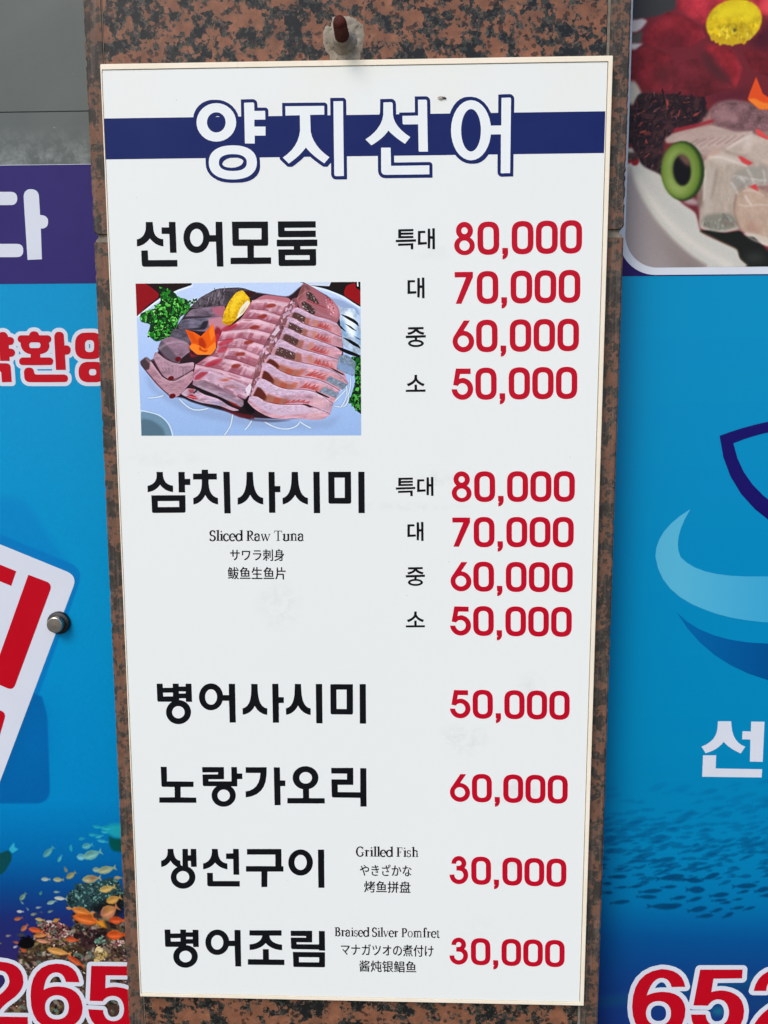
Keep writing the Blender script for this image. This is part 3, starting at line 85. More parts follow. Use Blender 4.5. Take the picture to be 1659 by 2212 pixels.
"latin1":[[[-3662,12549,-3644,12550,-3630,12553,-3615,12559,-3596,12572,-3583,12587,-3575,12601,-3570,12615,-3568,12629,-3569,12646,-3573,12660,-3580,12673,-3590,12685,-3602,12695,-3613,12702,-3622,12705,-3640,12710,-3652,12710,-3652,12707,-3654,12707,-3664,12710,-3675,12721,-3679,12731,-3682,12742,-3683,12760,-3681,12771,-3677,12784,-3673,12793,-3666,12800,-3658,12805,-3648,12808,-3641,12807,-3634,12804,-3625,12797,-3619,12787,-3614,12771,-3595,12779,-3596,12741,-3585,12742,-3584,12783,-3572,12789,-3577,12800,-3583,12807,-3583,12823,-3593,12822,-3594,12819,-3606,12828,-3618,12833,-3634,12837,-3642,12837,-3657,12837,-3674,12833,-3686,12828,-3701,12817,-3708,12811,-3715,12801,-3723,12789,-3728,12773,-3730,12760,-3729,12742,-3725,12727,-3718,12713,-3713,12705,-3701,12694,-3691,12687,-3676,12680,-3660,12677,-3652,12677,-3652,12680,-3648,12680,-3637,12676,-3625,12665,-3618,12650,-3616,12640,-3616,12623,-3619,12609,-3623,12600,-3627,12594,-3640,12584,-3648,12580,-3656,12579,-3666,12580,-3679,12587,-3689,12600,-3695,12616,-3712,12608,-3711,12641,-3722,12641,-3723,12604,-3737,12597,-3731,12586,-3724,12578,-3724,12564,-3714,12564,-3713,12568,-3700,12559,-3688,12554,-3672,12550]],[[-3304,12550,-3287,12552,-3278,12554,-3258,12564,-3242,12577,-3231,12591,-3264,12614,-3271,12602,-3277,12593,-3286,12586,-3294,12582,-3300,12580,-3310,12581,-3320,12586,-3329,12594,-3334,12602,-3339,12615,-3343,12629,-3344,12639,-3343,12667,-3337,12692,-3333,12703,-3327,12711,-3318,12720,-3310,12725,-3298,12727,-3292,12726,-3283,12722,-3274,12714,-3267,12705,-3267,12700,-3264,12696,-3260,12693,-3256,12692,-3247,12692,-3242,12695,-3237,12701,-3236,12707,-3237,12713,-3242,12719,-3246,12722,-3251,12723,-3241,12733,-3253,12743,-3269,12752,-3286,12756,-3297,12757,-3321,12754,-3336,12748,-3350,12738,-3364,12725,-3375,12710,-3384,12692,-3390,12670,-3391,12644,-3390,12630,-3385,12613,-3377,12594,-3366,12579,-3349,12564,-3335,12556,-3321,12552]],[[-3156,12550,-3136,12552,-3117,12558,-3100,12568,-3085,12582,-3114,12608,-3122,12596,-3131,12587,-3137,12584,-3142,12582,-3152,12580,-3165,12585,-3170,12588,-3179,12599,-3185,12611,-3189,12625,-3191,12638,-3190,12654,-3105,12654,-3104,12652,-3098,12652,-3076,12654,-3077,12643,-3073,12623,-3067,12604,-3057,12588,-3042,12571,-3031,12563,-3012,12554,-2998,12551,-2980,12551,-2963,12555,-2948,12562,-2941,12567,-2940,12566,-2894,12566,-2893,12572,-2883,12573,-2885,12583,-2888,12584,-2893,12585,-2888,12782,-2887,12847,-2888,12847,-2922,12838,-2934,12838,-2935,12835,-2959,12829,-2962,12820,-2935,12813,-2937,12742,-2944,12747,-2958,12754,-2976,12758,-2995,12757,-3009,12754,-3025,12746,-3040,12736,-3055,12719,-3066,12700,-3076,12719,-3090,12736,-3107,12748,-3125,12755,-3144,12758,-3162,12756,-3181,12749,-3198,12738,-3215,12721,-3226,12703,-3235,12681,-3238,12661,-3237,12633,-3232,12612,-3222,12592,-3209,12576,-3192,12562,-3174,12554],[-2992,12581,-3000,12584,-3008,12589,-3017,12599,-3022,12609,-3026,12621,-3029,12636,-3029,12657,-3027,12675,-3020,12699,-3015,12709,-3006,12719,-2998,12724,-2991,12727,-2980,12728,-2972,12725,-2964,12720,-2957,12711,-2950,12699,-2937,12708,-2940,12601,-2952,12610,-2959,12599,-2966,12590,-2976,12584,-2984,12581],[-3189,12670,-3186,12687,-3181,12699,-3175,12711,-3164,12721,-3156,12726,-3142,12727,-3134,12725,-3127,12720,-3120,12713,-3111,12697,-3107,12685,-3106,12670]],[[-2537,12552,-2520,12552,-2500,12557,-2485,12564,-2476,12572,-2468,12566,-2440,12567,-2434,12576,-2433,12577,-2435,12578,-2465,12580,-2478,12588,-2460,12588,-2459,12591,-2457,12694,-2485,12695,-2452,12702,-2451,12703,-2451,12705,-2459,12725,-2472,12740,-2486,12750,-2505,12757,-2519,12759,-2542,12757,-2566,12748,-2580,12736,-2590,12725,-2596,12713,-2600,12702,-2583,12698,-2579,12690,-2573,12686,-2565,12686,-2558,12689,-2553,12695,-2551,12700,-2552,12705,-2545,12718,-2538,12725,-2526,12729,-2515,12727,-2511,12725,-2504,12718,-2498,12705,-2496,12692,-2487,12694,-2487,12679,-2494,12676,-2495,12679,-2505,12682,-2516,12684,-2533,12684,-2552,12680,-2564,12675,-2575,12668,-2585,12657,-2592,12647,-2596,12638,-2599,12623,-2599,12605,-2595,12593,-2589,12581,-2579,12570,-2569,12563,-2557,12557],[-2532,12582,-2542,12587,-2549,12597,-2552,12607,-2552,12626,-2550,12635,-2544,12646,-2538,12651,-2533,12654,-2522,12654,-2515,12652,-2509,12647,-2504,12658,-2502,12660,-2487,12663,-2489,12596,-2502,12605,-2507,12594,-2514,12587,-2524,12582]],[[-1797,12554,-1784,12554,-1768,12558,-1758,12561,-1744,12569,-1710,12569,-1708,12575,-1700,12577,-1703,12587,-1709,12588,-1706,12754,-1741,12746,-1753,12746,-1754,12742,-1778,12737,-1779,12734,-1781,12728,-1754,12721,-1755,12609,-1756,12593,-1766,12602,-1769,12597,-1776,12590,-1786,12586,-1795,12584,-1810,12588,-1821,12598,-1826,12612,-1826,12615,-1810,12615,-1807,12754,-1842,12746,-1854,12746,-1855,12742,-1880,12736,-1883,12728,-1855,12721,-1857,12623,-1860,12621,-1873,12620,-1873,12609,-1868,12595,-1863,12585,-1856,12577,-1842,12566,-1823,12558,-1812,12555]],[[-1434,12555,-1416,12556,-1398,12560,-1386,12566,-1375,12575,-1368,12568,-1342,12570,-1339,12571,-1333,12579,-1333,12581,-1367,12583,-1377,12591,-1359,12591,-1357,12697,-1385,12697,-1351,12705,-1355,12718,-1366,12736,-1383,12750,-1404,12759,-1414,12761,-1434,12761,-1445,12759,-1466,12750,-1480,12739,-1492,12724,-1497,12713,-1499,12705,-1482,12701,-1482,12698,-1479,12693,-1473,12689,-1465,12688,-1458,12692,-1453,12698,-1451,12703,-1452,12707,-1446,12720,-1439,12727,-1430,12731,-1419,12731,-1409,12726,-1401,12715,-1398,12707,-1397,12695,-1387,12697,-1387,12681,-1394,12679,-1395,12682,-1405,12685,-1416,12687,-1434,12687,-1452,12683,-1465,12677,-1473,12672,-1485,12659,-1492,12649,-1496,12639,-1499,12627,-1498,12608,-1495,12597,-1487,12583,-1477,12572,-1469,12566,-1456,12560],[-1430,12585,-1440,12589,-1446,12595,-1449,12600,-1452,12616,-1451,12631,-1449,12639,-1445,12647,-1439,12653,-1433,12656,-1421,12657,-1409,12650,-1402,12662,-1387,12666,-1388,12599,-1402,12608,-1407,12596,-1412,12590,-1424,12585]],[[-2374,12563,-2360,12568,-2352,12565,-2350,12570,-2344,12572,-2347,12582,-2315,12678,-2280,12563,-2266,12568,-2257,12566,-2255,12571,-2250,12573,-2252,12581,-2199,12731,-2198,12732,-2177,12733,-2178,12744,-2240,12744,-2240,12732,-2215,12732,-2259,12606,-2264,12619,-2298,12731,-2298,12732,-2286,12733,-2286,12744,-2302,12744,-2303,12746,-2306,12744,-2349,12744,-2349,12732,-2332,12732,-2331,12731,-2323,12705,-2354,12610,-2386,12730,-2386,12732,-2367,12732,-2366,12744,-2390,12745,-2429,12744,-2430,12732,-2419,12731]],[[-3564,12564,-3379,12565,-3379,12577,-3401,12577,-3397,12745,-3397,12750,-3399,12750,-3432,12742,-3444,12742,-3446,12738,-3467,12734,-3471,12731,-3473,12724,-3445,12717,-3449,12580,-3450,12577,-3477,12577,-3493,12577,-3486,12823,-3486,12845,-3488,12846,-3521,12837,-3533,12837,-3534,12834,-3558,12828,-3562,12820,-3560,12818,-3534,12812,-3534,12804,-3541,12577,-3563,12577]],[[-2604,12565,-2603,12565,-2601,12583,-2622,12585,-2627,12587,-2683,12685,-2668,12690,-2659,12694,-2645,12704,-2633,12718,-2625,12732,-2620,12749,-2619,12764,-2623,12783,-2629,12794,-2635,12803,-2645,12813,-2656,12821,-2676,12829,-2692,12832,-2702,12832,-2703,12824,-2790,12824,-2790,12812,-2768,12812,-2770,12743,-2773,12579,-2796,12579,-2797,12567,-2703,12567,-2704,12579,-2726,12579,-2724,12687,-2723,12690,-2712,12690,-2719,12685,-2676,12620,-2641,12569],[-2723,12704,-2721,12809,-2704,12809,-2704,12802,-2692,12801,-2681,12795,-2672,12783,-2667,12769,-2667,12749,-2673,12733,-2677,12726,-2687,12718,-2694,12714,-2706,12712,-2706,12704]],[[-2036,12568,-1945,12569,-1946,12581,-1975,12581,-1971,12810,-1903,12810,-1896,12767,-1892,12766,-1883,12768,-1893,12828,-1898,12826,-1945,12826,-2083,12827,-2085,12825,-2086,12812,-2095,12767,-2092,12766,-2083,12765,-2074,12810,-2004,12810,-2008,12586,-2009,12581,-2036,12581]],[[-1688,12569,-1596,12570,-1596,12582,-1618,12582,-1615,12721,-1610,12726,-1601,12730,-1591,12731,-1586,12730,-1578,12725,-1571,12718,-1566,12707,-1563,12696,-1522,12712,-1521,12713,-1522,12715,-1528,12725,-1533,12733,-1543,12743,-1552,12750,-1572,12758,-1588,12761,-1610,12760,-1622,12756,-1637,12749,-1651,12746,-1662,12746,-1663,12743,-1664,12742,-1687,12737,-1691,12729,-1690,12728,-1663,12721,-1663,12707,-1665,12582,-1688,12582]],[[-1586,12570,-1508,12570,-1508,12582,-1530,12583,-1529,12667,-1529,12690,-1562,12689,-1563,12582,-1586,12582]],[[-3429,12782,-3420,12784,-3415,12787,-3410,12793,-3408,12799,-3409,12809,-3413,12815,-3420,12820,-3426,12821,-3432,12820,-3440,12816,-3445,12808,-3447,12802,-3445,12795,-3441,12788,-3435,12784]]],
"latin2":[[[30,4134,36,4134,57,4138,78,4148,96,4162,101,4168,110,4168,110,4178,115,4184,128,4206,110,4215,110,4255,138,4255,138,4268,55,4267,55,4255,79,4254,79,4201,72,4189,59,4176,49,4169,33,4165,19,4166,10,4170,4,4173,-7,4183,-17,4197,-22,4208,-32,4238,-36,4270,-35,4308,-32,4327,-27,4342,-17,4365,-8,4378,5,4390,19,4397,25,4398,34,4399,45,4397,60,4389,72,4376,83,4359,98,4371,100,4342,114,4343,111,4378,111,4381,114,4384,110,4388,108,4414,107,4415,95,4414,95,4405,94,4405,79,4417,56,4427,37,4430,13,4428,-8,4421,-28,4408,-48,4388,-62,4366,-74,4341,-81,4312,-84,4277,-82,4252,-74,4220,-62,4195,-48,4174,-29,4155,-11,4143,12,4135]],[[632,4136,653,4138,668,4143,685,4154,700,4169,671,4195,663,4182,654,4173,644,4168,633,4167,624,4170,620,4173,614,4178,607,4186,600,4200,594,4228,595,4243,679,4243,679,4241,683,4241,707,4243,708,4230,711,4211,718,4192,728,4175,740,4161,747,4155,755,4149,773,4141,787,4137,805,4137,821,4141,836,4148,843,4153,890,4153,891,4159,901,4160,898,4170,890,4172,891,4374,891,4441,856,4432,844,4432,843,4429,819,4422,817,4413,844,4406,843,4333,836,4339,821,4345,807,4349,787,4349,771,4345,756,4337,739,4324,727,4309,717,4290,706,4310,691,4327,676,4338,657,4346,641,4349,619,4347,601,4340,584,4328,569,4312,558,4294,555,4285,550,4268,547,4248,548,4222,555,4198,565,4178,578,4162,593,4149,602,4145,614,4139],[791,4168,783,4171,774,4178,768,4186,761,4200,758,4210,754,4231,754,4254,756,4266,762,4290,768,4300,772,4306,783,4315,791,4318,802,4318,810,4315,817,4310,825,4301,831,4289,844,4298,844,4188,831,4197,825,4186,814,4174,801,4168],[595,4259,598,4275,602,4289,609,4301,619,4311,627,4316,638,4318,647,4316,657,4310,663,4303,672,4288,676,4272,678,4259]],[[1307,4145,1319,4145,1332,4148,1349,4157,1357,4164,1363,4172,1368,4182,1371,4196,1370,4212,1368,4222,1364,4230,1355,4241,1341,4251,1325,4257,1314,4258,1313,4252,1309,4252,1300,4259,1294,4268,1291,4284,1291,4293,1294,4307,1297,4314,1303,4321,1314,4327,1322,4326,1330,4321,1336,4314,1341,4299,1351,4303,1351,4282,1362,4282,1362,4308,1366,4310,1362,4320,1362,4332,1351,4332,1343,4338,1332,4343,1322,4345,1313,4345,1299,4342,1290,4338,1275,4326,1270,4318,1265,4308,1262,4292,1262,4278,1265,4268,1270,4258,1283,4243,1298,4235,1309,4233,1315,4233,1317,4239,1323,4237,1334,4229,1340,4217,1342,4207,1342,4196,1338,4182,1334,4175,1327,4168,1319,4164,1315,4163,1307,4164,1297,4169,1290,4177,1285,4191,1273,4186,1273,4212,1262,4212,1262,4181,1260,4179,1262,4174,1262,4158,1273,4158,1274,4160,1278,4156,1287,4151,1296,4147]],[[151,4150,242,4150,242,4163,220,4163,220,4283,232,4304,237,4308,240,4308,240,4306,242,4298,244,4295,251,4289,263,4289,270,4294,274,4300,274,4313,268,4321,264,4323,260,4324,260,4327,257,4328,225,4320,221,4313,221,4340,219,4341,185,4331,174,4331,174,4329,172,4328,149,4322,146,4313,174,4306,173,4163,151,4163]],[[290,4150,563,4151,563,4164,540,4164,541,4440,507,4431,495,4431,493,4427,471,4422,467,4414,467,4412,494,4405,494,4164,450,4164,450,4257,451,4439,449,4439,417,4431,404,4431,403,4427,380,4421,376,4414,377,4412,404,4405,403,4164,360,4164,360,4341,359,4341,325,4332,313,4332,312,4329,289,4323,285,4314,313,4306,312,4164,290,4163]],[[987,4153,1078,4154,1078,4166,1056,4166,1056,4276,1095,4277,1096,4252,1107,4251,1108,4316,1096,4316,1095,4291,1056,4292,1056,4402,1109,4402,1130,4402,1131,4349,1142,4350,1142,4419,986,4418,987,4405,1009,4405,1009,4166,987,4166]],[[1167,4154,1259,4154,1259,4167,1236,4167,1236,4344,1232,4343,1202,4335,1190,4335,1189,4332,1165,4326,1162,4318,1162,4317,1190,4310,1190,4167,1167,4167]],[[1390,4155,1482,4155,1481,4167,1459,4168,1458,4310,1465,4317,1475,4321,1485,4321,1489,4319,1495,4316,1503,4307,1508,4298,1511,4285,1552,4302,1548,4312,1542,4320,1526,4337,1508,4347,1487,4351,1469,4351,1458,4349,1458,4443,1424,4434,1412,4434,1411,4431,1389,4425,1386,4423,1384,4415,1412,4408,1412,4168,1390,4167]],[[1491,4155,1568,4156,1568,4168,1546,4168,1546,4257,1545,4279,1512,4278,1513,4168,1491,4168]],[[327,4374,336,4375,342,4379,347,4387,348,4394,347,4401,343,4408,336,4413,330,4413,322,4413,315,4408,311,4401,310,4394,311,4386,314,4381,321,4375]],[[1202,4377,1211,4378,1217,4381,1222,4388,1224,4396,1223,4404,1220,4410,1213,4415,1208,4416,1197,4415,1193,4412,1187,4404,1186,4397,1187,4390,1190,4384,1197,4379]]],
"latin3":[[[-327,1854,-314,1854,-296,1859,-284,1866,-275,1874,-274,1874,-269,1868,-245,1869,-242,1871,-238,1879,-239,1880,-265,1882,-277,1890,-260,1891,-260,1995,-283,1996,-255,2003,-254,2005,-258,2018,-263,2027,-270,2037,-285,2050,-303,2058,-311,2059,-326,2059,-342,2055,-360,2044,-370,2034,-380,2018,-384,2003,-369,1999,-367,1993,-360,1987,-355,1986,-351,1988,-344,1993,-342,1999,-342,2007,-338,2018,-331,2026,-321,2030,-312,2028,-302,2021,-296,2009,-294,1993,-286,1995,-286,1980,-291,1978,-292,1978,-292,1980,-303,1984,-324,1986,-342,1982,-353,1976,-361,1970,-371,1959,-377,1949,-382,1935,-383,1926,-382,1907,-379,1895,-373,1883,-366,1874,-354,1864,-345,1859],[-324,1884,-328,1886,-336,1893,-341,1905,-342,1921,-341,1933,-338,1942,-330,1952,-323,1956,-315,1956,-305,1948,-300,1959,-298,1961,-286,1965,-286,1898,-298,1906,-304,1894,-309,1888,-317,1884]],[[27,1856,45,1857,61,1864,75,1873,88,1887,62,1912,54,1899,47,1891,42,1888,38,1886,28,1886,19,1889,10,1897,6,1904,0,1916,-4,1937,-5,1958,69,1958,70,1956,73,1956,94,1959,94,1945,97,1928,103,1909,110,1895,125,1877,137,1867,151,1860,162,1857,179,1856,194,1860,207,1867,213,1872,213,1871,254,1872,255,1877,263,1878,261,1889,254,1890,256,2084,256,2149,255,2150,226,2141,215,2141,214,2138,193,2132,192,2131,191,2123,214,2116,214,2045,208,2050,195,2057,180,2061,163,2060,151,2057,136,2049,122,2037,112,2024,103,2004,93,2023,81,2039,66,2051,49,2058,37,2060,16,2058,1,2052,-13,2042,-28,2024,-37,2007,-40,1997,-44,1983,-47,1961,-46,1938,-40,1916,-31,1896,-21,1882,-5,1867,11,1859],[167,1886,161,1889,152,1896,147,1903,140,1919,136,1936,135,1949,136,1980,142,2003,149,2016,159,2026,168,2031,177,2031,184,2028,191,2023,197,2015,203,2003,214,2011,214,1906,203,1914,196,1901,186,1891,176,1886],[-4,1974,-2,1989,2,2004,8,2015,15,2024,23,2029,33,2031,43,2028,49,2024,54,2017,64,1999,67,1987,68,1974]],[[396,1857,411,1858,423,1862,435,1867,451,1880,462,1895,468,1907,472,1921,474,1933,473,1949,469,1966,462,1980,456,1989,444,2001,434,2008,422,2013,405,2016,400,2016,399,2014,395,2014,390,2016,383,2023,377,2033,373,2047,372,2061,374,2085,376,2091,384,2103,390,2109,398,2112,402,2113,409,2112,420,2104,427,2091,431,2077,448,2084,448,2047,456,2048,456,2089,467,2094,462,2106,457,2113,457,2127,448,2128,447,2124,436,2133,427,2138,413,2142,403,2142,391,2142,369,2134,360,2127,349,2116,341,2104,336,2092,331,2069,332,2048,335,2035,341,2021,350,2007,366,1994,379,1987,393,1984,400,1984,401,1986,403,1986,413,1982,424,1972,430,1959,432,1945,432,1929,428,1910,423,1901,417,1894,411,1890,401,1887,391,1888,380,1894,371,1905,364,1924,349,1916,350,1949,340,1949,340,1911,329,1905,334,1894,340,1886,340,1872,349,1872,349,1876,359,1868,372,1862,387,1858]],[[-589,1858,-573,1860,-562,1862,-545,1870,-533,1878,-522,1890,-512,1907,-509,1918,-507,1931,-508,1951,-516,1972,-524,1983,-533,1992,-543,1999,-550,2003,-534,2019,-524,2040,-522,2053,-522,2071,-526,2087,-534,2103,-546,2116,-559,2125,-567,2128,-578,2131,-589,2132,-590,2124,-665,2123,-665,2111,-646,2111,-647,1912,-648,1881,-667,1880,-668,1868,-589,1868],[-606,1882,-605,1991,-591,1991,-589,1989,-589,1981,-577,1980,-566,1973,-556,1963,-550,1949,-548,1931,-552,1914,-561,1901,-571,1893,-584,1888,-590,1888,-590,1882],[-605,2005,-604,2108,-591,2108,-591,2102,-581,2100,-575,2096,-568,2088,-564,2075,-562,2058,-564,2045,-569,2033,-575,2026,-583,2021,-592,2019,-592,2005]],[[848,1859,865,1860,881,1866,895,1876,908,1891,883,1916,872,1899,867,1894,859,1890,849,1889,839,1894,829,1904,822,1919,817,1937,816,1961,889,1962,890,1960,893,1960,931,1964,929,1985,922,2007,914,2026,901,2042,887,2054,881,2056,869,2062,856,2064,837,2062,819,2054,808,2045,794,2029,784,2011,777,1989,774,1969,776,1940,781,1919,790,1900,803,1882,817,1870,827,1865,832,1862],[817,1977,818,1992,823,2007,828,2018,837,2028,844,2032,853,2034,863,2032,869,2027,875,2020,878,2017,884,2001,887,1992,889,1977]],[[-103,1861,-93,1862,-78,1867,-64,1879,-58,1886,-53,1897,-50,1910,-50,1923,-53,1935,-57,1944,-63,1953,-71,1960,-82,1966,-94,1970,-100,1970,-101,1964,-103,1964,-112,1970,-116,1978,-120,1992,-119,2011,-114,2026,-107,2034,-100,2036,-92,2036,-87,2033,-82,2027,-76,2010,-67,2014,-67,1993,-58,1993,-58,2019,-53,2021,-58,2030,-58,2042,-67,2042,-75,2048,-90,2054,-105,2053,-113,2051,-127,2043,-138,2029,-145,2010,-145,1988,-143,1980,-138,1970,-131,1960,-122,1952,-113,1948,-105,1946,-99,1946,-98,1951,-95,1952,-88,1948,-82,1941,-79,1935,-76,1924,-76,1908,-78,1901,-83,1889,-91,1882,-98,1879,-109,1880,-115,1884,-120,1890,-126,1906,-136,1901,-136,1925,-145,1926,-146,1896,-148,1893,-146,1889,-145,1873,-137,1874,-137,1876,-125,1867,-118,1864]],[[1977,1864,1995,1865,2011,1872,2025,1881,2037,1895,2011,1920,2002,1905,1995,1898,1991,1896,1988,1894,1978,1894,1969,1897,1962,1903,1956,1912,1951,1922,1946,1938,1944,1965,2018,1966,2019,1964,2023,1964,2059,1968,2057,1990,2051,2012,2042,2030,2027,2048,2011,2060,1998,2066,1986,2068,1966,2066,1949,2059,1935,2048,1922,2033,1912,2013,1905,1991,1903,1973,1904,1945,1910,1924,1919,1904,1934,1885,1948,1874,1961,1867],[1945,1982,1946,1995,1951,2011,1956,2022,1965,2032,1973,2037,1983,2038,1991,2036,1999,2030,2003,2025,2012,2009,2016,1994,2017,1982]],[[2104,1864,2114,1864,2125,1868,2132,1872,2144,1885,2111,1904,2110,1903,2111,1897,2110,1894,2108,1894,2107,1902,2108,1911,2103,1911,2102,2039,2129,2040,2130,2041,2129,2054,2102,2054,2102,2072,2101,2092,2075,2092,2074,2054,2051,2054,2050,2040,2075,2039,2076,1910,2067,1909,2068,1899,2075,1883,2086,1872,2096,1866]],[[-496,1868,-424,1868,-415,1869,-415,1881,-435,1881,-434,1998,-422,2019,-419,2021,-417,2021,-416,2012,-414,2009,-407,2003,-396,2003,-390,2008,-386,2018,-387,2025,-390,2031,-395,2036,-399,2036,-400,2039,-401,2040,-429,2033,-433,2026,-434,2052,-435,2052,-465,2044,-475,2044,-476,2040,-496,2035,-499,2028,-499,2026,-475,2019,-476,1881,-496,1880]],[[690,1868,702,1873,709,1870,711,1876,716,1879,714,1886,763,2035,764,2036,782,2037,782,2048,728,2048,728,2036,749,2036,749,2035,713,1926,708,1909,706,1910,669,2034,669,2036,685,2036,685,2048,665,2048,665,2050,661,2048,630,2048,630,2036,640,2035]],[[-229,1870,-149,1870,-149,1882,-169,1882,-168,2053,-171,2053,-197,2045,-209,2045,-209,2042,-230,2036,-234,2027,-209,2020,-210,1887,-211,1882,-229,1882]],[[1349,1871,1367,1872,1377,1876,1391,1886,1400,1896,1409,1909,1416,1927,1420,1943,1422,1957,1421,1979,1417,1999,1410,2015,1403,2027,1390,2042,1380,2049,1367,2054,1357,2056,1343,2055,1330,2050,1316,2041,1306,2031,1297,2016,1290,2000,1286,1983,1285,1968,1286,1944,1290,1927,1296,1913,1303,1901,1316,1886,1326,1878,1340,1872],[1353,1886,1346,1888,1339,1892,1330,1901,1324,1910,1319,1921,1315,1935,1313,1947,1312,1969,1315,1992,1319,2006,1324,2018,1330,2027,1337,2034,1345,2039,1354,2040,1361,2039,1369,2035,1376,2027,1384,2014,1392,1993,1394,1972,1394,1955,1392,1934,1387,1919,1382,1907,1376,1899,1369,1892,1361,1888]],[[479,1872,639,1873,639,1885,619,1885,620,2151,590,2142,579,2142,578,2139,558,2134,556,2131,555,2124,578,2117,578,2040,578,1885,540,1885,540,2056,511,2048,499,2048,499,2044,478,2039,475,2030,499,2023,499,1885,479,1884]],[[925,1874,1005,1875,1005,1887,985,1887,985,2003,998,2026,1002,2026,1003,2018,1006,2013,1011,2009,1019,2008,1023,2009,1028,2013,1032,2020,1032,2030,1029,2036,1019,2043,1019,2045,1017,2046,989,2038,985,2032,985,2057,983,2058,954,2049,945,2049,944,2046,922,2040,920,2032,944,2025,944,1887,925,1886]],[[1119,1875,1194,1875,1200,1876,1199,1888,1180,1888,1180,1987,1195,1987,1196,1983,1202,1983,1217,1986,1228,1990,1245,2000,1255,2010,1265,2025,1272,2047,1273,2070,1271,2081,1266,2094,1259,2107,1253,2114,1242,2124,1227,2132,1211,2137,1202,2138,1196,2138,1195,2130,1119,2130,1119,2118,1139,2118,1139,1888,1119,1887],[1180,2003,1180,2115,1194,2115,1195,2108,1206,2107,1217,2100,1225,2091,1228,2084,1232,2072,1232,2054,1228,2037,1222,2026,1213,2018,1206,2014,1194,2012,1195,2003]],[[1436,1876,1516,1877,1516,1889,1496,1889,1496,2028,1504,2035,1507,2036,1515,2036,1523,2032,1526,2029,1532,2019,1536,2003,1564,2014,1572,2010,1575,2020,1581,2030,1586,2034,1593,2037,1600,2036,1609,2030,1616,2019,1619,2003,1656,2018,1654,2024,1649,2034,1642,2043,1633,2052,1619,2062,1603,2066,1588,2066,1575,2063,1564,2058,1553,2049,1542,2058,1525,2065,1516,2066,1502,2066,1489,2062,1477,2054,1465,2051,1455,2051,1455,2049,1453,2048,1434,2042,1431,2035,1432,2033,1455,2027,1456,1889,1436,1888]],[[1520,1877,1585,1877,1585,1889,1566,1889,1566,1978,1566,1996,1537,1995,1538,1889,1520,1889]],[[1603,1877,1670,1877,1669,1890,1650,1890,1650,1977,1649,1996,1621,1995,1621,1889,1603,1889]],[[1695,1878,1775,1878,1775,1890,1755,1890,1754,2038,1765,2039,1765,2052,1754,2053,1754,2094,1749,2095,1749,2103,1753,2123,1759,2131,1763,2132,1768,2127,1771,2122,1773,2110,1776,2104,1781,2100,1785,2100,1792,2101,1797,2106,1800,2113,1799,2121,1793,2128,1792,2130,1802,2137,1796,2145,1786,2154,1776,2159,1761,2162,1746,2158,1735,2152,1722,2139,1714,2123,1710,2109,1708,2093,1709,2091,1713,2091,1714,2053,1689,2052,1689,2038,1714,2038,1714,1890,1695,1890]],[[1795,1878,1875,1879,1875,1890,1856,1891,1855,2007,1867,2030,1872,2029,1874,2019,1876,2016,1881,2012,1885,2011,1891,2012,1898,2017,1902,2026,1901,2035,1898,2041,1893,2044,1889,2045,1889,2047,1888,2049,1887,2049,1858,2042,1855,2036,1854,2039,1854,2061,1852,2061,1823,2052,1814,2052,1813,2050,1792,2043,1790,2037,1791,2034,1814,2028,1814,1891,1795,1890]],[[-195,2085,-189,2086,-182,2091,-179,2097,-178,2104,-179,2112,-182,2117,-188,2122,-194,2124,-201,2122,-207,2117,-210,2111,-212,2105,-210,2097,-208,2092,-201,2086]],[[513,2088,519,2089,525,2093,529,2101,530,2105,529,2114,526,2120,519,2125,513,2126,507,2125,500,2119,496,2109,497,2101,501,2093,507,2089]]],
"da":[[[-4358,9891,-4167,9897,-4160,10284,-4120,10288,-4101,10295,-4086,10305,-4077,10314,-4067,10331,-4059,10364,-4059,10392,-4064,10411,-4080,10433,-4110,10450,-4136,10455,-4160,10456,-4162,10684,-4165,10714,-4172,10734,-4185,10754,-4205,10768,-4230,10778,-4271,10781,-4288,10780,-4310,10773,-4335,10756,-4349,10739,-4359,10716,-4364,10691,-4364,10536]],[[-4643,9928,-4486,9928,-4451,9936,-4438,9945,-4420,9964,-4412,9984,-4409,10002,-4409,10037,-4414,10056,-4425,10074,-4443,10086,-4463,10093,-4491,10096,-5182,10102,-5149,10591,-4608,10585,-4515,10586,-4493,10593,-4478,10603,-4462,10621,-4454,10641,-4450,10661,-4450,10692,-4453,10698,-4457,10714,-4473,10733,-4485,10741,-4520,10750,-5171,10758,-5309,10757,-5365,9936]]],
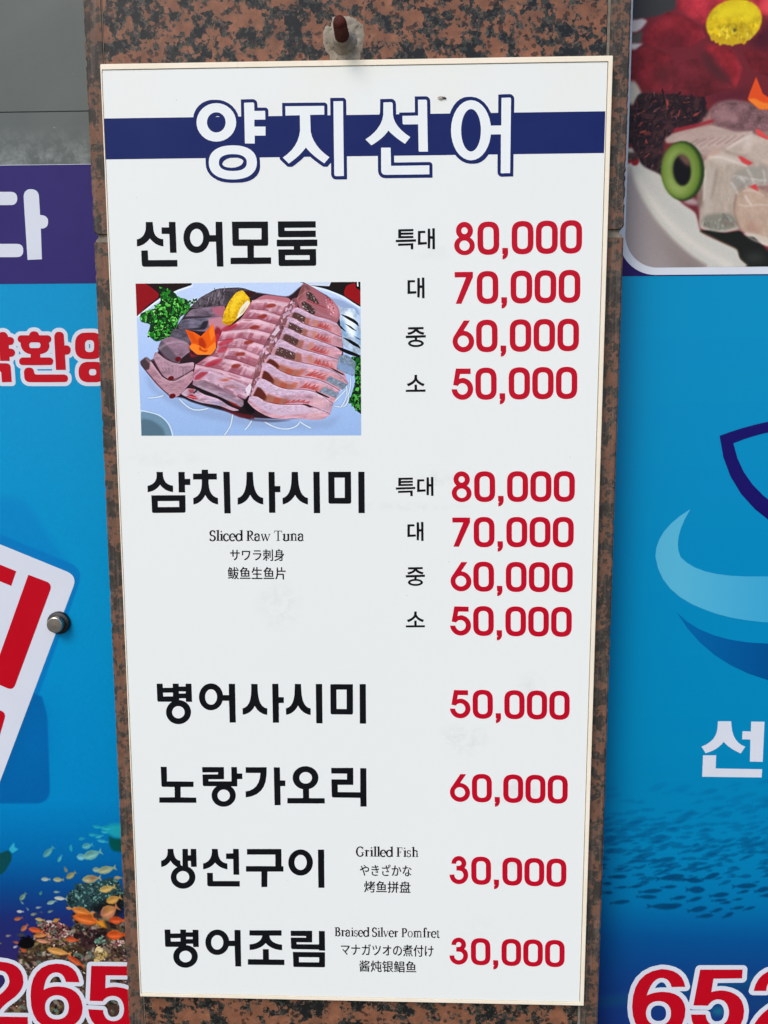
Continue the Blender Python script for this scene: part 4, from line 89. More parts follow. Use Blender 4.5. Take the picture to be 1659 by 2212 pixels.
"welcome":[[[-3628,8302,-3523,8302,-3490,8306,-3458,8316,-3435,8331,-3409,8361,-3397,8391,-3392,8425,-3392,8473,-3402,8511,-3419,8536,-3445,8556,-3478,8567,-3516,8571,-3626,8571,-3655,8567,-3686,8557,-3711,8541,-3736,8508,-3746,8483,-3752,8440,-3751,8395,-3741,8361,-3724,8336,-3698,8317,-3663,8306],[-3585,8394,-3603,8402,-3611,8413,-3612,8446,-3607,8460,-3601,8467,-3585,8476,-3541,8476,-3528,8472,-3516,8458,-3512,8435,-3519,8410,-3533,8397,-3543,8394]],[[-4205,8304,-3935,8306,-3918,8314,-3906,8328,-3899,8351,-3899,8365,-3904,8381,-3920,8397,-3946,8406,-4278,8407,-4328,8407,-4340,8412,-4352,8428,-4357,8463,-4364,8476,-4375,8487,-4386,8494,-4416,8501,-4446,8497,-4468,8486,-4479,8473,-4487,8455,-4491,8438,-4489,8361,-4484,8343,-4476,8330,-4455,8314,-4421,8306]],[[-4798,8307,-4664,8308,-4666,8510,-4671,8525,-4679,8538,-4690,8547,-4705,8554,-4720,8557,-4858,8559,-4985,8559,-4992,8460,-4835,8459,-4813,8452,-4802,8440,-4799,8425]],[[-4056,8466,-3922,8466,-3924,8665,-3891,8666,-3871,8672,-3854,8690,-3847,8705,-3844,8720,-3844,8741,-3852,8763,-3866,8777,-3880,8784,-3893,8787,-3924,8788,-3926,8883,-3926,8918,-3931,8935,-3946,8954,-3968,8964,-4005,8964,-4025,8956,-4041,8941,-4052,8920,-4056,8903]],[[-4346,8529,-4123,8531,-4110,8536,-4096,8548,-4086,8575,-4086,8593,-4091,8606,-4106,8622,-4118,8627,-4131,8631,-4251,8631,-4261,8633,-4256,8674,-4225,8679,-4186,8694,-4161,8712,-4144,8733,-4131,8760,-4127,8773,-4127,8800,-4132,8823,-4116,8831,-4106,8841,-4099,8858,-4097,8878,-4102,8896,-4116,8911,-4131,8917,-4148,8921,-4258,8921,-4267,8948,-4280,8961,-4293,8967,-4320,8974,-4340,8972,-4356,8967,-4373,8957,-4382,8948,-4395,8921,-4503,8922,-4525,8917,-4542,8901,-4551,8876,-4551,8863,-4544,8845,-4536,8836,-4516,8825,-4512,8781,-4502,8751,-4487,8726,-4458,8699,-4423,8682,-4386,8673,-4390,8632,-4500,8632,-4510,8631,-4526,8622,-4539,8610,-4546,8595,-4549,8576,-4544,8553,-4528,8537,-4505,8531],[-4373,8754,-4390,8761,-4399,8775,-4399,8801,-4396,8811,-4386,8822,-4368,8829,-4275,8827,-4258,8822,-4251,8813,-4247,8803,-4249,8778,-4260,8761,-4275,8754]],[[-4805,8587,-4675,8587,-4674,8640,-4646,8641,-4628,8646,-4606,8665,-4596,8691,-4596,8706,-4606,8728,-4616,8737,-4635,8746,-4676,8750,-4674,8795,-4643,8796,-4631,8799,-4620,8806,-4606,8825,-4601,8843,-4601,8863,-4611,8884,-4620,8891,-4648,8902,-4676,8902,-4682,8925,-4696,8946,-4708,8957,-4728,8966,-4753,8967,-4775,8962,-4788,8954,-4801,8940,-4812,8905]],[[-3586,8604,-3515,8609,-3478,8621,-3446,8643,-3424,8671,-3409,8710,-3402,8756,-3401,8810,-3402,8845,-3414,8885,-3432,8911,-3445,8922,-3468,8937,-3505,8949,-3540,8952,-3598,8952,-3668,8949,-3705,8937,-3741,8911,-3759,8888,-3776,8846,-3782,8795,-3784,8751,-3782,8713,-3771,8673,-3754,8648,-3738,8634,-3718,8621,-3683,8609],[-3603,8697,-3628,8704,-3641,8715,-3646,8723,-3649,8735,-3649,8780,-3646,8816,-3641,8830,-3623,8847,-3606,8854,-3573,8854,-3563,8854,-3546,8847,-3536,8838,-3531,8830,-3526,8803,-3529,8743,-3536,8721,-3546,8709,-3556,8702,-3578,8697]]],
"welcome_outline":[[[-3634,8251,-3517,8251,-3487,8253,-3437,8268,-3403,8290,-3382,8310,-3364,8337,-3347,8378,-3340,8428,-3340,8452,-3342,8490,-3350,8517,-3359,8539,-3376,8565,-3393,8582,-3417,8599,-3404,8613,-3377,8648,-3359,8698,-3352,8739,-3350,8779,-3352,8858,-3366,8904,-3387,8938,-3407,8958,-3444,8983,-3494,9000,-3533,9003,-3640,9003,-3670,9001,-3725,8985,-3767,8958,-3802,8917,-3825,8863,-3831,8817,-3833,8816,-3858,8831,-3874,8835,-3875,8927,-3882,8953,-3894,8973,-3922,9000,-3935,9007,-3958,9015,-3995,9017,-4014,9015,-4040,9006,-4063,8992,-4080,8975,-4093,8956,-4110,8965,-4135,8971,-4222,8971,-4226,8979,-4250,9003,-4270,9015,-4309,9025,-4347,9023,-4378,9015,-4398,9003,-4428,8972,-4512,8973,-4532,8970,-4559,8957,-4587,8930,-4614,8946,-4638,8952,-4652,8975,-4672,8995,-4692,9007,-4729,9018,-4770,9017,-4795,9010,-4820,8995,-4844,8969,-4859,8935,-4862,8919,-4859,8668,-4858,8610,-4994,8610,-5015,8601,-5029,8588,-5036,8572,-5039,8555,-5044,8450,-5035,8429,-5022,8416,-5000,8407,-4852,8407,-4850,8299,-4841,8278,-4828,8265,-4819,8260,-4807,8256,-4655,8255,-4634,8263,-4621,8277,-4612,8298,-4614,8502,-4616,8524,-4631,8562,-4624,8579,-4624,8593,-4607,8598,-4597,8605,-4600,8592,-4600,8563,-4590,8529,-4581,8515,-4567,8501,-4552,8491,-4531,8483,-4537,8468,-4542,8444,-4541,8360,-4531,8322,-4517,8299,-4500,8282,-4478,8267,-4442,8256,-4382,8253,-3943,8252,-3929,8253,-3905,8261,-3887,8272,-3865,8295,-3855,8315,-3849,8339,-3849,8378,-3856,8402,-3866,8418,-3884,8434,-3876,8445,-3872,8458,-3872,8617,-3842,8630,-3818,8652,-3794,8614,-3779,8600,-3747,8578,-3780,8537,-3797,8490,-3804,8444,-3802,8397,-3801,8383,-3789,8340,-3767,8308,-3750,8291,-3722,8271,-3673,8255],[-4228,8457,-4304,8458,-4308,8478,-4187,8477,-4130,8477,-4109,8481,-4109,8457],[-4548,8670,-4545,8682,-4545,8717,-4547,8724,-4537,8708,-4517,8682],[-4108,8677,-4120,8680,-4113,8690,-4107,8695],[-4555,8746,-4562,8757,-4579,8773,-4570,8783,-4565,8790,-4565,8779],[-3593,8748,-3597,8750,-3596,8795,-3594,8802,-3583,8803,-3579,8802,-3580,8757,-3582,8750]]],
"badge":[[[-5811,6463,-4053,5735,-4010,5712,-3978,5684,-3958,5651,-3950,5612,-3954,5569,-3970,5520,-5442,2049,-6980,2856]]],
"badge_red":[[[-5193,5916,-4756,5736,-4838,5530,-5208,5679]],[[-4589,5688,-4347,5595,-4321,5582,-4302,5566,-4290,5546,-4285,5523,-4287,5497,-4296,5468,-4866,4116,-4879,4091,-4895,4072,-4913,4061,-4933,4056,-4956,4057,-4982,4066,-5216,4168]],[[-5240,3788,-5100,3739,-5075,3728,-5057,3713,-5045,3696,-5040,3674,-5040,3650,-5047,3622,-5159,3295,-5388,2875,-5569,3567]]],
"phone_left":[[[-5716,-470,-5692,-358,-5653,-265,-5599,-193,-5530,-141,-5446,-108,-5346,-96,-5239,-108,-5152,-136,-5086,-181,-5041,-242,-5016,-321,-5012,-417,-5023,-467,-5044,-518,-5075,-568,-5116,-617,-5167,-667,-5229,-715,-5280,-754,-5325,-795,-5365,-838,-5399,-883,-5427,-931,-5449,-980,-4981,-977,-4986,-1173,-5787,-1186,-5765,-1091,-5730,-1000,-5682,-914,-5619,-832,-5544,-755,-5454,-682,-5385,-630,-5328,-581,-5284,-534,-5251,-490,-5231,-448,-5222,-409,-5227,-358,-5238,-316,-5257,-284,-5282,-260,-5315,-245,-5355,-240,-5396,-249,-5431,-269,-5460,-301,-5483,-344,-5501,-399,-5512,-466]],[[-4377,-400,-4176,-402,-4193,-311,-4224,-237,-4271,-180,-4334,-140,-4412,-116,-4505,-110,-4623,-131,-4722,-179,-4801,-252,-4861,-352,-4900,-478,-4919,-631,-4918,-794,-4893,-927,-4845,-1029,-4773,-1102,-4678,-1144,-4560,-1156,-4439,-1142,-4338,-1110,-4259,-1060,-4201,-993,-4164,-908,-4148,-806,-4160,-704,-4191,-621,-4240,-556,-4308,-510,-4395,-482,-4500,-473,-4542,-476,-4582,-482,-4620,-491,-4655,-502,-4687,-517,-4717,-534,-4700,-451,-4676,-382,-4647,-328,-4612,-288,-4571,-262,-4524,-251,-4487,-253,-4455,-265,-4428,-285,-4406,-314,-4389,-353,-4377,-400],[-4354,-805,-4360,-849,-4371,-887,-4388,-920,-4410,-948,-4437,-971,-4468,-989,-4503,-999,-4543,-1004,-4584,-1001,-4618,-992,-4647,-976,-4672,-954,-4691,-927,-4704,-894,-4712,-858,-4712,-814,-4707,-770,-4696,-733,-4679,-700,-4656,-671,-4629,-648,-4598,-631,-4564,-620,-4523,-616,-4483,-619,-4449,-628,-4420,-644,-4395,-665,-4376,-693,-4363,-725,-4355,-762]],[[-3988,-135,-3337,-130,-3343,-275,-3780,-282,-3795,-485,-3765,-477,-3736,-470,-3707,-466,-3678,-463,-3650,-462,-3622,-462,-3518,-480,-3434,-513,-3369,-561,-3324,-625,-3299,-704,-3293,-799,-3315,-909,-3357,-999,-3417,-1071,-3496,-1123,-3595,-1155,-3713,-1168,-3818,-1157,-3905,-1128,-3974,-1081,-4023,-1015,-4054,-931,-4066,-829,-3846,-837,-3840,-892,-3825,-936,-3803,-971,-3774,-995,-3738,-1009,-3694,-1013,-3646,-1003,-3607,-983,-3575,-953,-3552,-913,-3537,-863,-3530,-804,-3537,-744,-3552,-694,-3574,-656,-3605,-629,-3642,-613,-3688,-607,-3722,-611,-3753,-620,-3781,-632,-3806,-649,-3827,-671,-3846,-696,-4038,-695]]],
"phone_left_outline":[[[-5792,-1251,-5045,-1240,-4981,-1239,-4969,-1236,-4949,-1226,-4934,-1212,-4924,-1192,-4921,-1174,-4918,-1037,-4916,-1030,-4897,-1069,-4811,-1155,-4704,-1205,-4684,-1210,-4575,-1221,-4546,-1221,-4424,-1206,-4317,-1172,-4222,-1115,-4148,-1032,-4115,-959,-4079,-1049,-4028,-1118,-4002,-1141,-3942,-1182,-3925,-1191,-3834,-1221,-3706,-1234,-3584,-1220,-3475,-1185,-3460,-1177,-3380,-1125,-3359,-1104,-3304,-1039,-3254,-933,-3228,-807,-3233,-702,-3242,-667,-3262,-605,-3271,-588,-3314,-525,-3334,-506,-3392,-462,-3412,-451,-3495,-419,-3510,-415,-3612,-397,-3657,-396,-3722,-402,-3719,-347,-3337,-340,-3321,-336,-3309,-330,-3288,-309,-3282,-297,-3278,-280,-3272,-124,-3276,-108,-3282,-95,-3302,-75,-3315,-69,-3331,-65,-3941,-69,-4001,-71,-4026,-82,-4041,-97,-4049,-113,-4054,-138,-4063,-237,-4102,-672,-4127,-604,-4139,-580,-4187,-518,-4201,-504,-4256,-467,-4162,-466,-4141,-457,-4123,-440,-4113,-420,-4111,-395,-4131,-289,-4169,-202,-4217,-143,-4234,-126,-4290,-90,-4314,-77,-4405,-51,-4511,-45,-4642,-69,-4757,-124,-4829,-189,-4858,-219,-4923,-332,-4946,-407,-4952,-309,-4973,-239,-4986,-208,-5032,-144,-5049,-127,-5116,-81,-5131,-74,-5225,-44,-5336,-31,-5355,-31,-5466,-46,-5566,-86,-5636,-139,-5654,-157,-5706,-225,-5717,-247,-5756,-340,-5779,-453,-5779,-483,-5768,-508,-5750,-525,-5737,-531,-5721,-535,-5541,-532,-5506,-531,-5490,-527,-5474,-519,-5459,-504,-5451,-488,-5438,-415,-5424,-372,-5407,-338,-5390,-320,-5372,-310,-5356,-306,-5332,-309,-5319,-315,-5308,-324,-5298,-342,-5291,-370,-5288,-407,-5293,-428,-5306,-454,-5336,-495,-5374,-535,-5420,-575,-5492,-629,-5580,-700,-5673,-794,-5742,-887,-5792,-977,-5824,-1060,-5852,-1178,-5849,-1204,-5839,-1224,-5821,-1241,-5809,-1247],[-3704,-947,-3725,-945,-3741,-939,-3756,-925,-3767,-907,-3776,-879,-3784,-818,-3794,-799,-3809,-785,-3825,-776,-3855,-771,-4034,-765,-4071,-765,-4086,-769,-4090,-734,-4072,-750,-4051,-759,-3926,-761,-3840,-761,-3824,-757,-3807,-749,-3791,-732,-3777,-712,-3765,-700,-3735,-682,-3719,-677,-3696,-674,-3669,-675,-3659,-676,-3636,-687,-3624,-699,-3612,-720,-3602,-754,-3596,-804,-3602,-853,-3612,-887,-3626,-910,-3645,-930,-3667,-941],[-4551,-939,-4572,-937,-4595,-931,-4616,-917,-4634,-894,-4642,-877,-4647,-852,-4647,-810,-4644,-790,-4636,-758,-4624,-735,-4611,-718,-4597,-706,-4572,-691,-4552,-685,-4516,-682,-4500,-682,-4472,-689,-4452,-701,-4433,-724,-4424,-745,-4419,-778,-4419,-804,-4423,-835,-4432,-864,-4441,-882,-4457,-903,-4475,-919,-4509,-934],[-5340,-915,-5313,-877,-5276,-837,-5240,-805,-5129,-720,-5058,-650,-5017,-599,-4991,-557,-4972,-514,-4973,-535,-4984,-620,-4983,-802,-4962,-914,-4975,-912,-5139,-912],[-4620,-424,-4617,-409,-4594,-367,-4569,-337,-4549,-325,-4522,-317,-4501,-317,-4486,-322,-4476,-330,-4465,-345,-4451,-374,-4442,-412,-4507,-407,-4561,-412]]],
"phone_right":[[[4425,-286,4619,-278,4595,-195,4557,-127,4505,-75,4441,-38,4362,-16,4270,-9,4145,-43,4044,-103,3967,-189,3913,-302,3882,-442,3876,-609,3892,-745,3928,-856,3983,-941,4058,-1001,4152,-1036,4266,-1046,4385,-1029,4480,-991,4554,-931,4604,-850,4632,-748,4637,-625,4617,-545,4583,-479,4536,-428,4475,-392,4401,-370,4314,-362,4270,-364,4228,-370,4188,-379,4150,-391,4113,-406,4078,-424,4101,-344,4128,-277,4158,-224,4191,-185,4228,-159,4268,-148,4305,-149,4338,-160,4367,-178,4391,-206,4410,-241,4425,-286],[4433,-695,4432,-738,4424,-775,4410,-808,4391,-836,4366,-858,4337,-875,4303,-886,4263,-890,4223,-888,4188,-879,4158,-863,4131,-842,4110,-815,4094,-783,4083,-747,4078,-703,4080,-660,4088,-624,4101,-591,4121,-563,4146,-541,4175,-524,4208,-513,4248,-509,4289,-511,4323,-520,4353,-536,4380,-557,4401,-584,4418,-616,4428,-652]],[[4817,-6,5414,7,5414,-129,5012,-143,4992,-350,5022,-340,5053,-332,5083,-327,5113,-323,5143,-322,5173,-323,5257,-342,5328,-375,5385,-420,5427,-480,5455,-552,5470,-638,5461,-756,5431,-853,5381,-930,5309,-986,5217,-1020,5103,-1034,4993,-1025,4901,-998,4828,-952,4773,-889,4736,-808,4718,-708,4927,-703,4939,-757,4958,-801,4983,-835,5014,-859,5052,-873,5096,-877,5147,-867,5189,-846,5221,-812,5242,-767,5254,-711,5255,-643,5242,-587,5223,-542,5198,-506,5168,-481,5132,-467,5090,-462,5062,-467,5036,-476,5012,-491,4991,-510,4971,-534,4954,-563,4746,-565]],[[5586,-320,5763,-316,5768,-253,5783,-201,5806,-161,5838,-131,5878,-113,5928,-107,5973,-112,6011,-126,6040,-149,6063,-179,6077,-218,6084,-265,6077,-309,6060,-352,6033,-396,5996,-441,5949,-485,5893,-530,5809,-591,5738,-659,5679,-736,5633,-820,5599,-913,5579,-1014,6349,-995,6354,-839,5881,-842,5901,-803,5928,-766,5960,-729,5997,-693,6041,-658,6090,-624,6160,-575,6215,-521,6258,-461,6286,-394,6301,-322,6303,-244,6280,-158,6242,-88,6188,-34,6119,4,6034,25,5935,31,5840,13,5760,-22,5694,-72,5644,-138,5607,-221,5586,-320]]],
"phone_right_outline":[[[4249,-1114,4280,-1114,4400,-1096,4503,-1056,4519,-1047,4607,-974,4662,-887,4677,-844,4717,-929,4785,-1006,4875,-1061,4982,-1092,5083,-1101,5120,-1101,5235,-1086,5342,-1046,5419,-987,5440,-965,5495,-880,5525,-783,5530,-759,5537,-657,5537,-624,5522,-537,5487,-447,5438,-378,5427,-366,5365,-317,5292,-282,5265,-274,5179,-255,5112,-255,5072,-260,5069,-260,5068,-257,5074,-209,5422,-197,5439,-192,5450,-186,5470,-167,5476,-155,5481,-138,5482,16,5477,33,5467,50,5458,59,5442,69,5424,74,5050,66,4808,61,4790,56,4779,50,4761,32,4755,21,4748,-3,4683,-524,4636,-435,4580,-376,4538,-350,4635,-345,4658,-335,4676,-317,4686,-294,4687,-268,4657,-167,4615,-90,4586,-59,4544,-19,4468,25,4374,51,4293,58,4252,56,4134,25,4109,15,4003,-49,3912,-148,3850,-275,3815,-432,3808,-624,3825,-758,3865,-883,3930,-984,3942,-996,4020,-1059,4038,-1067,4134,-1102],[4252,-822,4234,-821,4207,-812,4183,-796,4167,-778,4156,-755,4150,-734,4146,-688,4147,-668,4153,-642,4167,-615,4183,-599,4203,-586,4222,-580,4259,-577,4278,-579,4297,-584,4314,-592,4330,-605,4342,-619,4355,-642,4361,-663,4365,-692,4365,-729,4360,-753,4351,-774,4340,-790,4325,-804,4308,-814,4293,-819],[5087,-809,5065,-806,5052,-801,5031,-787,5017,-768,5003,-735,4993,-688,4987,-672,4970,-651,4954,-641,4937,-636,4882,-636,4723,-640,4705,-642,4705,-619,4719,-627,4737,-632,4885,-631,4964,-631,4987,-624,5007,-607,5027,-573,5048,-550,5062,-540,5080,-532,5100,-531,5117,-534,5132,-540,5144,-550,5163,-575,5177,-609,5187,-650,5186,-704,5178,-742,5163,-774,5147,-791,5125,-802],[4189,-309,4216,-260,4242,-232,4258,-221,4275,-216,4297,-217,4308,-221,4319,-229,4332,-243,4348,-270,4357,-297,4335,-295,4264,-296]],[[5569,-1081,6342,-1064,6365,-1061,6382,-1055,6402,-1038,6412,-1022,6417,-1004,6422,-829,6417,-812,6411,-800,6393,-782,6382,-776,6364,-771,6012,-773,6042,-745,6080,-714,6203,-629,6268,-564,6276,-554,6317,-494,6347,-427,6355,-403,6368,-337,6371,-272,6371,-233,6347,-143,6338,-122,6296,-47,6229,20,6145,66,6053,91,6013,94,5925,99,5828,80,5805,73,5722,35,5653,-17,5631,-42,5583,-105,5545,-193,5518,-309,5518,-329,5523,-347,5533,-363,5554,-380,5577,-387,5755,-385,5779,-382,5802,-372,5820,-354,5830,-332,5835,-270,5846,-228,5858,-205,5870,-194,5897,-180,5919,-176,5938,-176,5957,-179,5980,-189,5992,-198,6003,-214,6011,-234,6015,-259,6011,-290,6001,-317,5978,-355,5948,-392,5905,-434,5887,-449,5764,-539,5683,-617,5622,-697,5575,-783,5532,-898,5511,-1002,5512,-1029,5522,-1052,5540,-1070,5552,-1076]]],
"seon":[[[4891,3682,5069,3684,5077,3614,5092,3540,5114,3477,5144,3423,5182,3379,5227,3346,5279,3322,5222,3224,5167,3252,5118,3279,5075,3307,5038,3334,5008,3362,4983,3389,4955,3351,4922,3318,4884,3288,4842,3262,4796,3241,4745,3223,4685,3317,4747,3348,4797,3384,4837,3426,4865,3475,4883,3528,4889,3588]],[[5340,3682,5520,3682,5527,3107,5353,3109,5343,3426,5231,3427,5230,3543,5343,3541]],[[4711,3192,4890,3194,4892,3004,5526,3000,5524,2881,4714,2882]]],
"shield":[[[4724,7578,4868,7631,5017,7679,5171,7721,5330,7758,5493,7790,5661,7817,5832,7789,5999,7757,6161,7719,6319,7676,6472,7628,6621,7575,6593,7298,6518,7044,6397,6814,6229,6608,6015,6426,5753,6269,5472,6425,5235,6607,5041,6813,4892,7044,4786,7299,4724,7578],[4908,7479,5027,7526,5149,7567,5274,7602,5402,7631,5534,7654,5670,7671,5807,7653,5941,7630,6073,7601,6202,7566,6328,7524,6451,7477,6413,7283,6343,7103,6240,6938,6105,6786,5938,6650,5738,6527,5523,6649,5338,6786,5185,6937,5062,7103,4970,7284,4908,7479]]],
"wave_light":[[[4387,6607,4251,6513,4141,6414,4055,6310,3996,6202,3962,6089,3953,5971,3995,5808,4066,5661,4169,5530,4303,5416,4467,5318,4662,5237,4813,5184,4988,5139,5187,5104,5411,5079,5659,5063,5931,5056,6184,5094,6418,5168,6633,5278,6830,5424,7009,5604,7168,5819,6984,5785,6788,5757,6581,5735,6363,5719,6133,5709,5892,5705,5151,5702,4950,5712,4771,5735,4616,5771,4484,5821,4374,5885,4288,5961,4256,6046,4243,6140,4250,6243,4276,6355,4322,6477,4387,6607]]],
"wave_dark":[[[4271,5202,4414,5077,4582,4973,4775,4892,4994,4832,5238,4795,5508,4780,5948,4783,6156,4808,6353,4855,6541,4923,6718,5011,6885,5120,7042,5250,6903,4957,6748,4711,6579,4512,6395,4361,6196,4259,5983,4206,5536,4270,5267,4360,5022,4476,4799,4619,4600,4788,4424,4982,4271,5202]]],
"patch":[[[-344,12399,-373,12318,-368,12212,-343,12130,-296,12080,-288,12006,63,12001,70,12111,96,12139,115,12285,102,12407,55,12436,25,12473,-62,12503,-204,12508,-256,12498,-274,12434,-279,12398,-305,12390,-314,12406]]],
"bug":[[97.49,1153.59],[100.05,1155.08],[105.42,1154.9],[107.15,1153.04],[105.65,1151.84],[103.51,1152.07],[102.21,1153.93],[108.4,1157.29],[109.06,1155.86]]}
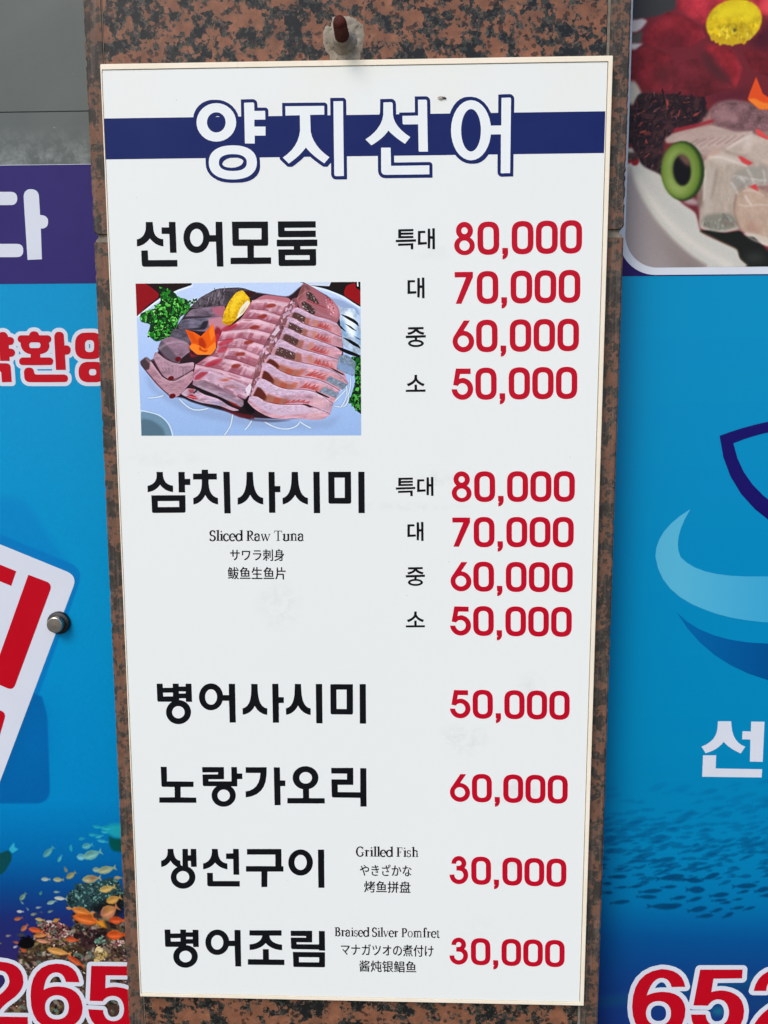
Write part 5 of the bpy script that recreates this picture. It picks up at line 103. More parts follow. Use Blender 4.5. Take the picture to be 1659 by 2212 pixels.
ART={"sashimi":{"b":[-268.22,6.06,760.44,944.85],"w":823,"h":553,"ops":[["g",[[0,[196,212,240]],[0.5,[176,200,238]],[1,[158,186,226]]]],
["q",[46,28,30],0.6,1.0,[-43,-30,423,-26,411,14,317,43,180,102,95,162,-2,234,-56,272]],
["p",[150,22,36],0.8,1.0,[-44,-20,80,1,171,72,164,102,74,162,3,234,-56,272]],
["p",[40,30,32],0.6,1.0,[1133,-21,1706,-16,1705,198,1623,167,1521,97,1399,49,1256,15]],
["p",[205,215,232],0.8,1.0,[1195,-20,1441,-18,1420,29,1276,22]],
["p",[155,26,36],0.8,1.0,[1542,22,1706,-16,1705,198,1623,152,1521,92]],
["q",[35,25,28],0.6,1.0,[1604,-7,1647,-7,1646,63,1614,43]],
["p",[210,215,225],0.4,1.0,[1620,-7,1630,-7,1632,33,1622,33]],
["l",[225,233,246],5.21,1.2,1.0,[3,240,94,168,190,106,317,51,421,19]],
["l",[222,232,246],5.21,1.2,1.0,[1256,22,1409,59,1531,112,1644,187]],
["p",[140,158,190],3,0.7,[1347,100,1501,121,1623,187,1648,242,1500,181]],
["p",[150,170,205],8,0.75,[45,619,135,764,290,836,384,878,886,993,1200,1009,1441,984,1514,922,1430,1057,884,1056,360,950,71,763]],
["p",[120,150,170],1,1.0,[2,918,97,929,180,976,225,1044,238,1127,-6,1127]],
["p",[95,122,138],4,1.0,[0,976,84,991,161,1044,190,1127,-6,1127]],
["l",[205,222,238],4.69,1,1.0,[2,920,107,935,185,983,228,1054,236,1109]],
["p",[24,66,30],1.5,1.0,[178,27,245,39,315,103,377,114,406,189,321,236,287,320,235,380,137,421,74,366,102,291,26,273,26,212,135,182,185,122]],
["s",[[38,120,42],[70,160,60],[22,78,34],[104,186,84],[14,52,26],[52,140,48]],0.4,1.0,[5,260,3.65,12.5,0.5,0,180],[178,27,245,39,315,103,377,114,406,189,321,236,287,320,235,380,137,421,74,366,102,291,26,273,26,212,135,182,185,122]],
["s",[[140,205,120],[90,180,80]],0.4,1.0,[6,40,2.08,5.21,0.5,0,180],[178,27,245,39,315,103,377,114,406,189,321,236,287,320,235,380,137,421,74,366,102,291,26,273,26,212,135,182,185,122]],
["s",[[30,110,44],[70,150,60],[18,60,30]],0.4,1.0,[9,50,3.13,8.34,0.5,0,180],[387,124,460,114,490,155,416,189,375,184]],
["p",[16,50,26],1.2,1.0,[1564,539,1662,529,1660,959,1608,923,1562,850,1610,707]],
["s",[[30,100,42],[62,150,60],[16,60,30],[90,170,80]],0.4,1.0,[7,110,3.13,10.42,0.5,0,180],[1564,539,1662,529,1660,959,1608,923,1562,850,1610,707]],
["l",[150,168,190],8.86,0.8,0.8,[58,827,122,828,175,810]],
["l",[205,220,235],4.69,0.6,1.0,[58,827,122,828,175,810]],
["l",[150,168,190],8.86,0.8,0.8,[296,836,351,899,435,925,509,904]],
["l",[205,220,235],4.69,0.6,1.0,[296,836,351,899,435,925,509,904]],
["l",[150,168,190],8.86,0.8,0.8,[692,941,683,1003,663,1055,625,1102]],
["l",[205,220,235],4.69,0.6,1.0,[692,941,683,1003,663,1055,625,1102]],
["l",[150,168,190],8.86,0.8,0.8,[833,993,811,1035,779,1064]],
["l",[205,220,235],4.69,0.6,1.0,[833,993,811,1035,779,1064]],
["l",[150,168,190],8.86,0.8,0.8,[927,1004,990,1045,1094,1064,1179,1035,1190,1004]],
["l",[205,220,235],4.69,0.6,1.0,[927,1004,990,1045,1094,1064,1179,1035,1190,1004]],
["l",[150,168,190],8.86,0.8,0.8,[1190,1004,1231,1035,1273,1052]],
["l",[205,220,235],4.69,0.6,1.0,[1190,1004,1231,1035,1273,1052]],
["l",[150,168,190],8.86,0.8,0.8,[1452,891,1515,907,1557,850,1547,768,1516,727]],
["l",[205,220,235],4.69,0.6,1.0,[1452,891,1515,907,1557,850,1547,768,1516,727]],
["l",[150,168,190],8.86,0.8,0.8,[1432,871,1484,830,1547,758]],
["l",[205,220,235],4.69,0.6,1.0,[1432,871,1484,830,1547,758]],
["l",[150,168,190],8.86,0.8,0.8,[1516,676,1547,748,1536,850,1494,902]],
["l",[205,220,235],4.69,0.6,1.0,[1516,676,1547,748,1536,850,1494,902]],
["l",[150,168,190],8.86,0.8,0.8,[1568,687,1578,748,1546,820]],
["l",[205,220,235],4.69,0.6,1.0,[1568,687,1578,748,1546,820]],
["p",[58,40,48],2,1.0,[37,570,111,544,158,476,184,415,248,383,309,284,396,174,596,45,875,67,1121,107,1230,10,1419,101,1500,231,1518,544,1496,676,1485,768,1389,932,1295,973,1096,985,844,978,531,878,291,821,238,821]],
["p",[92,84,92],0.6,1.0,[390,179,471,102,597,39,772,31,880,65,858,102,697,158,510,180]],
["n",0.35,[13.55,2.2,1],[390,179,471,102,597,39,772,31,880,65,858,102,697,158,510,180]],
["s",[[60,52,58],[120,112,120],[140,130,138]],0.4,0.6,[21,50,5.21,15.63,0.25,-75,10],[406,174,471,104,596,45,700,38,635,156]],
["p",[70,30,38],1,1.0,[803,57,883,65,853,105,791,97]],
["p",[128,112,126],0.6,1.0,[346,252,401,186,593,163,655,164,648,238,549,251]],
["n",0.3,[13.55,2.2,1],[346,252,401,186,593,163,655,164,648,238,549,251]],
["p",[180,108,124],2,1.0,[551,175,655,164,648,238,581,231]],
["p",[70,60,70],1.5,1.0,[346,252,549,251,544,237,363,236]],
["p",[112,106,122],0.6,1.0,[295,327,326,256,508,247,633,234,641,327,505,348]],
["n",0.3,[13.55,2.2,1],[295,327,326,256,508,247,633,234,641,327,505,348]],
["p",[196,138,152],3,1.0,[518,255,633,234,683,307,639,398,546,357]],
["p",[56,50,60],2,1.0,[307,327,505,336,533,266,486,275,464,321]],
["p",[100,94,106],0.6,1.0,[237,390,261,327,375,327,435,417,356,447,294,421]],
["n",0.3,[13.55,2.2,1],[237,390,261,327,375,327,435,417,356,447,294,421]],
["p",[165,52,66],4,1.0,[395,539,585,458,650,357,589,306,546,377,398,417,376,478]],
["n",0.3,[20.84,1,4],[395,539,585,458,650,357,589,306,546,377,398,417]],
["p",[150,122,138],0.6,1.0,[148,466,174,405,241,378,372,422,402,478,321,538,299,581,201,540]],
["n",0.18,[13.55,2.2,1],[148,466,174,405,241,378,372,422,402,478,321,538,299,581,201,540]],
["p",[90,82,92],3,0.7,[148,466,174,405,200,426,300,538,299,581,201,540]],
["p",[172,138,152],0.6,1.0,[106,543,129,484,201,546,299,581,415,564,407,626,263,704,175,671]],
["n",0.18,[13.55,2.2,1],[106,543,129,484,201,546,299,581,415,564,407,626,263,704,175,671]],
["p",[178,138,150],0.6,1.0,[6,563,58,525,110,578,175,679,263,710,404,621,416,682,291,816,238,824,135,743,45,624]],
["n",0.18,[13.55,2.2,1],[6,563,58,525,110,578,175,679,263,710,404,621,416,682,291,816,238,824,135,743,45,624]],
["p",[84,70,74],2,1.0,[6,563,58,525,90,548,77,619,45,624]],
["l",[214,186,196],6.25,3,0.5,[147,478,241,390,372,434]],
["l",[214,186,196],6.25,3,0.6,[106,555,129,497,200,558,298,594,414,577]],
["l",[214,186,196],6.25,3,0.6,[57,537,110,591,174,692,263,723,407,638]],
["l",[74,46,56],3.65,1.2,0.8,[110,578,175,679,263,710,404,621]],
["l",[74,46,56],3.65,1.2,0.8,[148,466,201,540,299,581,321,538]],
["l",[74,46,56],3.65,1.2,0.8,[16,578,135,743,238,824]],
["l",[74,46,56],3.65,1.2,0.8,[111,543,175,671]],
["l",[205,172,182],2.08,0.8,0.5,[153,553,166,620]],
["l",[208,172,180],2.08,0.8,0.5,[117,671,174,702]],
["l",[205,172,182],2.08,0.8,0.5,[180,561,191,627]],
["l",[208,172,180],2.08,0.8,0.5,[142,687,199,714]],
["l",[205,172,182],2.08,0.8,0.5,[207,570,216,634]],
["l",[208,172,180],2.08,0.8,0.5,[166,704,223,727]],
["l",[205,172,182],2.08,0.8,0.5,[234,578,241,641]],
["l",[208,172,180],2.08,0.8,0.5,[191,720,248,739]],
["l",[205,172,182],2.08,0.8,0.5,[261,586,266,649]],
["l",[208,172,180],2.08,0.8,0.5,[216,737,273,752]],
["l",[205,172,182],2.08,0.8,0.5,[288,595,291,656]],
["l",[208,172,180],2.08,0.8,0.5,[240,754,298,764]],
["l",[205,172,182],2.08,0.8,0.5,[315,603,316,663]],
["l",[208,172,180],2.08,0.8,0.5,[265,770,323,777]],
["l",[205,172,182],2.08,0.8,0.5,[342,611,341,671]],
["l",[208,172,180],2.08,0.8,0.5,[290,787,348,789]],
["e",[112,22,34],1,1.0,[147.5,271.7,11.5,8.0,-20.0]],
["e",[112,22,34],1,1.0,[118.8,341.8,11.5,8.0,-20.0]],
["e",[112,22,34],1,1.0,[121.8,406.7,12.5,8.8,-20.0]],
["p",[186,118,130],1,1.0,[837,142,946,83,1121,107,1146,139,1069,229,987,369,901,541,849,674,823,756,783,869,680,817,535,755,400,703,419,590,584,479,619,357,777,252]],
["m",[196,140,152],[236,208,218],[150,84,98],[120,60,74],[7,0.2,30,0.521],[853,127,966,118,1131,147],[841,189,954,200,1069,241]],
["b",[234,206,216],1.8,0.42,[0.21455680991172585,0.8411053504286575,0.49,0.57],[853,127,966,118,1131,147],[841,189,954,200,1069,241]],
["b",[146,80,96],2,0.35,[0.3,0.95,0.39,0.45],[853,127,966,118,1131,147],[841,189,954,200,1069,241]],
["b",[234,206,216],1.8,0.42,[0.13127616337880774,0.9567092003128319,0.57,0.68],[853,127,966,118,1131,147],[841,189,954,200,1069,241]],
["b",[146,80,96],2,0.35,[0.3,0.95,0.36,0.42],[853,127,966,118,1131,147],[841,189,954,200,1069,241]],
["b",[234,206,216],1.8,0.42,[0.15866847592587133,0.827217824437573,0.68,0.8],[853,127,966,118,1131,147],[841,189,954,200,1069,241]],
["b",[146,80,96],2,0.35,[0.3,0.95,0.11,0.17],[853,127,966,118,1131,147],[841,189,954,200,1069,241]],
["b",[234,206,216],1.8,0.42,[0.006065519232097715,0.9330479382191752,0.12,0.22],[853,127,966,118,1131,147],[841,189,954,200,1069,241]],
["b",[146,80,96],2,0.35,[0.3,0.95,0.75,0.81],[853,127,966,118,1131,147],[841,189,954,200,1069,241]],
["b",[234,206,216],1.8,0.42,[0.23974756926501706,0.7845917449011728,0.83,0.94],[853,127,966,118,1131,147],[841,189,954,200,1069,241]],
["b",[146,80,96],2,0.35,[0.3,0.95,0.14,0.2],[853,127,966,118,1131,147],[841,189,954,200,1069,241]],
["b",[234,206,216],1.8,0.42,[0.04300598622271392,0.9778675668198336,0.56,0.64],[853,127,966,118,1131,147],[841,189,954,200,1069,241]],
["b",[146,80,96],2,0.35,[0.3,0.95,0.38,0.44],[853,127,966,118,1131,147],[841,189,954,200,1069,241]],
["m",[188,128,142],[236,208,218],[150,84,98],[120,60,74],[7,0.2,31,0.521],[841,189,954,200,1069,241],[782,257,901,263,1037,304]],
["b",[234,206,216],1.8,0.42,[0.21609734803264743,0.6000457499269379,0.38,0.45],[841,189,954,200,1069,241],[782,257,901,263,1037,304]],
["b",[146,80,96],2,0.35,[0.3,0.95,0.17,0.23],[841,189,954,200,1069,241],[782,257,901,263,1037,304]],
["b",[234,206,216],1.8,0.42,[0.05587806341330127,0.7382242908172191,0.12,0.2],[841,189,954,200,1069,241],[782,257,901,263,1037,304]],
["b",[146,80,96],2,0.35,[0.3,0.95,0.48,0.54],[841,189,954,200,1069,241],[782,257,901,263,1037,304]],
["b",[234,206,216],1.8,0.42,[0.20556585011902784,0.6817808998926069,0.39,0.5],[841,189,954,200,1069,241],[782,257,901,263,1037,304]],
["b",[146,80,96],2,0.35,[0.3,0.95,0.07,0.13],[841,189,954,200,1069,241],[782,257,901,263,1037,304]],
["b",[234,206,216],1.8,0.42,[0.12519144071013807,0.8234759313783007,0.59,0.64],[841,189,954,200,1069,241],[782,257,901,263,1037,304]],
["b",[146,80,96],2,0.35,[0.3,0.95,0.21,0.27],[841,189,954,200,1069,241],[782,257,901,263,1037,304]],
["b",[234,206,216],1.8,0.42,[0.2904784727158192,0.7253696712636971,0.69,0.79],[841,189,954,200,1069,241],[782,257,901,263,1037,304]],
["b",[146,80,96],2,0.35,[0.3,0.95,0.75,0.81],[841,189,954,200,1069,241],[782,257,901,263,1037,304]],
["b",[234,206,216],1.8,0.42,[0.025513263410933372,0.615621913293153,0.77,0.82],[841,189,954,200,1069,241],[782,257,901,263,1037,304]],
["b",[146,80,96],2,0.35,[0.3,0.95,0.75,0.81],[841,189,954,200,1069,241],[782,257,901,263,1037,304]],
["m",[204,148,160],[236,208,218],[150,84,98],[120,60,74],[7,0.2,32,0.521],[782,257,901,263,1037,304],[630,345,848,328,1008,371]],
["b",[234,206,216],1.8,0.42,[0.0077778695483674,0.8198649911514837,0.4,0.47],[782,257,901,263,1037,304],[630,345,848,328,1008,371]],
["b",[146,80,96],2,0.35,[0.3,0.95,0.39,0.45],[782,257,901,263,1037,304],[630,345,848,328,1008,371]],
["b",[234,206,216],1.8,0.42,[0.06139459021135275,0.8477083865402655,0.31,0.38],[782,257,901,263,1037,304],[630,345,848,328,1008,371]],
["b",[146,80,96],2,0.35,[0.3,0.95,0.26,0.32],[782,257,901,263,1037,304],[630,345,848,328,1008,371]],
["b",[234,206,216],1.8,0.42,[0.15874262828311173,0.6538319781379734,0.55,0.63],[782,257,901,263,1037,304],[630,345,848,328,1008,371]],
["b",[146,80,96],2,0.35,[0.3,0.95,0.2,0.26],[782,257,901,263,1037,304],[630,345,848,328,1008,371]],
["b",[234,206,216],1.8,0.42,[0.2561925877918466,0.7976947349527711,0.68,0.79],[782,257,901,263,1037,304],[630,345,848,328,1008,371]],
["b",[146,80,96],2,0.35,[0.3,0.95,0.11,0.17],[782,257,901,263,1037,304],[630,345,848,328,1008,371]],
["b",[234,206,216],1.8,0.42,[0.019585951316063433,0.7712489310389558,0.45,0.5],[782,257,901,263,1037,304],[630,345,848,328,1008,371]],
["b",[146,80,96],2,0.35,[0.3,0.95,0.15,0.21],[782,257,901,263,1037,304],[630,345,848,328,1008,371]],
["b",[234,206,216],1.8,0.42,[0.06780360018127075,0.6427782737239932,0.53,0.59],[782,257,901,263,1037,304],[630,345,848,328,1008,371]],
["b",[146,80,96],2,0.35,[0.3,0.95,0.33,0.39],[782,257,901,263,1037,304],[630,345,848,328,1008,371]],
["m",[190,134,148],[236,208,218],[150,84,98],[120,60,74],[7,0.2,33,0.521],[630,345,848,328,1008,371],[596,418,763,396,959,455]],
["b",[234,206,216],1.8,0.42,[0.21244434678543145,0.7163618955651777,0.49,0.57],[630,345,848,328,1008,371],[596,418,763,396,959,455]],
["b",[146,80,96],2,0.35,[0.3,0.95,0.76,0.82],[630,345,848,328,1008,371],[596,418,763,396,959,455]],
["b",[234,206,216],1.8,0.42,[0.03767559313915087,0.6828971512552747,0.77,0.81],[630,345,848,328,1008,371],[596,418,763,396,959,455]],
["b",[146,80,96],2,0.35,[0.3,0.95,0.4,0.46],[630,345,848,328,1008,371],[596,418,763,396,959,455]],
["b",[234,206,216],1.8,0.42,[0.13704996731841332,0.8596576190459042,0.07,0.14],[630,345,848,328,1008,371],[596,418,763,396,959,455]],
["b",[146,80,96],2,0.35,[0.3,0.95,0.59,0.65],[630,345,848,328,1008,371],[596,418,763,396,959,455]],
["b",[234,206,216],1.8,0.42,[0.007194564713149609,0.8235416351963528,0.52,0.58],[630,345,848,328,1008,371],[596,418,763,396,959,455]],
["b",[146,80,96],2,0.35,[0.3,0.95,0.38,0.44],[630,345,848,328,1008,371],[596,418,763,396,959,455]],
["b",[234,206,216],1.8,0.42,[0.20794137549389888,0.7761814870682958,0.28,0.33],[630,345,848,328,1008,371],[596,418,763,396,959,455]],
["b",[146,80,96],2,0.35,[0.3,0.95,0.49,0.55],[630,345,848,328,1008,371],[596,418,763,396,959,455]],
["b",[234,206,216],1.8,0.42,[0.09190905971285392,0.6887831535728726,0.67,0.75],[630,345,848,328,1008,371],[596,418,763,396,959,455]],
["b",[146,80,96],2,0.35,[0.3,0.95,0.8,0.86],[630,345,848,328,1008,371],[596,418,763,396,959,455]],
["m",[204,152,166],[236,208,218],[150,84,98],[120,60,74],[7,0.2,34,0.521],[596,418,763,396,959,455],[585,468,751,464,911,526]],
["b",[234,206,216],1.8,0.42,[0.16416967475271668,0.9890737439859537,0.82,0.92],[596,418,763,396,959,455],[585,468,751,464,911,526]],
["b",[146,80,96],2,0.35,[0.3,0.95,0.61,0.67],[596,418,763,396,959,455],[585,468,751,464,911,526]],
["b",[234,206,216],1.8,0.42,[0.29288233643287254,0.6024921020818359,0.22,0.28],[596,418,763,396,959,455],[585,468,751,464,911,526]],
["b",[146,80,96],2,0.35,[0.3,0.95,0.4,0.46],[596,418,763,396,959,455],[585,468,751,464,911,526]],
["b",[234,206,216],1.8,0.42,[0.05930552238007592,0.9451972942396889,0.67,0.79],[596,418,763,396,959,455],[585,468,751,464,911,526]],
["b",[146,80,96],2,0.35,[0.3,0.95,0.18,0.24],[596,418,763,396,959,455],[585,468,751,464,911,526]],
["b",[234,206,216],1.8,0.42,[0.0026958293002664947,0.7546285130574517,0.53,0.57],[596,418,763,396,959,455],[585,468,751,464,911,526]],
["b",[146,80,96],2,0.35,[0.3,0.95,0.82,0.88],[596,418,763,396,959,455],[585,468,751,464,911,526]],
["b",[234,206,216],1.8,0.42,[0.2846931920344688,0.9145223943740244,0.4,0.51],[596,418,763,396,959,455],[585,468,751,464,911,526]],
["b",[146,80,96],2,0.35,[0.3,0.95,0.19,0.25],[596,418,763,396,959,455],[585,468,751,464,911,526]],
["b",[234,206,216],1.8,0.42,[0.1802228164133308,0.6671888734873616,0.11,0.21],[596,418,763,396,959,455],[585,468,751,464,911,526]],
["b",[146,80,96],2,0.35,[0.3,0.95,0.38,0.44],[596,418,763,396,959,455],[585,468,751,464,911,526]],
["m",[186,128,142],[236,208,218],[150,84,98],[120,60,74],[7,0.2,35,0.521],[585,468,751,464,911,526],[541,524,728,559,878,610]],
["b",[234,206,216],1.8,0.42,[0.2612196918532129,0.6826876621357706,0.23,0.34],[585,468,751,464,911,526],[541,524,728,559,878,610]],
["b",[146,80,96],2,0.35,[0.3,0.95,0.44,0.5],[585,468,751,464,911,526],[541,524,728,559,878,610]],
["b",[234,206,216],1.8,0.42,[0.22977235694409465,0.8073671951491773,0.54,0.6],[585,468,751,464,911,526],[541,524,728,559,878,610]],
["b",[146,80,96],2,0.35,[0.3,0.95,0.2,0.26],[585,468,751,464,911,526],[541,524,728,559,878,610]],
["b",[234,206,216],1.8,0.42,[0.221532088859691,0.7765236891583812,0.11,0.17],[585,468,751,464,911,526],[541,524,728,559,878,610]],
["b",[146,80,96],2,0.35,[0.3,0.95,0.75,0.81],[585,468,751,464,911,526],[541,524,728,559,878,610]],
["b",[234,206,216],1.8,0.42,[0.12427050572431539,0.7184319730934592,0.27,0.36],[585,468,751,464,911,526],[541,524,728,559,878,610]],
["b",[146,80,96],2,0.35,[0.3,0.95,0.51,0.57],[585,468,751,464,911,526],[541,524,728,559,878,610]],
["b",[234,206,216],1.8,0.42,[0.07974573526065216,0.7138743522565455,0.53,0.59],[585,468,751,464,911,526],[541,524,728,559,878,610]],
["b",[146,80,96],2,0.35,[0.3,0.95,0.31,0.37],[585,468,751,464,911,526],[541,524,728,559,878,610]],
["b",[234,206,216],1.8,0.42,[0.049683858360380286,0.9855722116271768,0.17,0.28],[585,468,751,464,911,526],[541,524,728,559,878,610]],
["b",[146,80,96],2,0.35,[0.3,0.95,0.2,0.26],[585,468,751,464,911,526],[541,524,728,559,878,610]],
["m",[198,144,160],[236,208,218],[150,84,98],[120,60,74],[7,0.2,36,0.521],[541,524,728,559,878,610],[424,585,601,621,848,696]],
["b",[234,206,216],1.8,0.42,[0.09959394159035316,0.9284916492231328,0.76,0.81],[541,524,728,559,878,610],[424,585,601,621,848,696]],
["b",[146,80,96],2,0.35,[0.3,0.95,0.14,0.2],[541,524,728,559,878,610],[424,585,601,621,848,696]],
["b",[234,206,216],1.8,0.42,[0.15894520865784648,0.7675229714226617,0.53,0.59],[541,524,728,559,878,610],[424,585,601,621,848,696]],
["b",[146,80,96],2,0.35,[0.3,0.95,0.55,0.61],[541,524,728,559,878,610],[424,585,601,621,848,696]],
["b",[234,206,216],1.8,0.42,[0.22076463190460707,0.8072145647997075,0.4,0.49],[541,524,728,559,878,610],[424,585,601,621,848,696]],
["b",[146,80,96],2,0.35,[0.3,0.95,0.57,0.63],[541,524,728,559,878,610],[424,585,601,621,848,696]],
["b",[234,206,216],1.8,0.42,[0.2459574590765524,0.7652803739264723,0.84,0.95],[541,524,728,559,878,610],[424,585,601,621,848,696]],
["b",[146,80,96],2,0.35,[0.3,0.95,0.71,0.77],[541,524,728,559,878,610],[424,585,601,621,848,696]],
["b",[234,206,216],1.8,0.42,[0.21559117096925828,0.9208682249697902,0.09,0.19],[541,524,728,559,878,610],[424,585,601,621,848,696]],
["b",[146,80,96],2,0.35,[0.3,0.95,0.62,0.68],[541,524,728,559,878,610],[424,585,601,621,848,696]],
["b",[234,206,216],1.8,0.42,[0.03744725231418293,0.9830589181878674,0.48,0.56],[541,524,728,559,878,610],[424,585,601,621,848,696]],
["b",[146,80,96],2,0.35,[0.3,0.95,0.22,0.28],[541,524,728,559,878,610],[424,585,601,621,848,696]],
["m",[186,134,150],[236,208,218],[150,84,98],[120,60,74],[7,0.2,37,0.521],[424,585,601,621,848,696],[403,682,558,683,811,802]],
["b",[234,206,216],1.8,0.42,[0.2339756376720344,0.7753636925763574,0.11,0.21],[424,585,601,621,848,696],[403,682,558,683,811,802]],
["b",[146,80,96],2,0.35,[0.3,0.95,0.83,0.89],[424,585,601,621,848,696],[403,682,558,683,811,802]],
["b",[234,206,216],1.8,0.42,[0.15033613909798135,0.6288204533439046,0.48,0.54],[424,585,601,621,848,696],[403,682,558,683,811,802]],
["b",[146,80,96],2,0.35,[0.3,0.95,0.45,0.51],[424,585,601,621,848,696],[403,682,558,683,811,802]],
["b",[234,206,216],1.8,0.42,[0.24112171083131262,0.7523764532594154,0.59,0.64],[424,585,601,621,848,696],[403,682,558,683,811,802]],
["b",[146,80,96],2,0.35,[0.3,0.95,0.28,0.34],[424,585,601,621,848,696],[403,682,558,683,811,802]],
["b",[234,206,216],1.8,0.42,[0.06401560607397465,0.7808495847270732,0.78,0.89],[424,585,601,621,848,696],[403,682,558,683,811,802]],
["b",[146,80,96],2,0.35,[0.3,0.95,0.07,0.13],[424,585,601,621,848,696],[403,682,558,683,811,802]],
["b",[234,206,216],1.8,0.42,[0.2850388501240937,0.6921211516083859,0.53,0.61],[424,585,601,621,848,696],[403,682,558,683,811,802]],
["b",[146,80,96],2,0.35,[0.3,0.95,0.78,0.84],[424,585,601,621,848,696],[403,682,558,683,811,802]],
["b",[234,206,216],1.8,0.42,[0.15702377420212973,0.900163943640814,0.16,0.25],[424,585,601,621,848,696],[403,682,558,683,811,802]],
["b",[146,80,96],2,0.35,[0.3,0.95,0.42,0.48],[424,585,601,621,848,696],[403,682,558,683,811,802]],
["m",[176,138,156],[236,208,218],[150,84,98],[120,60,74],[7,0.2,38,0.521],[403,682,558,683,811,802],[399,728,576,765,783,874]],
["b",[234,206,216],1.8,0.42,[0.2905621988462796,0.947677816085568,0.75,0.83],[403,682,558,683,811,802],[399,728,576,765,783,874]],
["b",[146,80,96],2,0.35,[0.3,0.95,0.24,0.3],[403,682,558,683,811,802],[399,728,576,765,783,874]],
["b",[234,206,216],1.8,0.42,[0.12914064548774715,0.7609405440149459,0.06,0.14],[403,682,558,683,811,802],[399,728,576,765,783,874]],
["b",[146,80,96],2,0.35,[0.3,0.95,0.43,0.49],[403,682,558,683,811,802],[399,728,576,765,783,874]],
["b",[234,206,216],1.8,0.42,[0.1630158052627621,0.9043582302411716,0.49,0.59],[403,682,558,683,811,802],[399,728,576,765,783,874]],
["b",[146,80,96],2,0.35,[0.3,0.95,0.55,0.61],[403,682,558,683,811,802],[399,728,576,765,783,874]],
["b",[234,206,216],1.8,0.42,[0.08672250840542631,0.9895420964801784,0.39,0.46],[403,682,558,683,811,802],[399,728,576,765,783,874]],
["b",[146,80,96],2,0.35,[0.3,0.95,0.23,0.29],[403,682,558,683,811,802],[399,728,576,765,783,874]],
["b",[234,206,216],1.8,0.42,[0.2948611639660301,0.6511422851700127,0.1,0.17],[403,682,558,683,811,802],[399,728,576,765,783,874]],
["b",[146,80,96],2,0.35,[0.3,0.95,0.11,0.17],[403,682,558,683,811,802],[399,728,576,765,783,874]],
["b",[234,206,216],1.8,0.42,[0.11809047448308146,0.9584580019522541,0.23,0.3],[403,682,558,683,811,802],[399,728,576,765,783,874]],
["b",[146,80,96],2,0.35,[0.3,0.95,0.84,0.9],[403,682,558,683,811,802],[399,728,576,765,783,874]],
["e",[150,58,48],2,0.85,[495.6,82.0,18.8,7.3,-8.0]],
["e",[150,58,48],2,0.85,[463.8,119.9,18.8,7.3,-8.0]],
["e",[150,58,48],2,0.85,[433.5,159.0,18.8,7.3,-8.0]],
["e",[150,58,48],2,0.85,[411.5,212.5,18.8,7.3,-8.0]],
["e",[150,58,48],2,0.85,[379.3,255.0,18.8,7.3,-8.0]],
["e",[150,58,48],2,0.85,[362.6,297.7,18.8,7.3,-8.0]],
["e",[150,58,48],2,0.85,[310.0,349.7,18.8,7.3,-8.0]],
["e",[178,44,62],2.5,0.7,[341.2,158.5,31.3,9.4,-20.0]],
["e",[178,44,62],2.5,0.7,[326.8,211.5,31.3,9.4,-20.0]],
["e",[178,44,62],2.5,0.7,[313.0,239.4,20.8,9.4,-20.0]],
["e",[178,44,62],2.5,0.7,[280.4,285.1,36.5,9.4,-20.0]],
["e",[178,44,62],2.5,0.7,[226.6,336.0,24.0,9.4,-20.0]],
["p",[40,30,38],2,0.9,[288,802,430,745,643,793,834,856,830,994,693,941,479,887,373,855]],
["p",[194,160,178],1,1.0,[530,617,593,646,699,693,810,741,796,783,750,806,644,751,565,716,485,682,415,697,405,671,455,624]],
["n",0.25,[16.13,3,61],[530,617,699,693,810,741,796,783,750,806,644,751,485,682]],
["p",[168,58,72],2,0.85,[410,695,421,666,465,637,524,640,486,666,447,692]],
["p",[190,98,74],2.5,0.8,[586,703,662,680,699,690,645,709]],
["p",[176,108,96],2.5,0.7,[617,740,698,740,740,761,697,756]],
["l",[230,206,220],3.76,2,0.6,[529,640,619,672,752,725,799,751]],
["p",[166,138,152],1,1.0,[393,729,420,708,474,695,564,729,643,772,723,814,789,859,758,901,642,840,536,792,456,758]],
["n",0.25,[16.13,3,62],[393,729,474,695,643,772,789,859,758,901,536,792]],
["p",[128,96,112],3,0.7,[463,700,564,732,723,817,696,819,563,756]],
["l",[208,196,214],4.3,3,0.6,[430,734,536,782,642,824,748,883]],
["l",[120,130,165],3.76,3,0.5,[616,798,706,840,764,888]],
["p",[196,166,182],1,1.0,[303,798,354,755,418,763,482,803,588,835,667,888,747,920,693,926,587,883,453,863,373,834]],
["n",0.3,[13.44,3,63],[303,798,418,763,588,835,747,920,587,883,373,834]],
["p",[176,30,40],1.4,1.0,[344,814,390,802,443,834,400,837]],
["p",[166,60,72],2,0.7,[359,765,408,760,401,792,375,792]],
["p",[38,38,60],1,1.0,[396,794,429,763,440,766,407,797]],
["l",[236,216,228],3.23,1.6,0.7,[321,797,374,821,454,834]],
["p",[140,148,186],4,0.6,[502,834,588,856,640,888,560,872]],
["p",[104,40,48],2,0.9,[587,882,693,930,853,960,853,986,746,975,639,925]],
["p",[150,48,44],2.5,0.8,[647,845,721,872,758,909,694,882]],
["p",[24,20,28],2.5,1.0,[770,856,814,812,855,883,854,946,790,925]],
["p",[226,212,222],1,1.0,[788,762,827,720,839,751,819,809,803,814]],
["p",[140,94,102],1.4,1.0,[1150,114,1182,107,1191,173,1127,245,1094,316,1050,399,987,497,936,569,901,684,829,815,806,857,830,783,859,647,899,533,944,429,993,357,1047,265,1085,198]],
["s",[[196,160,176],[170,118,124],[118,74,78],[206,176,190],[150,104,104]],0.5,0.85,[31,90,4.21,12.11,0.5,-60,40],[1150,114,1182,107,1191,173,1127,245,1094,316,1050,399,987,497,936,569,901,684,829,815,806,857,830,783,859,647,899,533,944,429,993,357,1047,265,1085,198]],
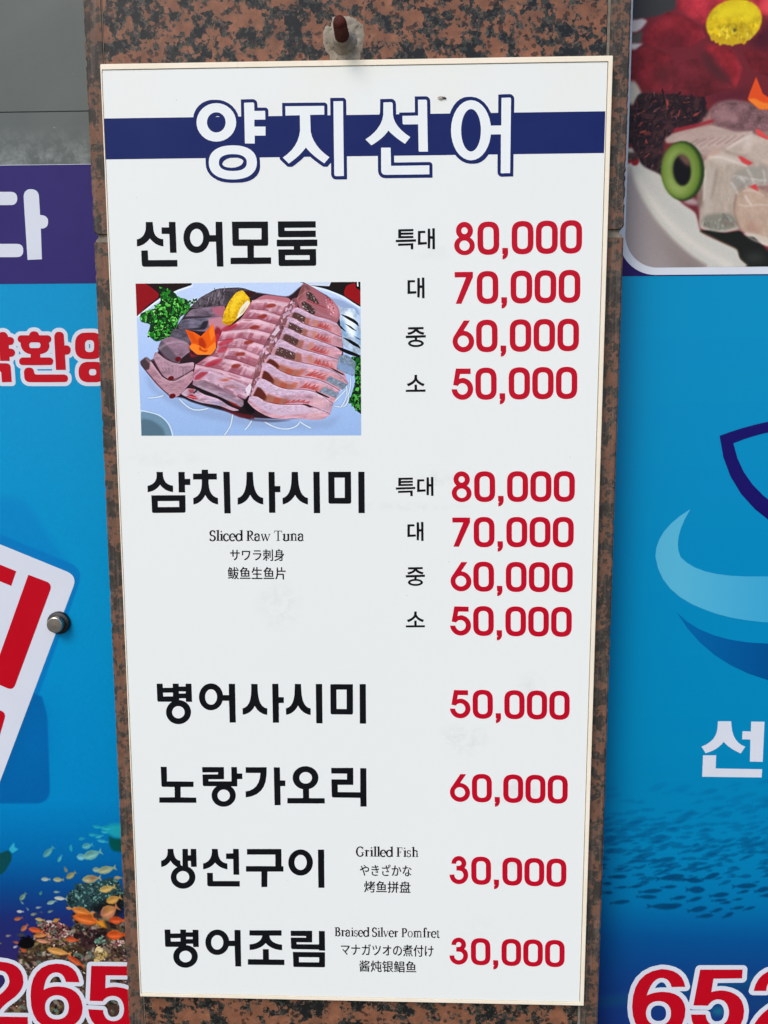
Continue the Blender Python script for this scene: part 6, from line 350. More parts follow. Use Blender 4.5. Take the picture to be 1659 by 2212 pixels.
["p",[214,190,204],0.8,1.0,[990,373,1041,311,1057,337,1019,378]],
["p",[206,178,192],0.8,1.0,[1008,404,1029,388,1034,414,1021,430]],
["p",[190,160,176],1,1.0,[1074,229,1128,199,1138,224,1085,244]],
["p",[176,194,214],1,1.0,[1477,168,1511,183,1600,186,1627,238,1652,351,1651,536,1588,500,1509,442,1500,309]],
["n",0.2,[15.8,1,9],[1477,168,1511,183,1600,186,1627,238,1652,351,1651,536,1588,500,1509,442,1500,309]],
["p",[240,248,252],5,0.9,[1532,201,1590,207,1600,268,1631,371,1588,402,1541,350,1526,268]],
["p",[112,160,206],5,0.7,[1500,268,1526,288,1546,391,1515,381]],
["p",[120,164,206],6,0.6,[1600,299,1646,361,1646,454,1620,422]],
["p",[168,108,116],0.9,1.0,[1176,120,1192,94,1225,12,1251,7,1303,36,1381,87,1449,133,1486,186,1498,237,1474,294,1416,267,1358,252,1264,220,1202,184]],
["p",[120,74,72],3,0.7,[1192,94,1225,12,1241,14,1235,77,1197,128]],
["p",[110,84,78],2.5,0.8,[1235,21,1262,21,1287,57,1261,57]],
["p",[214,150,160],6,0.8,[1391,149,1449,139,1490,196,1474,267,1432,226]],
["s",[[170,50,64],[196,90,100],[226,180,188]],0.6,0.8,[32,36,2.11,6.32,0.5,60,30],[1381,93,1449,134,1464,247,1422,226]],
["p",[84,64,62],1.2,1.0,[1250,68,1287,71,1334,128,1345,160,1302,139,1255,119]],
["s",[[150,136,132],[60,44,44],[196,184,184],[110,84,76]],0.4,0.85,[33,34,1.32,5.27,0.3,50,40],[1250,68,1287,71,1334,128,1345,160,1302,139,1255,119]],
["p",[84,64,62],1.2,1.0,[1214,145,1234,132,1286,163,1320,205,1306,233,1264,216,1223,178]],
["s",[[150,136,132],[60,44,44],[196,184,184],[110,84,76]],0.4,0.85,[33,34,1.32,5.27,0.3,50,40],[1214,145,1234,132,1286,163,1320,205,1306,233,1264,216,1223,178]],
["l",[150,56,52],2.37,1,0.9,[1252,125,1302,150,1365,170,1393,181]],
["l",[196,150,140],3.16,2,0.7,[1182,117,1213,87,1251,64]],
["l",[196,150,140],3.16,2,0.7,[1202,148,1229,125,1255,125]],
["l",[196,180,200],2.63,3,0.6,[1317,205,1369,236,1432,252]],
["p",[196,142,150],0.8,1.0,[1155,182,1185,177,1215,187,1242,202,1269,219,1297,232,1327,243,1358,251,1388,259,1419,268,1447,281,1476,294,1499,315,1509,393,1477,380,1445,366,1413,351,1381,337,1347,327,1313,320,1278,313,1245,302,1213,288,1185,268,1153,254,1119,245]],
["n",0.16,[12.11,3,70],[1154,183,1184,179,1214,189,1242,204,1268,221,1297,234,1327,245,1357,252,1388,260,1418,269,1447,282,1476,296,1500,316,1509,393,1477,380,1445,366,1413,351,1381,337,1347,327,1313,320,1278,313,1245,302,1213,288,1185,268,1153,254,1119,245]],
["p",[204,176,198],1.6,0.9,[1154,183,1184,179,1214,189,1242,204,1268,221,1297,234,1327,245,1357,252,1388,260,1418,269,1447,282,1476,296,1500,316,1501,324,1476,309,1447,299,1417,289,1386,281,1354,275,1322,271,1290,265,1258,256,1228,244,1199,228,1168,217,1137,214]],
["n",0.12,[5.27,2,90],[1154,183,1184,179,1214,189,1242,204,1268,221,1297,234,1327,245,1357,252,1388,260,1418,269,1447,282,1476,296,1500,316,1505,355,1476,338,1446,324,1416,310,1384,299,1352,290,1320,282,1288,273,1256,262,1227,246,1199,228,1168,217,1137,214]],
["p",[92,66,62],2,0.95,[1158,210,1189,217,1218,232,1247,249,1233,293,1203,277,1172,261,1139,250]],
["s",[[160,146,142],[60,40,40],[200,190,190],[116,80,66]],0.4,0.8,[80,26,1.32,4.74,0.3,35,30],[1158,210,1189,217,1218,232,1247,249,1233,293,1203,277,1172,261,1139,250]],
["p",[156,96,74],2.5,0.7,[1249,243,1258,248,1267,252,1277,256,1263,308,1253,305,1242,301,1232,297]],
["p",[200,136,112],2.2,0.75,[1311,264,1319,266,1326,268,1334,270,1326,319,1318,317,1309,315,1301,314]],
["p",[186,70,62],1.2,0.6,[1359,288,1359,288,1354,322,1326,315]],
["l",[184,70,64],2.37,1.2,0.7,[1359,288,1326,315]],
["p",[186,70,62],1.2,0.6,[1372,292,1372,292,1369,326,1341,318]],
["l",[184,70,64],2.37,1.2,0.7,[1372,292,1341,318]],
["p",[186,70,62],1.2,0.6,[1394,298,1394,298,1391,334,1364,324]],
["l",[184,70,64],2.37,1.2,0.7,[1394,298,1364,324]],
["p",[186,70,62],1.2,0.6,[1412,304,1412,304,1409,341,1382,330]],
["l",[184,70,64],2.37,1.2,0.7,[1412,304,1382,330]],
["p",[186,70,62],1.2,0.6,[1432,314,1432,314,1431,351,1404,339]],
["l",[184,70,64],2.37,1.2,0.7,[1432,314,1404,339]],
["p",[228,176,182],6,0.5,[1413,292,1432,301,1451,310,1470,318,1470,373,1450,364,1430,355,1410,345]],
["l",[238,222,234],1.84,1.4,0.75,[1182,183,1240,209,1296,238,1357,257,1418,274]],
["p",[194,146,156],0.8,1.0,[1120,243,1153,253,1185,266,1213,287,1245,301,1278,312,1313,318,1347,326,1381,336,1413,349,1445,365,1477,379,1509,392,1514,486,1480,469,1446,452,1409,440,1373,428,1337,414,1301,402,1265,391,1228,380,1193,365,1160,347,1125,332,1089,319]],
["n",0.16,[12.11,3,71],[1119,245,1153,254,1185,268,1213,288,1245,302,1278,313,1313,320,1347,327,1381,337,1413,351,1445,366,1477,380,1509,393,1514,486,1480,469,1446,452,1409,440,1373,428,1337,414,1301,402,1265,391,1228,380,1193,365,1160,347,1125,332,1089,319]],
["p",[204,176,198],1.6,0.9,[1119,245,1153,254,1185,268,1213,288,1245,302,1278,313,1313,320,1347,327,1381,337,1413,351,1445,366,1477,380,1509,393,1510,403,1477,394,1445,384,1412,372,1379,362,1344,354,1309,348,1273,344,1238,336,1203,325,1172,307,1139,293,1104,282]],
["n",0.12,[5.27,2,91],[1119,245,1153,254,1185,268,1213,288,1245,302,1278,313,1313,320,1347,327,1381,337,1413,351,1445,366,1477,380,1509,393,1512,440,1478,425,1445,409,1411,396,1377,383,1342,371,1307,361,1271,352,1236,341,1203,327,1172,307,1139,293,1104,282]],
["p",[92,66,62],2,0.95,[1127,283,1161,295,1192,313,1224,329,1215,370,1180,355,1146,340,1110,327]],
["s",[[160,146,142],[60,40,40],[200,190,190],[116,80,66]],0.4,0.8,[81,26,1.32,4.74,0.3,35,30],[1127,283,1161,295,1192,313,1224,329,1215,370,1180,355,1146,340,1110,327]],
["p",[156,96,74],2.5,0.7,[1226,324,1236,328,1247,332,1258,336,1248,386,1237,383,1225,379,1214,374]],
["p",[200,136,112],2.2,0.75,[1297,342,1305,343,1314,345,1322,348,1315,402,1306,399,1298,396,1289,394]],
["p",[186,70,62],1.2,0.6,[1342,366,1342,366,1338,405,1308,395]],
["l",[184,70,64],2.37,1.2,0.7,[1342,366,1308,395]],
["p",[186,70,62],1.2,0.6,[1368,375,1368,375,1365,415,1335,404]],
["l",[184,70,64],2.37,1.2,0.7,[1368,375,1335,404]],
["p",[186,70,62],1.2,0.6,[1388,382,1388,382,1385,423,1355,412]],
["l",[184,70,64],2.37,1.2,0.7,[1388,382,1355,412]],
["p",[186,70,62],1.2,0.6,[1410,390,1410,390,1408,431,1378,420]],
["l",[184,70,64],2.37,1.2,0.7,[1410,390,1378,420]],
["p",[186,70,62],1.2,0.6,[1429,399,1429,399,1429,438,1399,427]],
["l",[184,70,64],2.37,1.2,0.7,[1429,399,1399,427]],
["p",[228,176,182],6,0.5,[1408,376,1429,385,1450,395,1471,404,1473,462,1451,451,1428,442,1405,434]],
["l",[238,222,234],1.84,1.4,0.75,[1151,259,1212,293,1277,318,1347,332,1413,356]],
["l",[120,58,62],1.84,1.0,0.85,[1185,268,1245,302,1313,320,1381,337,1445,366,1509,393]],
["p",[196,148,160],0.8,1.0,[1090,317,1125,330,1160,345,1194,363,1229,378,1265,390,1302,400,1338,412,1374,426,1410,439,1446,451,1480,468,1514,485,1492,556,1457,539,1418,530,1379,521,1341,511,1303,501,1264,490,1226,479,1188,468,1152,451,1117,433,1082,416,1045,401]],
["n",0.16,[12.11,3,72],[1089,319,1125,332,1160,347,1193,365,1228,380,1265,391,1301,402,1337,414,1373,428,1409,440,1446,452,1480,469,1514,486,1492,556,1457,539,1418,530,1379,521,1341,511,1303,501,1264,490,1226,479,1188,468,1152,451,1117,433,1082,416,1045,401]],
["p",[204,176,198],1.6,0.9,[1089,319,1125,332,1160,347,1193,365,1228,380,1265,391,1301,402,1337,414,1373,428,1409,440,1446,452,1480,469,1514,486,1512,493,1476,480,1440,468,1402,460,1364,451,1327,441,1288,433,1249,426,1211,418,1174,406,1138,390,1103,374,1067,360]],
["n",0.12,[5.27,2,92],[1089,319,1125,332,1160,347,1193,365,1228,380,1265,391,1301,402,1337,414,1373,428,1409,440,1446,452,1480,469,1514,486,1503,521,1468,504,1432,491,1394,481,1357,469,1320,457,1283,446,1245,435,1208,424,1173,408,1138,390,1103,374,1067,360]],
["p",[92,66,62],2,0.95,[1092,362,1128,377,1162,394,1197,410,1176,457,1140,441,1104,425,1067,410]],
["s",[[160,146,142],[60,40,40],[200,190,190],[116,80,66]],0.4,0.8,[82,26,1.32,4.74,0.3,35,30],[1092,362,1128,377,1162,394,1197,410,1176,457,1140,441,1104,425,1067,410]],
["p",[156,96,74],2.5,0.7,[1200,404,1211,409,1223,413,1235,417,1209,474,1197,471,1185,466,1174,461]],
["p",[200,136,112],2.2,0.75,[1277,424,1286,427,1295,430,1303,433,1280,490,1271,487,1261,485,1252,482]],
["p",[186,70,62],1.2,0.6,[1322,453,1322,453,1307,492,1275,483]],
["l",[184,70,64],2.37,1.2,0.7,[1322,453,1275,483]],
["p",[186,70,62],1.2,0.6,[1345,461,1345,461,1330,499,1298,490]],
["l",[184,70,64],2.37,1.2,0.7,[1345,461,1298,490]],
["p",[186,70,62],1.2,0.6,[1373,470,1373,470,1359,507,1327,498]],
["l",[184,70,64],2.37,1.2,0.7,[1373,470,1327,498]],
["p",[186,70,62],1.2,0.6,[1396,477,1396,477,1382,513,1350,504]],
["l",[184,70,64],2.37,1.2,0.7,[1396,477,1350,504]],
["p",[186,70,62],1.2,0.6,[1418,483,1418,483,1405,519,1373,511]],
["l",[184,70,64],2.37,1.2,0.7,[1418,483,1373,511]],
["p",[228,176,182],6,0.5,[1396,463,1420,470,1443,478,1466,487,1450,533,1426,527,1401,522,1376,516]],
["l",[238,222,234],1.84,1.4,0.75,[1122,337,1191,370,1262,397,1335,419,1407,445]],
["l",[120,58,62],1.84,1.0,0.85,[1160,347,1228,380,1301,402,1373,428,1446,452,1514,486]],
["p",[200,150,160],0.8,1.0,[1046,399,1083,414,1118,431,1153,449,1188,466,1226,477,1264,488,1302,499,1340,509,1378,519,1417,527,1455,536,1491,553,1552,728,1526,682,1485,651,1439,626,1388,612,1337,599,1285,587,1233,577,1181,568,1129,556,1078,541,1028,523,977,512]],
["n",0.16,[12.11,3,73],[1045,401,1082,416,1117,433,1152,451,1188,468,1226,479,1264,490,1303,501,1341,511,1379,521,1418,530,1457,539,1492,556,1552,728,1526,682,1485,651,1439,626,1388,612,1337,599,1285,587,1233,577,1181,568,1129,556,1078,541,1028,523,977,512]],
["p",[204,176,198],1.6,0.9,[1045,401,1082,416,1117,433,1152,451,1188,468,1226,479,1264,490,1303,501,1341,511,1379,521,1418,530,1457,539,1492,556,1498,573,1467,560,1431,554,1394,546,1354,539,1313,531,1271,524,1229,517,1185,511,1141,501,1098,487,1055,470,1011,457]],
["n",0.12,[5.27,2,93],[1045,401,1082,416,1117,433,1152,451,1188,468,1226,479,1264,490,1303,501,1341,511,1379,521,1418,530,1457,539,1492,556,1522,642,1492,610,1451,591,1409,574,1364,561,1320,550,1275,538,1229,528,1184,518,1141,503,1098,487,1055,470,1011,457]],
["p",[92,66,62],2,0.95,[1042,456,1084,471,1126,488,1168,504,1161,558,1110,546,1059,532,1008,519]],
["s",[[160,146,142],[60,40,40],[200,190,190],[116,80,66]],0.4,0.8,[83,26,1.32,4.74,0.3,35,30],[1042,456,1084,471,1126,488,1168,504,1161,558,1110,546,1059,532,1008,519]],
["p",[156,96,74],2.5,0.7,[1169,497,1182,501,1196,505,1210,509,1210,573,1193,570,1177,567,1160,563]],
["p",[200,136,112],2.2,0.75,[1255,515,1265,518,1275,520,1286,523,1302,586,1290,583,1278,581,1265,578]],
["p",[186,70,62],1.2,0.6,[1325,547,1325,547,1341,591,1299,581]],
["l",[184,70,64],2.37,1.2,0.7,[1325,547,1299,581]],
["p",[186,70,62],1.2,0.6,[1345,552,1345,552,1363,597,1321,586]],
["l",[184,70,64],2.37,1.2,0.7,[1345,552,1321,586]],
["p",[186,70,62],1.2,0.6,[1374,560,1374,560,1397,605,1355,594]],
["l",[184,70,64],2.37,1.2,0.7,[1374,560,1355,594]],
["p",[186,70,62],1.2,0.6,[1402,567,1402,567,1428,614,1387,603]],
["l",[184,70,64],2.37,1.2,0.7,[1402,567,1387,603]],
["p",[186,70,62],1.2,0.6,[1431,578,1431,578,1460,630,1421,612]],
["l",[184,70,64],2.37,1.2,0.7,[1431,578,1421,612]],
["p",[228,176,182],6,0.5,[1392,551,1418,560,1444,569,1470,579,1515,669,1488,650,1460,634,1430,619]],
["l",[238,222,234],1.84,1.4,0.75,[1078,423,1151,458,1226,485,1305,507,1383,528]],
["l",[120,58,62],1.84,1.0,0.85,[1117,433,1188,468,1264,490,1341,511,1418,530,1492,556]],
["p",[206,156,164],0.8,1.0,[977,511,1029,522,1079,540,1130,554,1182,566,1234,575,1287,585,1338,597,1389,610,1441,624,1486,650,1528,681,1553,727,1490,778,1448,750,1404,723,1358,704,1308,690,1259,677,1208,676,1157,674,1107,663,1062,639,1019,612,977,584,928,571]],
["n",0.16,[12.11,3,74],[977,512,1028,523,1078,541,1129,556,1181,568,1233,577,1285,587,1337,599,1388,612,1439,626,1485,651,1526,682,1552,728,1490,778,1448,750,1404,723,1358,704,1308,690,1259,677,1208,676,1157,674,1107,663,1062,639,1019,612,977,584,928,571]],
["p",[204,176,198],1.6,0.9,[977,512,1028,523,1078,541,1129,556,1181,568,1233,577,1285,587,1337,599,1388,612,1439,626,1485,651,1526,682,1552,728,1546,733,1515,692,1469,666,1419,645,1366,633,1313,623,1258,618,1203,615,1149,609,1097,595,1049,577,1003,554,952,542]],
["n",0.12,[5.27,2,94],[977,512,1028,523,1078,541,1129,556,1181,568,1233,577,1285,587,1337,599,1388,612,1439,626,1485,651,1526,682,1552,728,1521,753,1487,716,1445,687,1398,665,1348,651,1298,638,1247,632,1195,625,1144,615,1096,597,1049,577,1003,554,952,542]],
["p",[98,46,36],2,0.95,[973,543,1004,555,1030,577,1052,604,1036,623,1007,604,979,585,945,576]],
["p",[160,98,74],3.5,0.75,[1053,584,1103,607,1154,626,1208,637,1177,675,1123,666,1073,645,1026,617]],
["p",[182,90,70],2,0.7,[1106,613,1121,619,1136,625,1153,628,1123,666,1107,663,1093,655,1078,648]],
["p",[196,112,92],2,0.7,[1201,621,1213,622,1226,624,1238,625,1200,671,1187,671,1175,670,1163,669]],
["p",[186,70,62],1.2,0.6,[1311,636,1311,636,1276,672,1233,668]],
["l",[184,70,64],2.37,1.2,0.7,[1311,636,1233,668]],
["p",[186,70,62],1.2,0.6,[1335,642,1335,642,1299,677,1257,669]],
["l",[184,70,64],2.37,1.2,0.7,[1335,642,1257,669]],
["p",[186,70,62],1.2,0.6,[1368,651,1368,651,1332,686,1291,675]],
["l",[184,70,64],2.37,1.2,0.7,[1368,651,1291,675]],
["p",[186,70,62],1.2,0.6,[1402,661,1402,661,1366,696,1324,684]],
["l",[184,70,64],2.37,1.2,0.7,[1402,661,1324,684]],
["p",[186,70,62],1.2,0.6,[1429,674,1429,674,1392,708,1353,692]],
["l",[184,70,64],2.37,1.2,0.7,[1429,674,1353,692]],
["p",[228,176,182],6,0.5,[1408,648,1438,662,1467,678,1494,697,1443,741,1415,724,1386,710,1356,698]],
["l",[238,222,234],1.84,1.4,0.75,[1025,527,1125,561,1228,582,1332,603,1434,631]],
["l",[120,58,62],1.84,1.0,0.85,[1078,541,1181,568,1285,587,1388,612,1485,651,1552,728]],
["p",[208,158,168],0.8,1.0,[928,569,978,582,1020,610,1063,637,1108,661,1157,672,1209,675,1260,675,1309,688,1358,702,1405,721,1448,748,1491,776,1442,875,1409,837,1366,813,1321,790,1274,774,1225,766,1175,766,1124,768,1074,766,1027,748,984,724,941,700,893,684]],
["n",0.16,[12.11,3,75],[928,571,977,584,1019,612,1062,639,1107,663,1157,674,1208,676,1259,677,1308,690,1358,704,1404,723,1448,750,1490,778,1442,875,1409,837,1366,813,1321,790,1274,774,1225,766,1175,766,1124,768,1074,766,1027,748,984,724,941,700,893,684]],
["p",[204,176,198],1.6,0.9,[928,571,977,584,1019,612,1062,639,1107,663,1157,674,1208,676,1259,677,1308,690,1358,704,1404,723,1448,750,1490,778,1485,787,1442,763,1397,741,1349,725,1299,713,1249,704,1196,708,1144,711,1093,707,1046,691,1002,668,959,642,910,628]],
["n",0.12,[5.27,2,95],[928,571,977,584,1019,612,1062,639,1107,663,1157,674,1208,676,1259,677,1308,690,1358,704,1404,723,1448,750,1490,778,1466,826,1428,793,1385,768,1339,747,1291,732,1242,721,1191,721,1141,721,1091,714,1045,694,1002,668,959,642,910,628]],
["p",[98,46,36],2,0.95,[930,627,961,643,986,672,1010,706,1001,734,972,717,942,701,910,690]],
["p",[160,98,74],3.5,0.75,[1007,678,1054,706,1104,725,1158,730,1145,767,1090,766,1039,753,991,728]],
["p",[182,90,70],2,0.7,[1058,712,1073,718,1087,724,1103,726,1090,766,1074,766,1059,760,1044,755]],
["p",[196,112,92],2,0.7,[1144,716,1156,716,1169,716,1181,716,1164,762,1152,762,1140,763,1128,763]],
["p",[186,70,62],1.2,0.6,[1253,719,1253,719,1238,758,1196,757]],
["l",[184,70,64],2.37,1.2,0.7,[1253,719,1196,757]],
["p",[186,70,62],1.2,0.6,[1278,724,1278,724,1263,763,1221,757]],
["l",[184,70,64],2.37,1.2,0.7,[1278,724,1221,757]],
["p",[186,70,62],1.2,0.6,[1312,734,1312,734,1296,772,1256,761]],
["l",[184,70,64],2.37,1.2,0.7,[1312,734,1256,761]],
["p",[186,70,62],1.2,0.6,[1339,742,1339,742,1323,781,1283,767]],
["l",[184,70,64],2.37,1.2,0.7,[1339,742,1283,767]],
["p",[186,70,62],1.2,0.6,[1368,755,1368,755,1351,794,1313,777]],
["l",[184,70,64],2.37,1.2,0.7,[1368,755,1313,777]],
["p",[228,176,182],6,0.5,[1341,728,1371,740,1400,754,1427,771,1402,828,1375,812,1346,797,1317,784]],
["l",[238,222,234],1.84,1.4,0.75,[975,591,1060,646,1155,680,1257,682,1355,709]],
["l",[120,58,62],1.84,1.0,0.85,[1019,612,1107,663,1208,676,1308,690,1404,723,1490,778]],
["p",[204,164,180],0.8,1.0,[895,681,942,697,986,721,1029,746,1076,763,1125,766,1176,763,1226,763,1275,772,1322,788,1367,811,1410,835,1442,873,1418,949,1383,911,1330,908,1280,891,1229,878,1177,874,1124,878,1071,880,1018,878,967,867,918,849,875,820,823,816]],
["n",0.16,[12.11,3,76],[893,684,941,700,984,724,1027,748,1074,766,1124,768,1175,766,1225,766,1274,774,1321,790,1366,813,1409,837,1442,875,1418,949,1383,911,1330,908,1280,891,1229,878,1177,874,1124,878,1071,880,1018,878,967,867,918,849,875,820,823,816]],
["p",[206,182,202],1.6,0.9,[893,684,941,700,984,724,1027,748,1074,766,1124,768,1175,766,1225,766,1274,774,1321,790,1366,813,1409,837,1442,875,1439,882,1405,848,1359,832,1311,814,1262,802,1210,799,1157,805,1104,812,1050,814,999,805,951,786,908,760,858,750]],
["n",0.12,[5.27,2,96],[893,684,941,700,984,724,1027,748,1074,766,1124,768,1175,766,1225,766,1274,774,1321,790,1366,813,1409,837,1442,875,1430,912,1396,874,1348,860,1301,840,1252,826,1201,820,1149,822,1098,824,1047,822,997,808,951,786,908,760,858,750]],
["p",[98,46,36],2,0.95,[880,747,909,761,932,791,954,826,938,856,906,841,876,821,842,817]],
["p",[160,98,74],3.5,0.75,[955,796,1005,819,1058,832,1113,834,1093,879,1035,879,979,870,926,852]],
["p",[182,90,70],2,0.7,[1009,824,1025,829,1041,833,1057,834,1035,879,1018,878,1002,875,986,871]],
["p",[186,70,62],1.2,0.6,[1121,845,1121,845,1110,868,1066,869]],
["l",[184,70,64],2.37,1.2,0.7,[1121,845,1066,869]],
["p",[186,70,62],1.2,0.6,[1158,843,1158,843,1148,865,1104,868]],
["l",[184,70,64],2.37,1.2,0.7,[1158,843,1104,868]],
["p",[186,70,62],1.2,0.6,[1195,842,1195,842,1186,863,1142,866]],
["l",[184,70,64],2.37,1.2,0.7,[1195,842,1142,866]],
["p",[186,70,62],1.2,0.6,[1233,845,1233,845,1224,866,1180,863]],
["l",[184,70,64],2.37,1.2,0.7,[1233,845,1180,863]],
["p",[186,70,62],1.2,0.6,[1269,854,1269,854,1260,874,1217,866]],
["l",[184,70,64],2.37,1.2,0.7,[1269,854,1217,866]],
["p",[228,176,182],6,0.5,[1303,818,1333,831,1363,844,1392,856,1374,906,1340,904,1308,895,1276,884]],
["l",[238,222,234],1.84,1.4,0.75,[937,707,1024,756,1121,775,1222,772,1319,796]],
["l",[120,58,62],1.84,1.0,0.85,[984,724,1074,766,1175,766,1274,774,1366,813,1442,875]],
["p",[206,160,172],0.8,1.0,[824,815,875,819,919,848,968,865,1019,876,1072,878,1125,876,1177,872,1230,876,1281,889,1330,906,1383,910,1418,949,1418,951,1374,983,1319,991,1263,989,1207,985,1151,980,1096,984,1040,985,985,976,933,957,884,930,839,898,802,857]],
["n",0.16,[12.11,3,77],[823,816,875,820,918,849,967,867,1018,878,1071,880,1124,878,1177,874,1229,878,1280,891,1330,908,1383,911,1418,949,1418,951,1374,983,1319,991,1263,989,1207,985,1151,980,1096,984,1040,985,985,976,933,957,884,930,839,898,802,857]],
["p",[206,182,202],1.6,0.9,[823,816,875,820,918,849,967,867,1018,878,1071,880,1124,878,1177,874,1229,878,1280,891,1330,908,1383,911,1418,949,1418,950,1379,939,1325,947,1271,945,1215,945,1159,949,1103,955,1048,958,994,950,943,931,895,904,852,870,811,841]],
["n",0.12,[5.27,2,97],[823,816,875,820,918,849,967,867,1018,878,1071,880,1124,878,1177,874,1229,878,1280,891,1330,908,1383,911,1418,949,1418,950,1378,947,1325,950,1272,940,1218,931,1164,927,1110,931,1056,933,1002,927,950,912,901,890,857,859,813,836]],
["p",[228,176,182],6,0.5,[1269,919,1302,927,1335,933,1369,933,1363,981,1328,986,1293,986,1257,983]],
["l",[238,222,234],1.84,1.4,0.75,[873,825,965,872,1069,886,1175,880,1279,897]],
["l",[120,58,62],1.84,1.0,0.85,[918,849,1018,878,1124,878,1229,878,1330,908,1418,949]],
["l",[236,206,206],1.84,1.2,0.6,[1301,793,1292,879]],
["l",[230,200,206],1.84,1.2,0.55,[1271,898,1243,985]],
["l",[236,206,206],1.84,1.2,0.6,[1312,796,1303,882]],
["l",[230,200,206],1.84,1.2,0.55,[1282,900,1255,983]],
["l",[236,206,206],1.84,1.2,0.6,[1323,800,1315,885]],
["l",[230,200,206],1.84,1.2,0.55,[1294,903,1267,982]],
["l",[236,206,206],1.84,1.2,0.6,[1333,804,1326,887]],
["l",[230,200,206],1.84,1.2,0.55,[1306,906,1280,980]],
["l",[236,206,206],1.84,1.2,0.6,[1344,808,1337,890]],
["l",[230,200,206],1.84,1.2,0.55,[1318,908,1292,979]],
["l",[236,206,206],1.84,1.2,0.6,[1354,811,1348,893]],
["l",[230,200,206],1.84,1.2,0.55,[1329,911,1304,977]],
["l",[236,206,206],1.84,1.2,0.6,[1365,815,1359,895]],
["l",[230,200,206],1.84,1.2,0.55,[1341,914,1317,975]],
["l",[236,206,206],1.84,1.2,0.6,[1376,819,1370,898]],
["l",[230,200,206],1.84,1.2,0.55,[1353,916,1329,974]],
["l",[236,206,206],1.84,1.2,0.6,[1386,822,1382,901]],
["l",[230,200,206],1.84,1.2,0.55,[1364,919,1341,972]],
["l",[236,206,206],1.84,1.2,0.6,[1397,826,1393,903]],
["l",[230,200,206],1.84,1.2,0.55,[1376,922,1354,971]],
["l",[236,206,206],1.84,1.2,0.6,[1407,830,1404,906]],
["l",[230,200,206],1.84,1.2,0.55,[1388,924,1366,969]],
["l",[228,204,214],1.32,2,0.4,[1095,882,1008,963]],
["l",[228,204,214],1.32,2,0.4,[1122,882,1035,963]],
["l",[228,204,214],1.32,2,0.4,[1148,882,1061,963]],
["l",[228,204,214],1.32,2,0.4,[1175,882,1088,963]],
["l",[228,204,214],1.32,2,0.4,[1202,882,1115,963]],
["l",[228,204,214],1.32,2,0.4,[1228,882,1142,963]],
["l",[228,204,214],1.32,2,0.4,[1255,882,1168,963]],
["l",[228,204,214],1.32,2,0.4,[1282,882,1195,964]],
["p",[18,14,18],1,1.0,[1302,775,1352,796,1415,827,1405,832,1331,801]],
["p",[60,22,24],1.6,1.0,[1207,874,1250,877,1292,898,1265,900]],
["p",[128,144,160],1,0.92,[1482,525,1540,515,1611,570,1600,681,1465,621,1476,577]],
["n",0.22,[6.85,1,78],[1482,525,1540,515,1611,570,1600,681,1465,621,1476,577]],
["p",[128,144,160],1,0.92,[1412,670,1550,733,1512,772,1385,706]],
["n",0.22,[6.85,1,78],[1412,670,1550,733,1512,772,1385,706]],
["p",[128,144,160],1,0.92,[1374,748,1486,798,1458,832,1336,785]],
["n",0.22,[6.85,1,78],[1374,748,1486,798,1458,832,1336,785]],
["p",[140,166,204],2,0.7,[1474,579,1508,572,1603,619,1597,676,1468,618]],
["p",[26,20,22],0.9,1.0,[1498,227,1548,241,1600,266,1627,290,1632,317,1600,291,1547,260]],
["p",[26,20,22],0.9,1.0,[1531,294,1573,314,1619,351,1584,336]],
["p",[26,20,22],0.9,1.0,[1471,293,1505,314,1540,354,1505,332]],
["p",[26,20,22],0.9,1.0,[1510,391,1573,411,1630,447,1648,477,1588,449]],
["p",[26,20,22],0.9,1.0,[1593,381,1649,411,1630,408]],
["p",[26,20,22],0.9,1.0,[1457,455,1504,467,1588,499,1651,527,1630,539,1545,511,1498,488]],
["p",[26,20,22],0.9,1.0,[1415,609,1465,628,1523,661,1512,665,1454,635]],
["p",[70,60,76],2.5,0.6,[781,977,970,988,1148,994,990,1010,833,998]],
["p",[228,182,30],0.7,1.0,[629,288,641,216,687,128,738,68,787,51,834,107,842,145,799,202,736,262,683,305]],
["n",0.22,[7.29,1,12],[629,288,641,216,687,128,738,68,787,51,834,107,842,145,799,202,736,262,683,305]],
["p",[250,215,70],4,0.7,[686,176,735,86,782,62,802,87,738,166,695,246]],
["p",[238,228,205],0.8,1.0,[840,145,820,123,767,177,734,261,788,221]],
["p",[196,178,120],2,0.8,[816,167,789,187,762,227,789,212]],
["p",[170,110,16],2,0.6,[631,288,683,305,725,267,683,277]],
["q",[232,104,22],0.7,1.0,[355,329,421,350,470,380,563,288,577,377,580,468,542,514,437,513,378,462,398,429]],
["p",[40,26,30],3,0.7,[372,447,395,518,541,524,584,479,580,468,542,514,437,513]],
["p",[182,62,12],3,1.0,[451,397,483,387,512,448,480,488,450,447]],
["p",[250,140,50],1.2,1.0,[378,459,408,432,460,447,506,478,576,418,580,468,542,514,437,513]],
["p",[210,80,14],2,0.6,[355,329,411,356,450,427,409,427]],
["p",[255,150,60],2,0.6,[563,288,572,377,544,417,531,346]],
["p",[190,60,16],2,0.7,[460,447,480,478,527,478,500,498,449,478]]]},"dish":{"b":[345.0,900.0,975.0,1700.0],"w":888,"h":1160,"ops":[["g",[[0,[120,40,48]],[1,[104,36,44]]]],
["p",[58,58,60],2.0,1.0,[-72,1101,151,1106,161,1342,50,1368,-62,1378]],
["p",[190,182,182],2.0,1.0,[-41,1385,25,1368,47,1379,20,1412,-39,1438]],
["p",[84,80,74],2.5,1.0,[-39,1435,31,1416,33,1462,-39,1458]],
["p",[205,196,196],2.0,1.0,[-39,1461,33,1462,-9,1494,-37,1505]],
